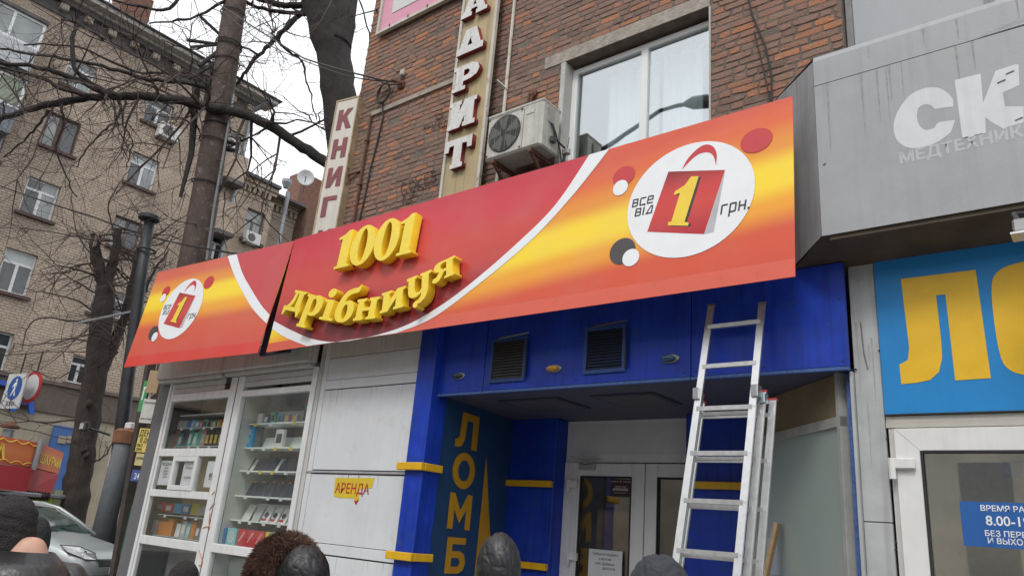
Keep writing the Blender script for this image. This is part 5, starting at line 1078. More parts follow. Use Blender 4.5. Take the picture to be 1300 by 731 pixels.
# man at the left edge: knit hat, leather jacket
t, M, H, k, h = man('person at the left edge in a black knit hat and black leather jacket', (16, 626), 3.05, AW+IL*.45, leather, 1.10, turn=R_(52), lean=.13, lift=.065)
head_mesh(H, k).build('head', skin_m, t, smooth=True); eyes(H, k).build('eye', mat('eye_white', (.6, .58, .55), .2), t, smooth=True)
vs_, fs_ = sph(72, 50); b = MB(H @ Matrix.Translation(V3((0, -.014, .012)))); pts = []
for v in vs_:
    low = max(0, -v.z); rr_ = 1.0 if v.z > 0 else (1/max(.35, math.sqrt(max(.02, 1-v.z*v.z))) if v.z > -.72 else 1/.69)
    z = v.z*.128 if v.z > 0 else max(v.z, -.72)*(.085 if v.y > .3 else .115)
    fold = noise.noise(V3((v.x*1.2, v.y*1.2, v.z*6)))*.006+noise.noise(V3((v.x*2.5+4, v.y*2.5, v.z*2)))*.007
    p = V3((v.x*.094*rr_*(1-.06*low), v.y*.117*rr_*(1-.06*low)-(.012*(v.z > .2)*v.z), z)); q = V3((v.x, v.y, v.z*.5)); pts.append(p+q*fold)
b.add(pts, fs_); b.build('knit_hat', knit, t, smooth=True)
# jacket collar (standing, folded open) and sweater neck
def collar(M, k, m, nm, r0, r1, z0, z1, gap, flop):
    b = MB(M); n = 26; vs = []
    for i in range(n+1):
        a = math.pi/2+gap+(2*math.pi-2*gap)*i/n; e = 1+.12*abs(math.sin((a-math.pi/2)))
        wob = noise.noise(V3((i*.35, 1, 2)))*.008
        vs += [((r0+wob)*e*math.cos(a)*k, (r0*math.sin(a)-.012)*k, z0*k), ((r0*.92+wob)*e*math.cos(a)*k, (r0*.92*math.sin(a)-.014)*k, z1*k), ((r1+wob)*e*math.cos(a)*k, (r1*math.sin(a)-.012)*k, (z1-flop)*k), ((r1*1.02+wob)*e*math.cos(a)*k, (r1*1.02*math.sin(a)-.012)*k, (z1-flop-.012)*k)]
    b.add(vs, [(i*4+q, i*4+q+1, i*4+q+5, i*4+q+4) for i in range(n) for q in range(3)]); return b.build(nm, m, t, smooth=True)
collar(M, k, leather, 'collar', .092, .160, 1.40, 1.478, .42, .075); collar(M, k, navy_cl, 'sweater_neck', .072, .085, 1.40, 1.455, .02, .02)
# dark hooded person right behind him
t, M, H, k, h = man('person in a dark hood and glasses half hidden behind the black knit hat', (46, 652), 4.6, IL-AW*.25, nylon)
head_mesh(H, k).build('head', skin_m, t, smooth=True)
b = hoodshape(H @ Matrix.Translation(V3((0, -.035, -.02))), .090, .10, .14, .006, 5, seed=3); b.build('hood', mat('dark_cloth_hood', (.018, .018, .020), .9, var=.2), t, smooth=True)
b = MB(H @ Matrix.Scale(k, 4)); [b.tube([(s_*.031+.017*math.cos(a*math.pi/8), .098, .004+.014*math.sin(a*math.pi/8)) for a in range(17)], .0018, 4, cap=False) for s_ in (-1, 1)]; b.build('glasses', dkgrey, t)
# fur-trimmed hood
t, M, H, k, h = man('person in a black hood with thick brown fur trim in front of the kiosk', (378, 683), 3.9, AW+IL*.75, nylon, 1.12)
hoodshape(H @ Matrix.Translation(V3((.05, -.05, -.05))), .13, .14, .155, .0065, 4.5, seed=8).build('hood', mat('black_hood_nylon', (.011, .011, .013), .46, var=.2, bump=.12, bscale=20), t, smooth=True)
rf = random.Random(3); b = MB(); cen = H @ V3((.0, .075, -.06)); Ux = (H.to_3x3() @ V3((1, 0, 0))); Uy = (H.to_3x3() @ V3((0, 1, 0))); core = []
for a in range(37): an = a*math.pi/18; core.append(cen+Ux*.138*math.cos(an)+V3((0, 0, 1))*(.155*math.sin(an)))
tb = MB().tube(core, .060, 10, cap=False).build('fur_trim', fur_d, t)
for i in range(24000):
    an = rf.uniform(0, 2*math.pi); ph = rf.uniform(0, 2*math.pi); rad = Ux*math.cos(an)+V3((0, 0, 1))*math.sin(an)
    c0 = cen+Ux*.138*math.cos(an)+V3((0, 0, 1))*(.155*math.sin(an)); n_ = (rad*math.cos(ph)+Uy*math.sin(ph)).normalized(); p = c0+n_*.056
    clump = noise.noise(V3((an*4, ph*2, 5)))*.5
    dvec = (n_+rad*.4+V3((rf.gauss(0, .45)+clump, rf.gauss(0, .45)+clump*.5, rf.gauss(0, .4)-.35))).normalized(); L_ = rf.uniform(.018, .042); wv = n_.cross(dvec).normalized()*.0016 if n_.cross(dvec).length > 1e-4 else Ux*.0016
    b.add([p-wv, p+wv, p+dvec*L_*.6+V3((0, 0, -.003))+wv*.6, p+dvec*L_+V3((0, 0, -.010))], [(0, 1, 2, 3)])
b.build('fur_hair', mat('brown_fur_hair', (.095, .046, .031), .7, var=.6, scale=30), t, kind='stuff')
# black shiny hood
t, M, H, k, h = man('person in a crumpled shiny black hood seen from behind below the yellow triangle', (637, 671), 3.7, AW+IL*.1, nylon, 1.05)
hoodshape(H @ Matrix.Translation(V3((0, -.015, -.03))), .108, .125, .155, .0055, 4.5, seed=1, drape=1.15).build('hood', mat('crumpled_nylon', (.017, .0175, .020), .42, var=.15, bump=.15, bscale=14), t, smooth=True)
# grey hood
t, M, H, k, h = man('person in a matt dark grey hood seen from behind in front of the white door', (838, 695.5), 3.0, AW+IL*.2, softgrey, 1.08)
hoodshape(H @ Matrix.Translation(V3((0, -.02, -.035))), .124, .13, .155, .006, 4.5, seed=5, drape=1.0).build('hood', softgrey, t, smooth=True)
# small person in a black hat at the kiosk
t, M, H, k, h = man('short person in a black knit hat standing before the left kiosk window', (237, 713), 5.2, AW+IL*.4, nylon, 1.1)
head_mesh(H, k).build('head', skin_m, t, smooth=True)
vs_, fs_ = sph(36, 24); b = MB(H @ Matrix.Translation(V3((0, -.01, .0)))); b.add([V3((v.x*.10, v.y*.12, max(v.z, -.45)*.125))+v*noise.noise(v*5)*.006 for v in vs_], fs_); b.build('knit_hat', knit, t, smooth=True)

# ------------------------------------------------------------------ silver car, nose towards the right
CXN, CYC = -14.35, 6.85
car = thing('parked_car', 'silver car with dark windscreen parked beyond the left end of the kiosk', 'car', (CXN-1.9, CYC-1.1, 0))
silver = mat('silver_paint', (.31, .335, .34), .34, .25, var=.03, coat=.25); blackp = mat('black_plastic', (.02, .02, .022), .55); chrome = mat('chrome', (.7, .7, .7), .12, 1.)
MC = Matrix.Translation(V3((CXN, CYC, 0))) @ Matrix.Rotation(R_(30), 4, 'Z')
ST = [(.0, .50, .42, .60), (-.05, .66, .30, .70), (-.16, .78, .25, .80), (-.34, .835, .22, .885), (-.62, .85, .20, .955), (-.95, .86, .20, 1.02), (-1.22, .865, .20, 1.075), (-1.9, .87, .20, 1.06), (-3.4, .87, .20, 1.08), (-4.0, .85, .24, 1.08), (-4.25, .80, .34, 1.0), (-4.32, .7, .45, .85)]
b = MB(MC); vs = []; fs = []
for x, w_, zl, zh in ST:
    for (fy, fz) in ((-.88, 0), (-.99, .10), (-1, .35), (-.985, .62), (-.95, .82), (-.85, .945), (-.62, 1.0), (-.3, 1.02), (0, 1.03), (.3, 1.02), (.62, 1), (.85, .945), (.95, .82), (.985, .62), (1, .35), (.99, .10), (.88, 0)): vs.append((x, fy*w_, zl+(zh-zl)*fz))
n = 17
for i in range(len(ST)-1):
    for q in range(n-1): fs.append((i*n+q, i*n+q+1, (i+1)*n+q+1, (i+1)*n+q))
    fs.append((i*n+n-1, i*n, (i+1)*n, (i+1)*n+n-1))
fs.append(tuple(range(n))[::-1]); b.add(vs, fs); b.build('body', silver, car, smooth=True)
GRN = [(-1.20, .76, 1.06), (-1.55, .72, 1.28), (-1.95, .64, 1.47), (-2.3, .62, 1.535), (-3.3, .62, 1.54), (-3.85, .63, 1.46), (-4.22, .70, 1.06)]
b = MB(MC); vs = []
for x, w_, z in GRN:
    for f in (-1, -.6, 0, .6, 1): vs.append((x, f*w_, z+.03*(1-f*f)))
b.add(vs, [(i*5+q, (i+1)*5+q, (i+1)*5+q+1, i*5+q+1) for i in range(2, 5) for q in range(4)]); b.build('roof', silver, car, smooth=True)
cg = mat('tinted_windscreen', (.03, .055, .05), .06, var=.1, coat=.5)
b = MB(MC); b.add(vs, [(i*5+q, (i+1)*5+q, (i+1)*5+q+1, i*5+q+1) for i in (0, 1) for q in range(4)]); b.build('windscreen', cg, car, smooth=True)
b = MB(MC); b.add(vs, [(i*5+q, (i+1)*5+q, (i+1)*5+q+1, i*5+q+1) for i in (5,) for q in range(4)]); b.build('rear_window', cg, car, smooth=True)
for s_ in (-1, 1):
    b = MB(MC); b.quad((-1.35, s_*.80, 1.08), (-1.97, s_*.665, 1.44), (-3.2, s_*.66, 1.47), (-3.95, s_*.68, 1.32), (-4.05, s_*.8, 1.08)); b.build('side_window', cg, car)
    b = MB(MC); b.tube([(-1.16, s_*.80, 1.055), (-1.55, s_*.735, 1.285), (-1.95, s_*.655, 1.485), (-2.3, s_*.635, 1.545), (-3.3, s_*.635, 1.545), (-3.85, s_*.64, 1.47), (-4.2, s_*.72, 1.08)], .035, 6); b.tube([(-2.65, s_*.80, 1.08), (-2.62, s_*.64, 1.53)], .03, 6); b.build('pillar', silver, car, smooth=True)
    b = MB(MC); b.hexa([(-1.50, s_*.86, 1.06), (-1.50, s_*1.02, 1.08), (-1.50, s_*1.02, 1.2), (-1.50, s_*.88, 1.19)], [(-1.40, s_*.88, 1.07), (-1.42, s_*.99, 1.09), (-1.42, s_*.99, 1.18), (-1.40, s_*.9, 1.18)]); b.build('mirror', silver, car)
    # headlight: clear lens over reflector bowl
    HL = [(-.60, .80, .90), (-.40, .845, .80), (-.13, .70, .70), (-.06, .50, .69), (-.12, .50, .80), (-.32, .66, .895)]
    b = MB(MC); q = [(x+.012, s_*(y+.012), z+.012) for x, y, z in HL]; c0 = tuple(sum(p[i] for p in q)/6+(.03 if i == 0 else .012 if i == 2 else s_*.02) for i in range(3)); b.add(q+[c0], [(i, (i+1) % 6, 6) for i in range(6)]); o = b.build('headlight', mat('headlamp_glass', (.40, .42, .43), .10, .4, var=.25, scale=30, coat=.8), car)
    MB(MC).lathe([(.065, 0), (.055, .012), (.03, .004)], 14, Matrix.Translation(V3((-.19, s_*.66, .79))) @ Matrix.Rotation(R_(75), 4, 'Y')).build('reflector', chrome, o)
    b = MB(MC); b.tube([(x+.014, s_*(y+.012), z+.014) for x, y, z in HL+[HL[0]]], .008, 4); b.build('trim', blackp, o)
    for wx in (-.85, -3.45):
        Mw = MC @ Matrix.Translation(V3((wx, s_*.80, .32))) @ Matrix.Rotation(R_(90)*s_, 4, 'X')
        wl = MB(Mw).lathe([(.20, -.10), (.30, -.10), (.32, -.06), (.32, .06), (.30, .09), (.20, .09)], 24).build('wheel', mat('tyre', (.018, .018, .018), .85), car); MB(Mw).lathe([(.19, -.095), (.19, -.02), (.06, .0), (.05, -.08)], 10).build('rim', mat('alloy', (.4, .4, .41), .35, .8), wl)
b = MB(MC); b.hexa([(.012, -.46, .60), (.012, .46, .60), (-.03, .48, .72), (-.03, -.48, .72)], [(-.06, -.46, .60), (-.06, .46, .60), (-.08, .48, .72), (-.08, -.48, .72)]); b.build('grille', blackp, car)
for z in (.63, .665, .70): b = MB(MC); b.box(.016-(z-.6)*.35, .030-(z-.6)*.35, -.44, .44, z-.006, z+.006); b.build('grille_bar', chrome, car)
for z in (.645, .705): b = MB(MC); b.bar((.03-(z-.6)*.3, -.085, z-.04), (.036-(z-.6)*.3, 0, z+.02), .02, .022); b.bar((.03-(z-.6)*.3, .085, z-.04), (.036-(z-.6)*.3, 0, z+.0205), .02, .0225); b.build('chevron', chrome, car)
b = MB(MC); b.box(.02, .055, -.62, .62, .31, .47, bev=.02); b.build('bumper_intake', blackp, car)
b = MB(MC); b.box(.056, .062, -.26, .26, .49, .59); b.build('number_plate', mat('plate_white', (.6, .6, .6), .5), car)
b = MB(MC); [b.tube([(-1.18, .1+s_*.3, 1.095), (-1.30, -.3+s_*.3, 1.16)], .008, 4) for s_ in (-1, 1)]; b.build('wiper', blackp, car)

# ------------------------------------------------------------------ poles and posters left of the kiosk
def polepath(pts, h): return [atH(px, py, h) for px, py in pts]
def wpx(px, py, h, w_): P = atH(px, py, h); return w_/FPX*pix(P)[2]/2
rp = thing('rusty_pole', 'tall thick rusty brown pole with wire bands and cut side arms', 'pole', (*atH(240, 350, 18.2).xy, 0))
H1 = 18.2; pts = polepath([(306, -45), (299, 0), (280, 130), (259, 260), (246, 330)], H1); d_ = (pts[-1]-pts[-2]).normalized(); base = pts[-1]+d_*((pts[-1].z)/-d_.z)
pm = mat('rusty_brown_pole', (.088, .060, .050), .75, var=.35, scale=3, rust=(.20, .16, .145), rustamt=.40, streak=.35, bump=.3, bscale=20)
b = MB(); b.tube(pts+[base], [wpx(306, -45, H1, 26), wpx(299, 0, H1, 27), wpx(280, 130, H1, 30), wpx(259, 260, H1, 34), wpx(246, 330, H1, 36), wpx(246, 330, H1, 40)], 24); b.build('shaft', pm, rp, smooth=True)
def along(y): 
    for i in range(len(pts)-1):
        a, c = pix(pts[i])[1], pix(pts[i+1])[1]
        if a <= y <= c: return pts[i]+(pts[i+1]-pts[i])*((y-a)/(c-a))
for y, w_ in ((20, 29), (58, 30), (82, 30), (143, 33), (163, 33), (182, 34), (235, 35), (61, 30)):
    p = along(y); r = w_/FPX*pix(p)[2]/2+.018
    rg = rnd.uniform(-.05, .05); b = MB(); b.tube([(p.x+r*math.cos(a*math.pi/12), p.y+r*math.sin(a*math.pi/12), p.z+rg*math.cos(a*math.pi/12)) for a in range(25)], .018, 5, cap=False); b.build('band', dkgrey, rp)
for a, c, r in (((254, 21), (281, 46), .045), ((237, 51), (279, 57), .05), ((242, 60), (279, 57), .04), ((253, 84), (276, 66), .05), ((240, 100), (272, 82), .045), ((296, 60), (307, 62), .03), ((296, 143), (306, 147), .05), ((288, 180), (299, 183), .05), ((287, 189), (298, 191), .05)):
    b = MB(); b.tube([atH(*a, H1-.05), atH(*c, H1)], r, 6); b.build('arm', mat('dark_arm', (.03, .026, .025), .8), rp)
b = MB(); b.tube([atH(297, 120, H1-.35), atH(272, 260, H1-.35), atH(262, 330, H1-.35)], .028, 6); b.build('side_cable', mat('pale_conduit', (.22, .23, .24), .6), rp)
b = MB(); b.tube([atH(250, 100, H1+.2), atH(243, 195, H1+.2), atH(229, 250, H1+.2)], [.10, .07, .04], 6); b.build('side_bracket', mat('dark_arm', (.03, .026, .025), .8), rp)

bp = thing('black_lamp_post', 'black capped steel post standing left of the kiosk', 'post', (*atH(160, 560, 18.6).xy, 0))
H2 = 18.6; q = polepath([(190, 280), (178, 360), (160, 500)], H2); dd = (q[-1]-q[-2]).normalized(); qb = q[-1]+dd*(q[-1].z/-dd.z)
b = MB(); b.tube([*q, qb], [wpx(190, 280, H2, 12.5), wpx(178, 360, H2, 14), wpx(160, 500, H2, 16), wpx(160, 500, H2, 18)], 16); b.build('shaft', mat('black_post_paint', (.028, .030, .034), .5, var=.3, streak=.2), bp, smooth=True)
p = atH(190, 275, H2); MB().lathe([(.20, -.10), (.24, -.08), (.24, .0), (.21, .03), (.05, .09)], 14, Matrix.Translation(p)).build('cap', dkgrey, bp)
p = atH(186, 318, H2); b = MB(); b.tube([(p.x+.2*math.cos(a*math.pi/8), p.y+.2*math.sin(a*math.pi/8), p.z) for a in range(17)], .025, 5, cap=False); b.build('collar', dkgrey, bp)
cb = thing('post_cabinet', 'grey metal cabinet around the post foot with an orange rusty top', 'cabinet', (*atH(158, 640, 18.2).xy, 0))
c0 = atH(158, 563, 18.2); b = MB(); b.lathe([(.22, 0), (.20, c0.z-.05), (.20, c0.z)], 16, Matrix.Translation((c0.x, c0.y, 0))); b.build('body', mat('cabinet_grey', (.17, .185, .20), .6, var=.12, streak=.25), cb, smooth=True)
b = MB(); b.lathe([(.24, 0), (.26, .25), (.18, .30)], 16, Matrix.Translation((c0.x, c0.y, c0.z))); b.build('top', mat('orange_rust', (.20, .09, .045), .85, var=.3), cb)
arm_ = thing('metal_arm', 'thin pale metal bar sticking out left from the black post', 'bar', atH(100, 410, H2)); b = MB(); b.tube([atH(99, 410, H2), atH(175, 394, H2)], .028, 5); b.build('bar', mat('pale_conduit', (.22, .23, .24), .6), arm_)
cm = thing('security_camera', 'small white camera clipped to the black post above the yellow poster', 'camera', atH(163, 540, H2-.3)); p = atH(163, 540, H2-.3); b = MB(); b.box(p.x-.05, p.x+.2, p.y-.06, p.y+.06, p.z-.08, p.z+.06, bev=.02); b.build('housing', white_pl, cm); b = MB(); b.tube([p, atH(161, 552, H2)], .03, 5); b.build('mount', dkgrey, cm)
lk = thing('floodlight', 'small dark square floodlight on a stalk beside the bare trunk', 'lamp', atH(107, 541, 19)); p = atH(107, 541, 19); b = MB(); b.box(p.x-.14, p.x+.14, p.y-.05, p.y+.05, p.z-.10, p.z+.10, bev=.02); b.build('housing', dkgrey, lk); bx('lens', mat('lamp_lens', (.45, .45, .45), .2), lk, p.x-.09, p.x+.09, p.y-.06, p.y-.052, p.z-.06, p.z+.06); b = MB(); b.tube([p, atH(140, 552, 19)], .025, 4); b.build('stalk', dkgrey, lk)
# board and posters just behind the kiosk's left post
HB = 14.6
bo = thing('poster_post', 'dark wooden post covered with paste up posters behind the kiosk corner', 'post', (*atH(178, 640, HB+.3).xy, 0))
b = MB(); a0 = atH(192, 470, HB+.3); a1 = atH(158, 690, HB+.3); b.bar((a1.x, a1.y, 0), (a0.x-.1, a0.y, a0.z+.3), .14, .14, up=(0, 1, 0)); b.build('post', mat('dark_wood', (.05, .04, .035), .8, var=.3), bo)
pf_u = CR.copy(); pf_u.z = 0; pf_u.normalize()
def poster(nm, px0, py0, px1, py1, col, lab, cat, texts, h=HB, tcol=None, tilt=.0):
    A = atH(px0, py1, h); Bq = atH(px1, py0, h); fr = Frame(A, pf_u, (0, 0, 1)); w_ = abs((Bq-A).dot(pf_u))+.02; hh = Bq.z-A.z
    t = thing(nm, lab, cat, A); b = MB(); b.xf = None
    fbox(b, fr, 0, w_, 0, hh, -.012, 0); b.build('sheet', mat('poster_'+lab[:14].replace(' ', '_'), col, .7, var=.10, scale=9, bump=.25, bscale=8), t)
    for s_, u_, v_, cp in texts: text('line', s_, fr, (w_*u_, hh*v_), cp*hh, tcol or ink, t, off=.004, bold=.012 if cp > .12 else .0, xs=.62)
    return t, fr, w_, hh
poster('cardboard_sheet', 184, 472, 206, 498, (.36, .25, .15), 'brown cardboard sheet under the left end of the red sign', 'cardboard', ())
poster('green_poster', 174, 484, 190, 522, (.05, .28, .10), 'green poster with white letters on the poster post', 'poster', (('ГР', .1, .38, .42),), h=HB+.12, tcol=mat('white_print', (.72, .74, .76), .5))
poster('torn_poster', 176, 508, 200, 536, (.52, .51, .48), 'torn whitish poster with faint print below the cardboard', 'poster', (('объявление', .05, .8, .10), ('сдам комнату', .05, .14, .09)))
poster('yellow_poster', 171, 545, 194, 573, (.66, .52, .13), 'yellow money loan poster with black letters beside the kiosk post', 'poster', (('ДЕНЬГИ', .06, .68, .26), ('В ДОЛГ', .22, .41, .20), ('(067)', .05, .22, .14), ('(099)', .05, .04, .14)))
poster('small_yellow_poster', 170, 576, 186, 590, (.55, .48, .24), 'small faded yellow poster under the loan poster', 'poster', (('куплю', .1, .5, .25),))
poster('blue_arrow_sign', 165, 597, 182, 610, (.06, .09, .30), 'blue sign with red arrow tip low beside the kiosk post', 'sign', (('24', .3, .2, .55),), tcol=mat('white_print', (.72, .74, .76), .5))
poster('white_leaflet', 162, 660, 176, 678, (.58, .6, .64), 'white leaflet taped low on the poster post', 'leaflet', ())
poster('green_board', 152, 640, 172, 705, (.015, .10, .06), 'dark green board standing behind the silver car bonnet', 'board', (), h=HB-.15)
poster('pharmacy_board', 136, 562, 158, 592, (.50, .53, .53), 'white signboard with grey letters beside the grey cabinet', 'sign', (('ГОР', .3, .35, .25),), h=19.2, tcol=mat('grey_green_print', (.2, .26, .24), .6))

# ------------------------------------------------------------------ trees
def rough(b, amp=.03):
    b.v = [v+noise.noise_vector(V3((v.x*6, v.y*6, v.z*1.1)))*amp+noise.noise_vector(V3((v.x*17, v.y*17, v.z*3)))*amp*.55 for v in b.v]; return b
def bark_mat(nm, col):
    m = mat(nm, col, .95, var=.45, scale=5); t = m.node_tree; L = t.links; tc = N(t, 'ShaderNodeTexCoord'); mp = N(t, 'ShaderNodeMapping'); mp.inputs['Scale'].default_value = (16, 16, 2.6); L.new(tc.outputs['Object'], mp.inputs[0])
    n = N(t, 'ShaderNodeTexNoise'); n.inputs['Scale'].default_value = 1; n.inputs['Detail'].default_value = 8; n.inputs['Roughness'].default_value = .7; L.new(mp.outputs[0], n.inputs['Vector'])
    b = N(t, 'ShaderNodeBump'); b.inputs['Strength'].default_value = 1; b.inputs['Distance'].default_value = .09; L.new(n.outputs[0], b.inputs['Height']); L.new(b.outputs[0], t.nodes['Principled BSDF'].inputs['Normal']); return m
bark = bark_mat('dark_bark', (.034, .029, .027))
bark2 = bark_mat('brown_bark', (.060, .048, .042))
twm = mat('twig_bark', (.062, .043, .038), .9, var=.3)
cutw = mat('cut_wood', (.34, .26, .19), .8, var=.15)
rt = random.Random(21)
def jit(pts, a, n=5):
    c = []
    for i in range(len(pts)-1):
        for k in range(n):
            t = k/n; p0, p1, p2, p3 = pts[max(0, i-1)], pts[i], pts[i+1], pts[min(len(pts)-1, i+2)]
            c.append(.5*((2*p1)+(-p0+p2)*t+(2*p0-5*p1+4*p2-p3)*t*t+(-p0+3*p1-3*p2+p3)*t**3)+V3((rt.gauss(0, a), rt.gauss(0, a), rt.gauss(0, a))))
    c.append(pts[-1]); return c
def limb(b, px_pts, h, w0, w1, n=8, dh=0.):
    P3 = [atH(px, py, h+dh*i/(max(1, len(px_pts)-1))) for i, (px, py) in enumerate(px_pts)]; c = jit(P3, .012)
    r = [(w0+(w1-w0)*i/(len(c)-1))/FPX*pix(c[i])[2]/2*rt.uniform(.95, 1.06) for i in range(len(c))]; b.tube(c, r, n); return c, r
def twig(b, p, d, L_, r, lvl, droop):
    n = 5 if lvl > 0 else 4; pts_ = [p]; q = p.copy(); dd = d.copy()
    for i in range(n):
        dd = (dd+V3((rt.gauss(0, .20), rt.gauss(0, .20), rt.gauss(0, .16)+droop))).normalized(); q = q+dd*(L_/n); pts_.append(q.copy())
    b.tube(pts_, [r*(1-.72*i/n) for i in range(n+1)], 4 if r > .018 else 3, cap=False)
    if lvl > 0:
        for k in range(rt.randint(3, 5)):
            i = rt.randint(1, n); dv = (pts_[i]-pts_[i-1]).normalized(); side = V3((rt.gauss(0, 1), rt.gauss(0, 1), rt.gauss(0, .8))); side -= dv*side.dot(dv)
            if side.length < .1: continue
            twig(b, pts_[i], (dv*.7+side.normalized()*.8).normalized(), L_*rt.uniform(.40, .72), r*.5, lvl-1, droop*rt.uniform(.3, 1.4))
def spray(b, c, r, n, L0, L1, lvl, up=.3, droop=-.02, rmin=.012, rmax=.04):
    for _ in range(n):
        i = rt.randint(1, len(c)-1); dv = (c[i]-c[i-1]).normalized(); d = V3((rt.gauss(0, 1), rt.gauss(0, .8), rt.gauss(up, .8))); d -= dv*d.dot(dv)*.6; d.normalize()
        twig(b, c[i], d, rt.uniform(L0, L1), min(rmax, max(rmin, r[i]*.35)), lvl, droop)
# big tree behind the corner sign
H3 = 17.0
t2 = thing('bare_tree', 'big dark bare tree behind the corner sign with one long limb reaching left', 'tree', (*atH(446, 300, H3).xy, 0))
b = MB(); tc_, tr_ = limb(b, [(455, 420), (447, 300), (438, 190), (429, 110), (421, 55), (405, 2), (392, -50)], H3, 46, 42, 22); gnd = atH(455, 420, H3); b.tube([(gnd.x+.2, gnd.y, 0), gnd], [.75, .62], 12); b.tube(jit([atH(425, 60, H3), atH(436, 10, H3), atH(446, -60, H3)], .01), [.45-.02*i for i in range(11)], 10)
rough(b, .016).build('trunk', bark, t2, smooth=True)
b = MB(); cr2 = MB()
lc, lr = limb(b, [(440, 228), (415, 207), (385, 188), (350, 164), (312, 146), (270, 137), (232, 129), (195, 124), (150, 122), (105, 126), (60, 134), (25, 143), (-20, 158)], H3, 15, 7, 10, dh=2.0)
spray(cr2, lc[8:], lr[8:], 20, 1.2, 3.0, 2, up=-.1, droop=-.05)
for px_pts, w0, w1, dh, ns, up in (
    ([(150, 122), (118, 108), (98, 92), (91, 70), (94, 44), (99, 31), (79, 25)], 7, 4, .5, 10, .2), ([(262, 110), (225, 104), (180, 99), (130, 84), (70, 74), (0, 62)], 7, 3, 1.5, 16, -.1), ([(262, 112), (256, 97), (225, 92), (170, 90), (100, 60), (30, 57)], 5, 2, 1.5, 12, 0),
    ([(140, 122), (100, 103), (60, 88), (20, 82), (-20, 78)], 8, 5, .8, 14, 0), ([(150, 124), (95, 118), (40, 96), (-10, 84)], 6, 3, .8, 12, -.2), ([(262, 135), (262, 112), (268, 95), (276, 70)], 6, 3, .2, 6, .2),
    ([(405, 10), (384, 16), (366, 33), (349, 51), (329, 70), (312, 90), (300, 109), (290, 128)], 8, 3, .5, 14, -.2), ([(395, 5), (370, 8), (337, 2), (300, -12)], 10, 6, .5, 8, 0), ([(390, 18), (350, 15), (312, 4), (285, -8)], 6, 4, .4, 10, -.1),
    ([(352, 50), (365, 65), (383, 77), (390, 105), (396, 130), (402, 152)], 4, 1.6, .2, 8, -.2), ([(395, 18), (410, 24), (418, 20)], 3, 2, 0, 3, .1), ([(300, -10), (268, 12), (235, 25), (190, 30)], 5, 2, .5, 12, 0), ([(240, -20), (215, 12), (175, 8), (120, -5)], 5, 3, .5, 12, 0),
    ([(330, 70), (290, 55), (240, 62), (205, 50)], 3, 1.3, .4, 8, 0), ([(152, 128), (150, 150), (130, 168), (108, 190), (97, 212)], 4, 1.5, .3, 8, -.5), ([(62, 138), (48, 160), (30, 178), (5, 200)], 4, 1.5, .4, 8, -.5), ([(78, 132), (80, 160), (72, 190), (85, 225), (97, 250)], 4, 1.3, .3, 8, -.5),
    ([(160, 128), (155, 155), (168, 178), (160, 215)], 3, 1, .2, 7, -.5), ([(30, 140), (0, 150), (-30, 170)], 4, 2, .2, 6, -.2), ([(220, 128), (205, 140), (190, 155)], 2.5, 1, .1, 5, -.4), ([(446, -20), (462, 15), (470, 60), (466, 95)], 3, 1, .3, 8, -.3)):
    c, r = limb(b, px_pts, H3+1.0, w0, w1, 6, dh); spray(cr2, c, r, max(3, int(ns*.88)), .8, 2.4, 2 if w0 > 4 else 1, up=up, droop=-.03, rmin=.010)
rough(b, .022).build('limb', bark, t2, smooth=True); cr2.build('crown', twm, t2)
# nearer leftmost tree with the sawn stub
H4 = 20.5
t1 = thing('pollarded_tree', 'dark pollarded tree with a pale sawn stub left of the black post', 'tree', (*atH(95, 640, H4).xy, 0))
b = MB(); cr1 = MB()
c, r = limb(b, [(86, 690), (94, 640), (102, 590), (112, 530), (121, 470), (126, 425), (131, 385), (134, 366)], H4, 34, 22, 20); g0 = c[0]; b.tube([(g0.x-.1, g0.y, 0), g0], [.62, .52], 12)
for hx in ((112, 512), (107, 570), (109, 577)): p = atH(*hx, H4-.28); ev, ef = sph(10, 8); b.add([p+V3((v.x*.12, v.y*.06, v.z*.10)) for v in ev], ef)
rough(b, .018).build('trunk', bark2, t1, smooth=True)
b = MB()
s1, sr1_ = limb(b, [(134, 372), (126, 345), (121, 318), (122.5, 299)], H4, 16, 11, 10); s2, sr2_ = limb(b, [(134, 372), (141, 345), (146, 318), (150, 290)], H4, 15, 9, 10)
s3, sr3_ = limb(b, [(128, 470), (145, 435), (160, 395), (170, 350), (175, 318)], H4, 15, 7, 10, .8); s4, sr4_ = limb(b, [(160, 400), (178, 380), (192, 350), (214, 318)], H4, 6, 2, 6, .4)
rough(b, .022).build('limb', bark2, t1, smooth=True)
p = atH(122.5, 298, H4); MB().lathe([(.13, -.02), (.135, .012), (.02, .014)], 10, Matrix.Translation(p)).build('cut_face', cutw, t1); p = atH(121, 305, H4-.16); b = MB(); b.box(p.x-.10, p.x+.10, p.y-.01, p.y+.02, p.z-.18, p.z+.16, bev=.03); b.build('bare_wood', cutw, t1)
for lc_, lr_, n in ((s1, sr1_, 7), (s2, sr2_, 11), (s3, sr3_, 13), (s4, sr4_, 5), (c[8:], r[8:], 3)): spray(cr1, lc_, lr_, n, 1.0, 2.6, 2, up=.3, droop=-.02, rmin=.010, rmax=.026)
lb = MB()
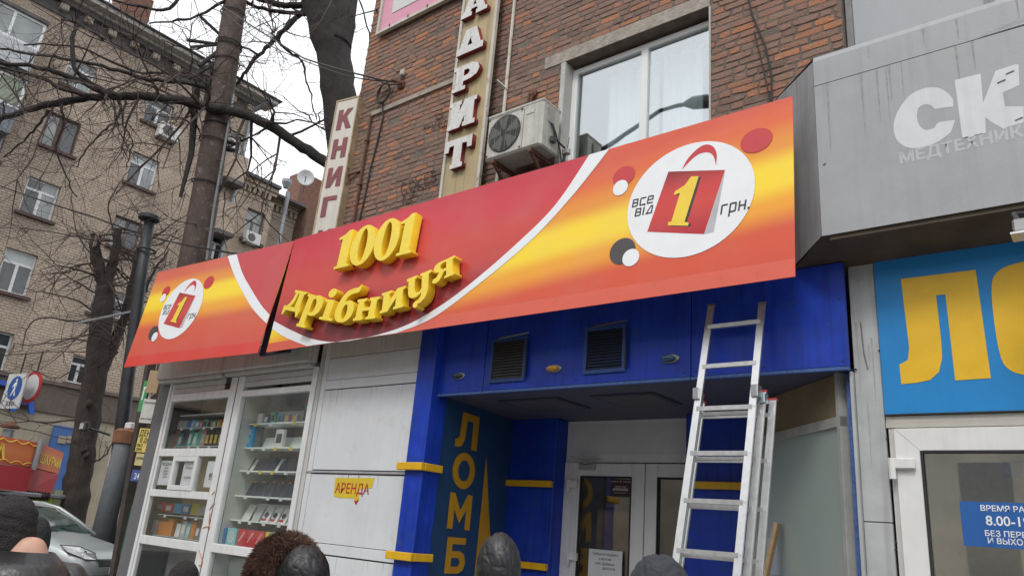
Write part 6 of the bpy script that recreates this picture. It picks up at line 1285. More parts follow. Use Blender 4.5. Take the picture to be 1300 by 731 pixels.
for px_pts, w0, w1 in (([(124, 400), (98, 382), (60, 372), (30, 366)], 3, 1), ([(124, 408), (95, 408), (50, 404), (34, 420), (28, 445)], 3, 1), ([(122, 350), (112, 336), (95, 338), (75, 352), (60, 378)], 2.5, 1), ([(126, 420), (90, 430), (50, 438), (18, 436)], 2, .8), ([(122, 330), (100, 300), (92, 260), (88, 225)], 2, .8), ([(148, 300), (138, 270), (146, 240), (165, 215)], 2.5, 1), ([(160, 395), (178, 400), (200, 396), (230, 380)], 3, 1), ([(175, 320), (180, 290), (172, 262)], 2.5, 1), ([(118, 480), (95, 470), (70, 480), (40, 470)], 2, .8), ([(112, 590), (130, 580), (148, 552)], 3, 1)):
    lb = MB(); c, r = limb(lb, px_pts, H4-.2, w0, w1, 5, .4); spray(cr1, c, r, 5, .6, 1.8, 1, up=-.1, droop=-.05, rmin=.009, rmax=.018); lb.build('branch', twm, t1)
cr1.build('crown', twm, t1)

# ------------------------------------------------------------------ overhead cables
def cable(lab, pts, r, sag=0., nm='overhead_cable', group=None):
    t = thing(nm, lab, 'cable', pts[0], group); c = []
    for i in range(len(pts)-1):
        for k in range(8): s_ = k/8; c.append(pts[i].lerp(pts[i+1], s_)-V3((0, 0, sag*4*s_*(1-s_))))
    c.append(pts[-1]); MB().tube(c, r, 5).build('wire', black, t); return t
wallp = onY(505, 104, 5.93)
cable('upper of the two black cables running from the rusty pole to the brick wall', [atH(262, -5, 18), atH(385, 74, 12), onY(470, 98, 5.8), wallp], .015, .02)
cable('lower of the two black cables running from the rusty pole to the brick wall', [atH(283, 14, 18), atH(330, 52, 14), atH(420, 90, 10.8), onY(482, 103, 5.85), onY(507, 107, 5.93)], .010, .03)
cable('grey cable crossing low over the brick apartment windows towards the pole', [atH(-60, 208, 24), atH(0, 236, 23), atH(120, 276, 20.5), atH(200, 303, 18.5), atH(300, 322, 15.5)], .020, .02)
cable('thin wire across the far street level beside the round road sign', [atH(-40, 455, 24), atH(60, 488, 24), atH(120, 508, 22)], .012, .03)
cable('thin wire above the shawarma stall running right to the dark trunk', [atH(-30, 514, 23), atH(60, 538, 22), atH(125, 548, 20)], .010, .04)
cable('thin wire just over the shawarma stall roof', [atH(-30, 526, 22), atH(50, 548, 21), atH(110, 560, 20)], .010, .04)
cable('thin cable passing behind the tree trunk at the top of the sky', [atH(436, 24, 22), onY(478, 13, 5.95)], .014, .0)
lp_ = thing('cable_loop', 'coiled black cable loop with a hanging tail on the brick wall', 'cable', onY(487, 118, 5.9))
cen = onY(487, 119, 5.93); b = MB(); b.tube([(cen.x+.125*math.cos(a*math.pi/12), 5.93-.01*math.sin(a), cen.z+.165*math.sin(a*math.pi/12)) for a in range(26)], .013, 6); b.tube([(cen.x+.14*math.cos(a*math.pi/12+1), 5.92, cen.z+.15*math.sin(a*math.pi/12+1)) for a in range(20)], .010, 6)
b.tube(crom_ if False else [onY(486, 128, 5.95), onY(486, 150, 5.97), onY(479, 180, 5.975), onY(470, 215, 5.975), onY(462, 255, 5.975), onY(456, 280, 5.975)], .013, 6); b.build('wire', black, lp_)
ins = thing('wall_hook', 'small wall hook with a white insulator on the upper bricks', 'hook', onY(508, 90, 5.95)); b = MB(); b.tube([onY(499, 88, 5.9), onY(504, 92, 5.88), onY(508, 91, 5.96)], .014, 5); b.build('hook', rust, ins); p = onY(510, 92, 5.95); b = MB(); b.box(p.x-.03, p.x+.05, 5.93, 5.985, p.z-.06, p.z+.04, bev=.015); b.build('insulator', mat('grey_plaster', (.42, .41, .39)), ins)
wk = thing('wall_bracket', 'iron wall bracket where the black cables reach the bricks', 'bracket', wallp); b = MB(); b.tube([onY(497, 101, 5.86), onY(510, 105, 5.93), onY(508, 110, 5.99)], .018, 6); b.box(wallp.x-.02, wallp.x+.09, 5.95, 5.99, wallp.z-.1, wallp.z+.02, bev=.01); b.build('iron', rust, wk)
cable('black wire hanging down the bricks right of the wall window', [onY(948, -10, 5.97), onY(955, 20, 5.975), onY(972, 60, 5.97), onY(979, 95, 5.975), onY(980, 130, 5.975)], .009, -.0, 'hanging_wire')
cable('pale thin cord hanging beside the black wire right of the wall window', [onY(957, 40, 5.972), onY(966, 75, 5.972), onY(978, 128, 5.972)], .006, 0, 'hanging_wire')

# ------------------------------------------------------------------ apartment block across the side street
XA = -32.0
A_ = lambda px, py, x=XA: (onX(px, py, x).y, onX(px, py, x).z)
def far_brick():
    m = bpy.data.materials.new('pale_brick'); m.use_nodes = True; t = m.node_tree; L = t.links; p = t.nodes['Principled BSDF']; p.inputs['Roughness'].default_value = .9; p.inputs['Specular IOR Level'].default_value = .2
    g = N(t, 'ShaderNodeNewGeometry'); sx = N(t, 'ShaderNodeSeparateXYZ'); L.new(g.outputs['Position'], sx.inputs[0]); ad = N(t, 'ShaderNodeMath', operation='ADD'); L.new(sx.outputs[0], ad.inputs[0]); L.new(sx.outputs[1], ad.inputs[1]); cx = N(t, 'ShaderNodeCombineXYZ'); L.new(ad.outputs[0], cx.inputs[0]); L.new(sx.outputs[2], cx.inputs[1])
    bt = N(t, 'ShaderNodeTexBrick'); bt.inputs['Scale'].default_value = 1; bt.inputs['Brick Width'].default_value = .26; bt.inputs['Row Height'].default_value = .105; bt.inputs['Mortar Size'].default_value = .016; bt.inputs['Mortar Smooth'].default_value = .4
    bt.inputs['Color1'].default_value = (.47, .385, .305, 1); bt.inputs['Color2'].default_value = (.40, .32, .25, 1); bt.inputs['Mortar'].default_value = (.235, .19, .155, 1); L.new(cx.outputs[0], bt.inputs['Vector'])
    n = N(t, 'ShaderNodeTexNoise'); n.inputs['Scale'].default_value = .35; n.inputs['Detail'].default_value = 7; n.inputs['Roughness'].default_value = .65; L.new(g.outputs['Position'], n.inputs['Vector'])
    mr = N(t, 'ShaderNodeMapRange'); mr.inputs[1].default_value = .3; mr.inputs[2].default_value = .7; mr.inputs[3].default_value = .72; mr.inputs[4].default_value = 1.18; L.new(n.outputs[0], mr.inputs[0])
    sc = N(t, 'ShaderNodeVectorMath', operation='SCALE'); L.new(bt.outputs['Color'], sc.inputs[0]); L.new(mr.outputs[0], sc.inputs['Scale']); L.new(sc.outputs[0], p.inputs['Base Color'])
    b = N(t, 'ShaderNodeBump'); b.inputs['Strength'].default_value = .5; b.inputs['Distance'].default_value = .02; b.invert = True; L.new(bt.outputs['Fac'], b.inputs['Height']); L.new(b.outputs[0], p.inputs['Normal']); return m
pbr = far_brick(); cornm = mat('cornice_stone', (.42, .40, .36), .85, var=.2, scale=2, streak=.3, bump=.2); cornd = mat('cornice_dark', (.095, .09, .085), .9, var=.35, scale=2); bandm = mat('brown_render', (.125, .10, .085), .9, var=.2, scale=1.5, streak=.2, bump=.2); creamw = mat('cream_render', (.36, .32, .24), .9, var=.12, scale=1.2, streak=.2)
ab = thing('apartment_building', 'tall pale brick apartment block with a heavy cornice across the side street', 'building', (XA, 10, 0))
yc, zc_ = A_(348, 135.6); YA1 = A_(316, 160)[0]; YA0 = -9.0
ztop = zc_; zcb = A_(180, 75.6)[1]; zb1 = A_(57, 487)[1]; zb0 = A_(50, 522)[1]
wins = [((51, 182), (104, 158), 'brown'), ((23, 267), (78, 238), 'white'), ((-8, 366), (49, 325), 'white'), ((-34, 476), (19, 424), 'white'), ((181, 152), (222, 137), 'white'), ((159, 230), (203, 206), 'white'), ((137, 310), (182, 285), 'dark'), ((112, 395), (163, 374), 'white'), ((84, 484), (117, 455), 'white'), ((78, 105), (124, 88), 'white'), ((288, 194), (311, 173), 'white'), ((261, 326), (287, 303), 'white'), ((-25, 196), (12, 160), 'white')]
wr = []
for lb_, rt_, kd in wins:
    y0, z0 = A_(*lb_); y1, z1 = A_(*rt_); wr.append((y0, y1, z0, z1, kd))
# facade sheet with real openings
def facade(nm, m, parent, x, y0, y1, z0, z1, holes, depth):
    ys = sorted({y0, y1, *[v for h in holes for v in h[:2] if y0 < v < y1]}); zs_ = sorted({z0, z1, *[v for h in holes for v in h[2:4] if z0 < v < z1]}); b = MB()
    for i in range(len(ys)-1):
        for k in range(len(zs_)-1):
            cy, cz = (ys[i]+ys[i+1])/2, (zs_[k]+zs_[k+1])/2
            if any(h[0] < cy < h[1] and h[2] < cz < h[3] for h in holes): continue
            b.quad((x, ys[i], zs_[k]), (x, ys[i+1], zs_[k]), (x, ys[i+1], zs_[k+1]), (x, ys[i], zs_[k+1]))
    for h in holes:
        a, c, d, e = h[:4]; X = x-depth
        b.quad((x, a, d), (X, a, d), (X, a, e), (x, a, e)); b.quad((x, c, d), (x, c, e), (X, c, e), (X, c, d)); b.quad((x, a, e), (X, a, e), (X, c, e), (x, c, e)); b.quad((x, a, d), (x, c, d), (X, c, d), (X, a, d))
    return b.build(nm, m, parent)
facade('wall', pbr, ab, XA, YA0, YA1, zb1, zcb+.02, wr, .22)
b = MB(); b.quad((XA, YA1, 0), (XA-14, YA1, 0), (XA-14, YA1, ztop), (XA, YA1, ztop)); b.quad((XA, YA0, 0), (XA, YA0, ztop), (XA-14, YA0, ztop), (XA-14, YA0, 0)); b.quad((XA-14, YA0, 0), (XA-14, YA0, ztop), (XA-14, YA1, ztop), (XA-14, YA1, 0)); b.quad((XA, YA0, ztop-.1), (XA, YA1, ztop-.1), (XA-14, YA1, ztop-.1), (XA-14, YA0, ztop-.1)); b.build('end_wall', pbr, ab)
b = MB(); b.box(XA-.3, XA+.10, YA0, YA1, zb0, zb1); b.box(XA-.28, XA+.20, YA0, YA1+.02, zb1+.005, zb1+.14); b.build('band', bandm, ab)
bx('ground_floor', creamw, ab, XA-.3, XA, YA0, YA1, 0, zb0)
# cornice: dark frieze, brackets, projecting stone mouldings, gutter
zf = zcb; hc = ztop-zcb
bx('frieze', cornd, ab, XA-.3, XA+.08, YA0, YA1+.05, zf, zf+hc*.42)
b = MB(); b.box(XA-.3, XA+.45, YA0, YA1+.45, zf+hc*.60, zf+hc*.70); b.box(XA-.3, XA+.85, YA0, YA1+.85, zf+hc*.705, zf+hc*.86); b.build('cornice', cornm, ab); b = MB(); b.box(XA-.3, XA+1.0, YA0, YA1+1.0, zf+hc*.865, zf+hc*.93, bev=.03); b.build('gutter', mat('dark_gutter', (.06, .065, .075), .6), ab)
bx('soffit_band', cornd, ab, XA-.3, XA+.30, YA0, YA1+.3, zf+hc*.425, zf+hc*.595)
yy = YA1-.4
bk = 0
while yy > YA0 and bk < 30: bx('bracket', mat('bracket_stone', (.34, .30, .24), .85, var=.2), ab, XA+.082, XA+.30, yy, yy+.34, zf+hc*.16, zf+hc*.40, bev=.03); yy -= .98; bk += 1
wfm = {'white': mat('pvc_white', (.62, .63, .64), .4, var=.05), 'brown': mat('brown_wood_frame', (.10, .055, .045), .7, var=.2), 'dark': mat('dark_wood_frame', (.12, .10, .09), .7, var=.25)}
wg = mat('far_pane', (.035, .042, .048), .05, var=.3, scale=.8, spec=.9); wg2 = mat('far_pane_curtain', (.22, .24, .24), .12, var=.35, scale=1.2, spec=.8); sill_m = mat('brown_sill', (.09, .055, .05), .8)
for i, (y0, y1, z0, z1, kd) in enumerate(wr):
    m = wfm[kd]; fx_ = XA-.15; t_ = .075; b = MB(); yc_ = (y0+y1)/2; tz = z1-(z1-z0)*.30
    b.box(fx_-.05, fx_, y0, y0+t_, z0, z1); b.box(fx_-.05, fx_, y1-t_, y1, z0, z1); b.box(fx_-.049, fx_-.001, y0+t_, y1-t_, z0, z0+t_); b.box(fx_-.049, fx_-.001, y0+t_, y1-t_, z1-t_, z1)
    if kd == 'white': b.box(fx_-.047, fx_+.003, y0+t_, y1-t_, tz-.045, tz+.045); b.box(fx_-.046, fx_+.004, yc_-.055, yc_+.055, z0+t_, tz-.046)
    elif kd == 'brown': b.box(fx_-.046, fx_+.004, yc_-.16, yc_+.10, z0+t_, z1-t_)
    else: b.box(fx_-.046, fx_+.004, yc_-.05, yc_+.05, z0+t_, z1-t_)
    o = b.build('window', m, ab)
    bx('pane', wg if i % 3 else wg2, o, fx_-.03, fx_-.025, y0+.06, yc_, z0+.06, z1-.06); bx('pane', wg2 if i % 4 == 1 else wg, o, fx_-.03, fx_-.025, yc_+.0005, y1-.06, z0+.06, z1-.06)
    if kd == 'white' and i in (2, 5): bx('blind', mat('pale_blind', (.45, .48, .49), .8), o, fx_-.024, fx_-.018, y0+.08, y1-.08, tz+.05, z1-.06)
    bx('sill', sill_m, o, XA+.002, XA+.16, y0-.12, y1+.12, z0-.14, z0-.02)
# glazed balconies on the left edge and the corner bay
bal = mat('balcony_panel', (.42, .44, .46), .6, var=.1, streak=.2)
def balcony(y0, y1, z0, z1, glass_frac, cols, curtain_c=None, dep=1.1, apron=None):
    o = bx('balcony', apron or bal, ab, XA+.005, XA+dep, y0, y1, z0, z0+(z1-z0)*(1-glass_frac)); g0 = z0+(z1-z0)*(1-glass_frac)
    bx('slab', cornd, o, XA+.005, XA+dep+.1, y0-.1, y1+.1, z1, z1+.14)
    b = MB(); n = cols
    for k in range(n+1): yy_ = y0+(y1-y0)*k/n; b.box(XA+dep-.07, XA+dep, yy_-.05, yy_+.05, g0, z1)
    b.box(XA+dep-.069, XA+dep-.001, y0+.05, y1-.05, g0, g0+.09); b.box(XA+dep-.069, XA+dep-.001, y0+.05, y1-.05, z1-.1, z1); b.box(XA+.02, XA+dep-.071, y1-.05, y1, g0, g0+.09); b.build('frame', wfm['white'], o)
    for k in range(n): bx('pane', curtain_c or wg2, o, XA+dep-.05, XA+dep-.04, y0+(y1-y0)*k/n+.052, y0+(y1-y0)*(k+1)/n-.052, g0+.09, z1-.1)
    bx('pane', wg2, o, XA+.02, XA+dep-.08, y1-.03, y1-.02, g0+.09, z1-.05)
XAb = XA+1.1
fy = lambda px, py: (onX(px, py, XAb).y, onX(px, py, XAb).z)
yb, zbt = fy(58, 32); _, zbm = fy(50, 66); y_ = yb; _, zb5 = fy(43, 94)
balcony(y_-6.2, y_, zb5, zbt, (zbt-zbm)/(zbt-zb5), 6)
_, z4t = fy(35, 104); _, z4m = fy(24, 140); _, z4b = fy(17, 172)
balcony(y_-6.2, y_, z4b, z4t, (z4t-z4m)/(z4t-z4b), 7, mat('green_curtain', (.20, .24, .17), .6, var=.2, spec=.6), apron=mat('dark_apron', (.15, .17, .20), .7, var=.15))
y0, z0 = A_(262, 262); y1, z1 = A_(300, 178)
bays = [(A_(283, 200)[1], A_(296, 245)[1])]
_, zt_ = A_(302, 205); _, zlo = A_(294, 236)
bx('bay_apron', pbr, ab, XA+.005, XA+.75, A_(278, 210)[0], YA1-.02, zlo, zt_); bx('slab', cornd, ab, XA+.004, XA+.85, A_(277, 236)[0], YA1-.01, zlo-.2, zlo-.005)
_, zt_ = A_(285, 262); _, zlo = A_(276, 298); bx('bay_apron', pbr, ab, XA+.005, XA+.75, A_(262, 285)[0], YA1-.02, zlo, zt_); bx('slab', cornd, ab, XA+.004, XA+.85, A_(262, 298)[0], YA1-.01, zlo-.2, zlo-.005)
b = MB(); b.tube([(XA+.12, YA1-.05, 0), (XA+.12, YA1-.05, ztop-.9), (XA+.6, YA1+.3, ztop-.4), (XA+.9, YA1+.7, ztop-.35)], .10, 8); b.build('downpipe', mat('zinc_pipe', (.25, .27, .29), .5, .4, var=.2), ab)
# chimneys
cbr = mat('chimney_brick', (.15, .075, .055), .9, var=.3, scale=4, bump=.5, bscale=12)
p0 = onX(158, 10, XA-2); b = MB(); b.box(XA-3.4, XA-2.0, onX(152, 15, XA-2).y, onX(192, 15, XA-2).y, ztop-1, ztop+3.2); b.build('chimney', cbr, ab)
# entrance and blue front, letters
y0, z0 = A_(62, 620); y1, z1 = A_(111, 540)
en = bx('entrance', mat('blue_front', (.045, .12, .32), .6, var=.1), ab, XA+.002, XA+.25, A_(61, 566)[0], A_(118, 560)[0], 0, A_(85, 542)[1]); P = A_(92, 605)
bx('yellow_stripe', mat('yellow_stripe', (.5, .38, .05), .6), en, XA+.251, XA+.27, A_(80, 605)[0], A_(112, 600)[0], P[1]-.25, P[1]+.05); bx('white_stripe', paper, en, XA+.251, XA+.268, A_(84, 588)[0], A_(112, 588)[0], A_(95, 590)[1]-.1, A_(95, 590)[1]+.15)
for px_ in (75, 86): P = A_(px_, 558); bx('vent', mat('beige_vent', (.30, .25, .2), .8), en, XA+.251, XA+.30, P[0]-.14, P[0]+.14, P[1]-.14, P[1]+.14)
AF = Frame((XA+.2, 0, 0), (0, 1, 0), (0, 0, 1))
for ch, px_, py_, lab in (('Т', 2, 503, 'left'), ('А', 24, 510, 'right')):
    P = A_(px_, py_); text('shop_letter', ch, AF, (P[0]-.3, P[1]-.35), .85, mat('blue_letter', (.02, .09, .45), .4), None, off=.0, ext=.15, bold=.03, label=f'{lab} raised blue shop letter on the brown band beside the road signs', cat='letter')
# air conditioners on the block
def far_ac(px, py, lab, x=XA, w_=.95, h_=.68):
    P = onX(px, py, x); t = thing('wall_air_conditioner', lab, 'air conditioner', P); bx('casing', mat('ac_white', (.58, .58, .56), .5, var=.08), t, x+.06, x+.48, P.y-w_/2, P.y+w_/2, P.z-h_/2, P.z+h_/2, bev=.03)
    MB().lathe([(.24, 0), (.24, .012), (.2, .016)], 18, Matrix.Translation(V3((x+.479, P.y-.12, P.z))) @ Matrix.Rotation(R_(90), 4, 'Y')).build('fan', mat('ac_fan', (.10, .10, .10), .7), t); b = MB(); b.box(x+.002, x+.5, P.y-.4, P.y-.35, P.z-h_/2-.06, P.z-h_/2-.003); b.box(x+.002, x+.5, P.y+.3, P.y+.35, P.z-h_/2-.06, P.z-h_/2-.003); b.build('bracket', dkgrey, t)
far_ac(210, 171, 'small white air conditioner under the top apartment window behind the limb')

# lower wing further back
XW = -38.0
lw2 = thing('rear_apartment_wing', 'lower pale brick wing with a corbelled cornice behind the rusty pole', 'building', (XW, 22, 0))
W_ = lambda px, py, x=XW: (onX(px, py, x).y, onX(px, py, x).z)
ya, zt2 = W_(306, 219); yb_, zt3 = W_(351, 241); yd = W_(430, 270)[0]; zt2 = (zt2+zt3)/2
yin = W_(366, 240)[0]
ww = [(W_(305, 310)[0], W_(334, 290)[0], W_(303, 300)[1], W_(318, 264)[1])]
facade('wall', pbr, lw2, XW, YA1-6, yb_, 0, zt2-1.2, ww, .25); b = MB(); b.quad((XW, yb_, 0), (XW-1.0, yb_, 0), (XW-1.0, yb_, zt2), (XW, yb_, zt2)); b.quad((XW-1.0, yb_, 0), (XW-1.0, yd+8, 0), (XW-1.0, yd+8, zt2), (XW-1.0, yb_, zt2)); b.quad((XW, YA1-6, zt2-.3), (XW, yd+8, zt2-.3), (XW-12, yd+8, zt2-.3), (XW-12, YA1-6, zt2-.3)); b.build('wall', pbr, lw2)
def corn(x, y0, y1):
    for k, (h0, h1, d) in enumerate(((1.2, .95, .06), (.60, .40, .22), (.395, .15, .34))): bx('corbel_course', pbr, lw2, x-.2, x+d, y0, y1, zt2-h0, zt2-h1)
    n = int((y1-y0)/.34)
    for i in range(n): bx('dentil', pbr, lw2, x+.003, x+.2, y0+i*.34, y0+i*.34+.18, zt2-.945, zt2-.605)
    bx('eave', mat('dark_gutter', (.06, .065, .075), .6), lw2, x-.3, x+.55, y0, y1, zt2-.145, zt2+.05)
corn(XW, ya-2.5, yb_); corn(XW-1.0, yb_+.02, yd+3)
y0, y1, z0, z1 = ww[0]; b = MB(); X_ = XW-.2
b.box(X_-.05, X_, y0, y0+.1, z0, z1); b.box(X_-.05, X_, y1-.1, y1, z0, z1); b.box(X_-.049, X_-.001, y0+.1, y1-.1, z0, z0+.1); b.box(X_-.049, X_-.001, y0+.1, y1-.1, z1-.1, z1); b.box(X_-.048, X_+.002, y0+.1, y1-.1, z0+(z1-z0)*.60, z0+(z1-z0)*.66); b.box(X_-.047, X_+.003, (y0+y1)/2-.06, (y0+y1)/2+.06, z0+.1, z0+(z1-z0)*.599)
o = b.build('window', mat('dark_wood_frame', (.12, .10, .09)), lw2); bx('pane', wg2, o, X_-.03, X_-.02, y0+.05, y1-.05, z0+.05, z1-.05); bx('sill', sill_m, o, XW+.002, XW+.2, y0-.15, y1+.15, z0-.2, z0-.02)
far_ac(316, 304, 'white air conditioner under the window of the rear wing', XW)
b = MB(); b.tube([(XW+.15, W_(363, 250)[0], 0), (XW+.15, W_(363, 250)[0], zt2-1.4), (XW+.35, W_(363, 240)[0], zt2-.4), (XW+.35, W_(363, 235)[0], zt2)], .13, 8); b.build('downpipe', mat('zinc_pipe', (.25, .27, .29)), lw2); P = onX(363, 237, XW+.35); MB().lathe([(.14, -.1), (.3, .25), (.3, .45)], 10, Matrix.Translation(P)).build('hopper', mat('zinc_pipe', (.25, .27, .29)), lw2)
y0, z0 = W_(371, 300, XW-1); y1, z1 = W_(385, 270, XW-1); b = MB(); b.box(XW-1, XW+.2, y0, y1+1.6, z0-.8, z1); b.build('loggia', mat('brown_loggia', (.13, .075, .05), .8, var=.3), lw2); bx('loggia_pane', wg2, lw2, XW+.201, XW+.23, y1+.2, y1+1.5, z0, z1-.3)
st2 = thing('brick_stack', 'brown brick stack rising behind the corner sign', 'chimney', (XW-4, 30, 0)); q0 = onX(384, 220, XW-4); bx('stack', cbr, st2, XW-5.5, XW-4, q0.y, q0.y+4, 10, q0.z+.15); 
ds = thing('satellite_dish', 'white satellite dish on the rear roof beside the corner sign', 'satellite dish', onX(388, 226, XW+.3)); P = onX(388, 226, XW+.3)
MB().lathe([(.0, .0), (.2, .02), (.40, .07), (.52, .14), (.50, .15), (.38, .085), (.02, .02)], 24, Matrix.Translation(P) @ (EYE-P+V3((0, 0, 12))).to_track_quat('Z', 'Y').to_matrix().to_4x4()).build('dish', mat('dish_white', (.52, .53, .54), .5, var=.1), ds, smooth=True); dv = (EYE-P+V3((0, 0, 12))).normalized(); b = MB(); b.tube([P+dv*.05-V3((0, 0, .3)), P+dv*.5], .025, 4); b.tube([P, P-V3((0, 0, 1.0))-dv*.2], .04, 5); b.build('arm', dkgrey, ds)

# ------------------------------------------------------------------ shawarma stall
HS = 20.0
sh = thing('shawarma_stall', 'red and orange shawarma stall with yellow lettering at the left edge', 'stall', (*atH(40, 640, HS).xy, 0))
eL, eC, eR = atH(-70, 545, HS-1.8), atH(51, 563, HS), atH(81, 575, HS*1.15)
def fq(a, c, pya, pyc, ha, hc): pass
zA0, zA1 = atH(51, 594, HS).z, atH(51, 562, HS).z
orng = print_mat('stall_orange', [(0, (.62, .12, .025)), (.5, (.70, .19, .04)), (1, (.62, .11, .025))], V3((0, 0, zA0)), V3((0, 0, 1)), zA1-zA0, rough=.35)
b = MB(); b.hexa([(eL.x, eL.y, zA0), (eC.x, eC.y, zA0), (eC.x, eC.y, zA1), (eL.x, eL.y, zA1)], [(eL.x-.3, eL.y+.6, zA0), (eC.x-.6, eC.y+.2, zA0), (eC.x-.6, eC.y+.2, zA1), (eL.x-.3, eL.y+.6, zA1)]); b.build('sign_panel', orng, sh)
b = MB(); b.hexa([(eC.x, eC.y, zA0), (eR.x, eR.y, zA0), (eR.x, eR.y, zA1), (eC.x, eC.y, zA1)], [(eC.x-.6, eC.y+.2, zA0), (eR.x-.6, eR.y-.3, zA0), (eR.x-.6, eR.y-.3, zA1), (eC.x-.6, eC.y+.2, zA1)]); b.build('sign_panel', orng, sh)
b = MB(); b.tube([(eC.x+.03, eC.y-.02, zA0-.05), (eC.x+.03, eC.y-.02, zA1+.08)], .07, 8); b.build('corner_tube', mat('grey_tube', (.30, .31, .33), .4, .5), sh)
SFm = Frame((eC.x, eC.y, zA0), V3((eR.x-eC.x, eR.y-eC.y, 0)), (0, 0, 1)); sw_ = (V3((eR.x, eR.y, 0))-V3((eC.x, eC.y, 0))).length; shh = zA1-zA0
ye_l = mat('stall_yellow', (.85, .66, .06), .5)
text('word', 'ШАУРМА', SFm, (sw_*.10, shh*.26), shh*.38, ye_l, sh, off=.02, bold=.02, xs=sw_*.84/(shh*.38/.728)/4.35)
SL = Frame((eL.x, eL.y, zA0), V3((eC.x-eL.x, eC.y-eL.y, 0)), (0, 0, 1)); sll = (V3((eC.x-eL.x, eC.y-eL.y, 0))).length
u_ = SL.uv(-9, 600)[0]; text('letter', 'А', SL, (u_-.1, shh*.20), shh*.5, ye_l, sh, off=.02, bold=.04)
for fr, wd in ((SL, sll),):
    b = MB(); n = 4 if fr is SFm else max(3, int(wd/.35))
    for i in range(n):
        for v0, s_ in ((shh*.95, -1), (shh*.05, 1)):
            u0 = wd*i/n; pts_ = [fr.P(u0+wd/n*k/6, v0+s_*.06*math.sin(math.pi*k/6), .02) for k in range(7)]; b.tube(pts_, .009, 3)
    b.build('scallop', ye_l, sh)
zr0, zr1_ = atH(68, 627, HS).z, zA0-.02
redw = mat('stall_red', (.42, .02, .03), .6, var=.1)
b = MB(); b.hexa([(eL.x, eL.y, zr0), (eC.x+.1, eC.y-.05, zr0), (eC.x+.1, eC.y-.05, zr1_), (eL.x, eL.y, zr1_)], [(eL.x-.3, eL.y+.6, zr0), (eC.x-.6, eC.y+.2, zr0), (eC.x-.6, eC.y+.2, zr1_), (eL.x-.3, eL.y+.6, zr1_)]); b.hexa([(eC.x+.1, eC.y-.05, zr0), (eR.x-.1, eR.y, zr0), (eR.x+.05, eR.y, zr1_), (eC.x+.1, eC.y-.05, zr1_)], [(eC.x-.6, eC.y+.2, zr0), (eR.x-.9, eR.y-.3, zr0), (eR.x-.6, eR.y-.3, zr1_), (eC.x-.6, eC.y+.2, zr1_)]); b.build('red_canopy', redw, sh)
b = MB(); b.tube([atH(-40, 622, HS-.8), atH(82, 631, HS+.3)], .05, 6); b.build('rail', mat('grey_tube', (.30, .31, .33)), sh)
b = MB(); b.hexa([(eL.x, eL.y+.3, 0), (eC.x-.3, eC.y+.2, 0), (eC.x-.3, eC.y+.2, zr0-.01), (eL.x, eL.y+.3, zr0-.01)], [(eL.x-1.5, eL.y+2, 0), (eC.x-2, eC.y+2, 0), (eC.x-2, eC.y+2, zr0-.01), (eL.x-1.5, eL.y+2, zr0-.01)]); b.build('cabin', mat('stall_cabin', (.30, .31, .25), .6, var=.2), sh)
lime = mat('lime_panel', (.42, .48, .06), .6, var=.1)
a0 = atH(31, 648, HS+.1); a1 = atH(66, 630, HS+.1); b = MB(); b.hexa([(a0.x, a0.y, a0.z-.5), (a1.x, a1.y, a0.z-.5), (a1.x, a1.y, a1.z), (a0.x, a0.y, a1.z)], [(a0.x-.1, a0.y+.1, a0.z-.5), (a1.x-.1, a1.y+.1, a0.z-.5), (a1.x-.1, a1.y+.1, a1.z), (a0.x-.1, a0.y+.1, a1.z)]); b.build('lime_panel', lime, sh)
b = MB(); u_ = V3((a1.x-a0.x, a1.y-a0.y, 0)); 
for i in range(7): p = V3((a0.x+.05, a0.y-.05, a1.z))+u_*((i+.5)/7); b.lathe([(.09, 0), (.09, .03)], 8, Matrix.Translation(p) @ Matrix.Rotation(R_(90), 4, 'X'))
b.build('awning_fringe', mat('dark_fringe', (.05, .02, .02), .8), sh)
b = MB(); c_ = atH(10, 556, HS+1); b.tube([(c_.x, c_.y, zA1-.2), atH(12, 545, HS+1)], .12, 10); b.build('flue', mat('zinc_pipe', (.25, .27, .29)), sh); P = atH(12, 543, HS+1); MB().lathe([(.20, 0), (.20, .05), (.03, .16)], 10, Matrix.Translation(P)).build('flue_cap', rust, sh)
# sign frame pole + second small figure of street: lime post
lpst = thing('lime_post', 'pale lime painted board end beside the shawarma stall', 'board', atH(70, 640, HS+.5)); a0 = atH(66, 650, HS+.5); a1 = atH(77, 622, HS+.5); b = MB(); b.box(a0.x, a0.x+.16, a0.y-.1, a0.y+.2, 0, a1.z); b.build('board', mat('pale_lime', (.42, .47, .30), .6), lpst)

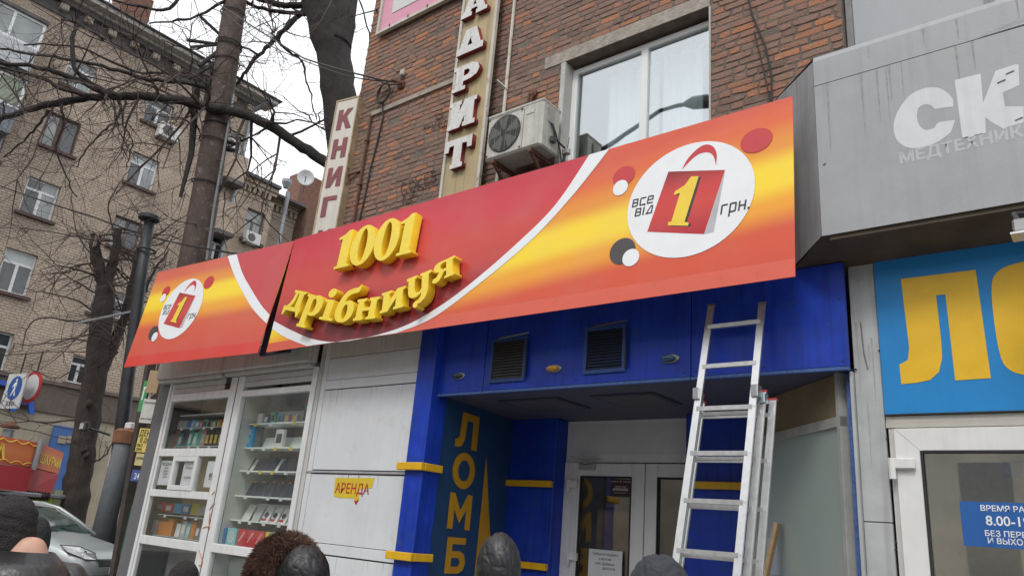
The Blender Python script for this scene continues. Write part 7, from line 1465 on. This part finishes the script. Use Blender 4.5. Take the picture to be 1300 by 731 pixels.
# ------------------------------------------------------------------ road signs hung from the span wire
HR = 21.5
rsn = thing('zone_sign', 'white pedestrian zone road sign with a blue disc hung on the span wire', 'road sign', atH(18, 495, HR))
RF_u = (CR*1.0); RF_u.z = 0; RF_u.normalize(); RF_u = (RF_u*.86+V3((-CF.x, -CF.y, 0))*.5).normalized()
def signframe(px, py): return Frame(atH(px, py, HR), RF_u, (0, 0, 1))
f1 = signframe(17.5, 495); kz = FPX/pix(f1.o)[2]; hw, hh_ = .40, .42
b = MB(); fbox(b, f1, -hw, hw, -.44, .40, -.03, 0); b.build('plate', mat('sign_white', (.55, .56, .57), .45, var=.05), rsn); sb_ = mat('sign_blue', (.02, .09, .33), .4)
shape('disc', [ell(.02, .05, .28, .29, 32)], f1, sb_, rsn, off=.004); fw_ = mat('white_print', (.72, .74, .76), .5)
shape('pictogram', [ell(.03, .24, .035, .035, 12), [(-.02, .20), (.07, .20), (.10, .08), (.07, .07), (.05, .12), (.06, .02), (.12, -.14), (.07, -.14), (.02, -.02), (-.04, -.14), (-.09, -.14), (-.02, .03), (-.02, .12), (-.07, .06), (-.09, .08)]], f1, fw_, rsn, off=.008)
text('word', 'ЗОНА', f1, (.0, -.38), .11, ink, rsn, off=.004, align='CENTER', bold=.02, xs=.9)
rs2 = thing('prohibition_sign', 'round white road sign with a red rim hung on the span wire', 'road sign', atH(39.5, 490, HR)); f2 = signframe(39.5, 491)
shape('plate', [ell(0, 0, .40, .40, 40)], f2, mat('sign_red', (.45, .03, .035), .45), rs2, off=-.02, ext=.02); shape('field', [ell(0, 0, .31, .31, 40)], f2, mat('sign_white', (.55, .56, .57)), rs2, off=.006)
for t, f, tp_ in ((rsn, f1, .40), (rs2, f2, .39)): b = MB(); b.bar(f.P(-.02, tp_-.05, -.05), f.P(-.02, tp_+.5, -.05), .03, .03, up=(0, 1, 0)); b.bar(f.P(.02, -.30, -.05), f.P(.02, tp_-.06, -.05), .03, .03, up=(0, 1, 0)); b.build('hanger', dkgrey, t)
cable('span wire from which the two road signs hang', [f1.P(-3.0, .93, -.05), f1.P(-.02, .90, -.05), f2.P(-.02, .89, -.05), f2.P(3.0, .75, -.05), atH(120, 470, H4)], .012, .0, 'span_wire')

# ------------------------------------------------------------------ street side behind the camera (seen in the window reflections)
op = thing('opposite_building', 'grey apartment house on the far side of the street behind the viewer', 'building', (-10, -24, 0))
bx('wall', mat('opposite_render', (.46, .43, .37), .9, var=.2, scale=.5, streak=.2), op, -60, 30, -40, -24, 0, 15)  # unseen block, height set to cut low sky light and darken undersides
b = MB()
for i in range(20):
    for k_ in range(5): b.box(-57+i*4.3, -55.2+i*4.3, -24.02, -23.97, 1.6+k_*2.9, 3.2+k_*2.9)
b.build('window', mat('opposite_window', (.17, .18, .185), .25), op, kind='stuff')
lm = thing('street_lamp', 'tall street lamp with a curved arm mirrored in the wall window', 'street lamp', (0, 0, 0))
def mir(px, py, yv): P = onY(px, py, yv); return V3((P.x, 2*6.16-yv, P.z))
yv = 12.6; a_, b__, c_, d2 = mir(722, 215, yv), mir(775, 182, yv), mir(838, 140, yv), mir(872, 131, yv); e_ = mir(898, 128, yv)
b = MB(); b.tube([(a_.x-.5, a_.y, 0), (a_.x-.5, a_.y, a_.z-1.2), a_, b__, c_, d2], [.11, .08, .06, .05, .045, .04], 8); b.build('pole', dkgrey, lm); b = MB(); b.tube([d2-V3((.05, 0, 0)), d2+(e_-d2)*.25, e_, e_+(e_-d2)*.3], [.06, .14, .15, .05], 10); b.build('lamp_head', mat('lamp_head_grey', (.08, .085, .09), .5), lm)
t3 = thing('street_tree', 'bare street tree behind the viewer mirrored in the kiosk glass', 'tree', (-20, -6, 0)); b = MB(); cr3 = MB(); st_ = [V3((-20, -6, 0)), V3((-20.1, -6, 3)), V3((-19.8, -6.2, 6)), V3((-20, -6, 8))]; b.tube(st_, [.35, .28, .22, .15], 10); b.build('trunk', bark, t3, smooth=True)
for _ in range(22): twig(cr3, st_[1].lerp(st_[3], rt.random()), V3((rt.gauss(0, 1), rt.gauss(0, 1), .6)).normalized(), rt.uniform(2, 4.5), .07, 3, 0)
cr3.build('crown', twm, t3)

# ------------------------------------------------------------------ drips and runs on the sheet metal, price tags on the shelf edges
stain = mat('drip_stain', (.255, .256, .255), .7, var=.2, scale=20); stain_w = mat('drip_stain_pale', (.49, .48, .455), .7, var=.12, scale=20); stain_r = mat('rust_run', (.33, .24, .17), .8, var=.2, scale=20)
rs_ = random.Random(4)
def drip(fr, u, v, w_, L_, m, parent):
    n = 7; l = [(u+w_*(.5-.35*i/n)*rs_.uniform(.7, 1.2), v-L_*i/n) for i in range(n+1)]; r = [(u-w_*(.5-.35*i/n)*rs_.uniform(.7, 1.2), v-L_*i/n) for i in range(n+1)]
    shape('drip', [l+r[::-1]], fr, m, parent, off=.0008)
for _ in range(16): drip(cf, rs_.uniform(CX+.05, 1.0), 5.348, rs_.uniform(.006, .022), rs_.uniform(.15, .7), stain, cn)
for _ in range(7): drip(cf, rs_.uniform(CX+.05, 1.0), CZ1-.06, rs_.uniform(.006, .018), rs_.uniform(.08, .2), stain, cn)
wf_ = fY(0, 0, YK)
for z, L1 in ((3.228, .35), (2.195, .3), (1.28, .2)):
    for _ in range(9): drip(wf_, rs_.uniform(-7.82, -6.25), z, rs_.uniform(.006, .022), rs_.uniform(.06, L1), stain_w if rs_.random() < .8 else stain_r, wp)
pf_ = fY(0, 0, YR)
for _ in range(5): drip(pf_, rs_.uniform(pxl+.02, pxr-.02), rs_.uniform(2.6, 3.9), rs_.uniform(.006, .016), rs_.uniform(.2, .6), mat('drip_stain_mid', (.31, .31, .305), .7), rs)
for z in (zr1, zr2, zr3, zr4, zr5):
    for i in range(5):
        if rs_.random() < .8: x = RX0+.18+i*.29+rs_.uniform(-.05, .05); bx('price_tag', CL[rs_.choice(('white', 'white', 'yellow'))], kk_, x, x+.075, SY-.1235, SY-.1205, z-.045, z-.002)
for z in (zl2, zl3+.01, zl4):
    for i in range(5):
        if rs_.random() < .8: x = LX0+.15+i*.3+rs_.uniform(-.05, .05); bx('price_tag', CL['white'], kk_, x, x+.07, SY-.1235, SY-.1205, z-.04, z-.002)
# a second, fuller row of small boxes and cards at the back of the display shelves
names_ = ('red', 'yellow', 'skyblue', 'white', 'teal', 'pink', 'navy', 'orange', 'lilac', 'green')
place_ = {'a': 'the back of the top left shelf', 'b': 'the back of the lowest left shelf', 'c': 'the top right shelf'}
rg = random.Random(9)
for key, z, xs_, h_, y_ in (('a', zl2, (214, 262, 268, 274, 280), .12, SY+.02), ('b', 1.262, (183, 200, 226, 238, 247), .30, SY+.10), ('c', zr1, (316, 325, 334, 343, 352, 361, 370), .15, SY-.02)):
    for i, x in enumerate(xs_):
        c = names_[(i*3+len(key)+ord(key)) % 10]; ordw = ('first', 'second', 'third', 'fourth', 'fifth', 'sixth', 'seventh')[i]
        goods('accessory_box', f'small {c} accessory box, {ordw} from the left on {place_[key]}', 'box', 'accessory boxes on '+place_[key], x, z, rg.uniform(4, 6.5), h_*rg.uniform(.8, 1.15), CL[c], y=y_, dep=.05, face=CL[rg.choice(('white', 'black', 'yellow'))])
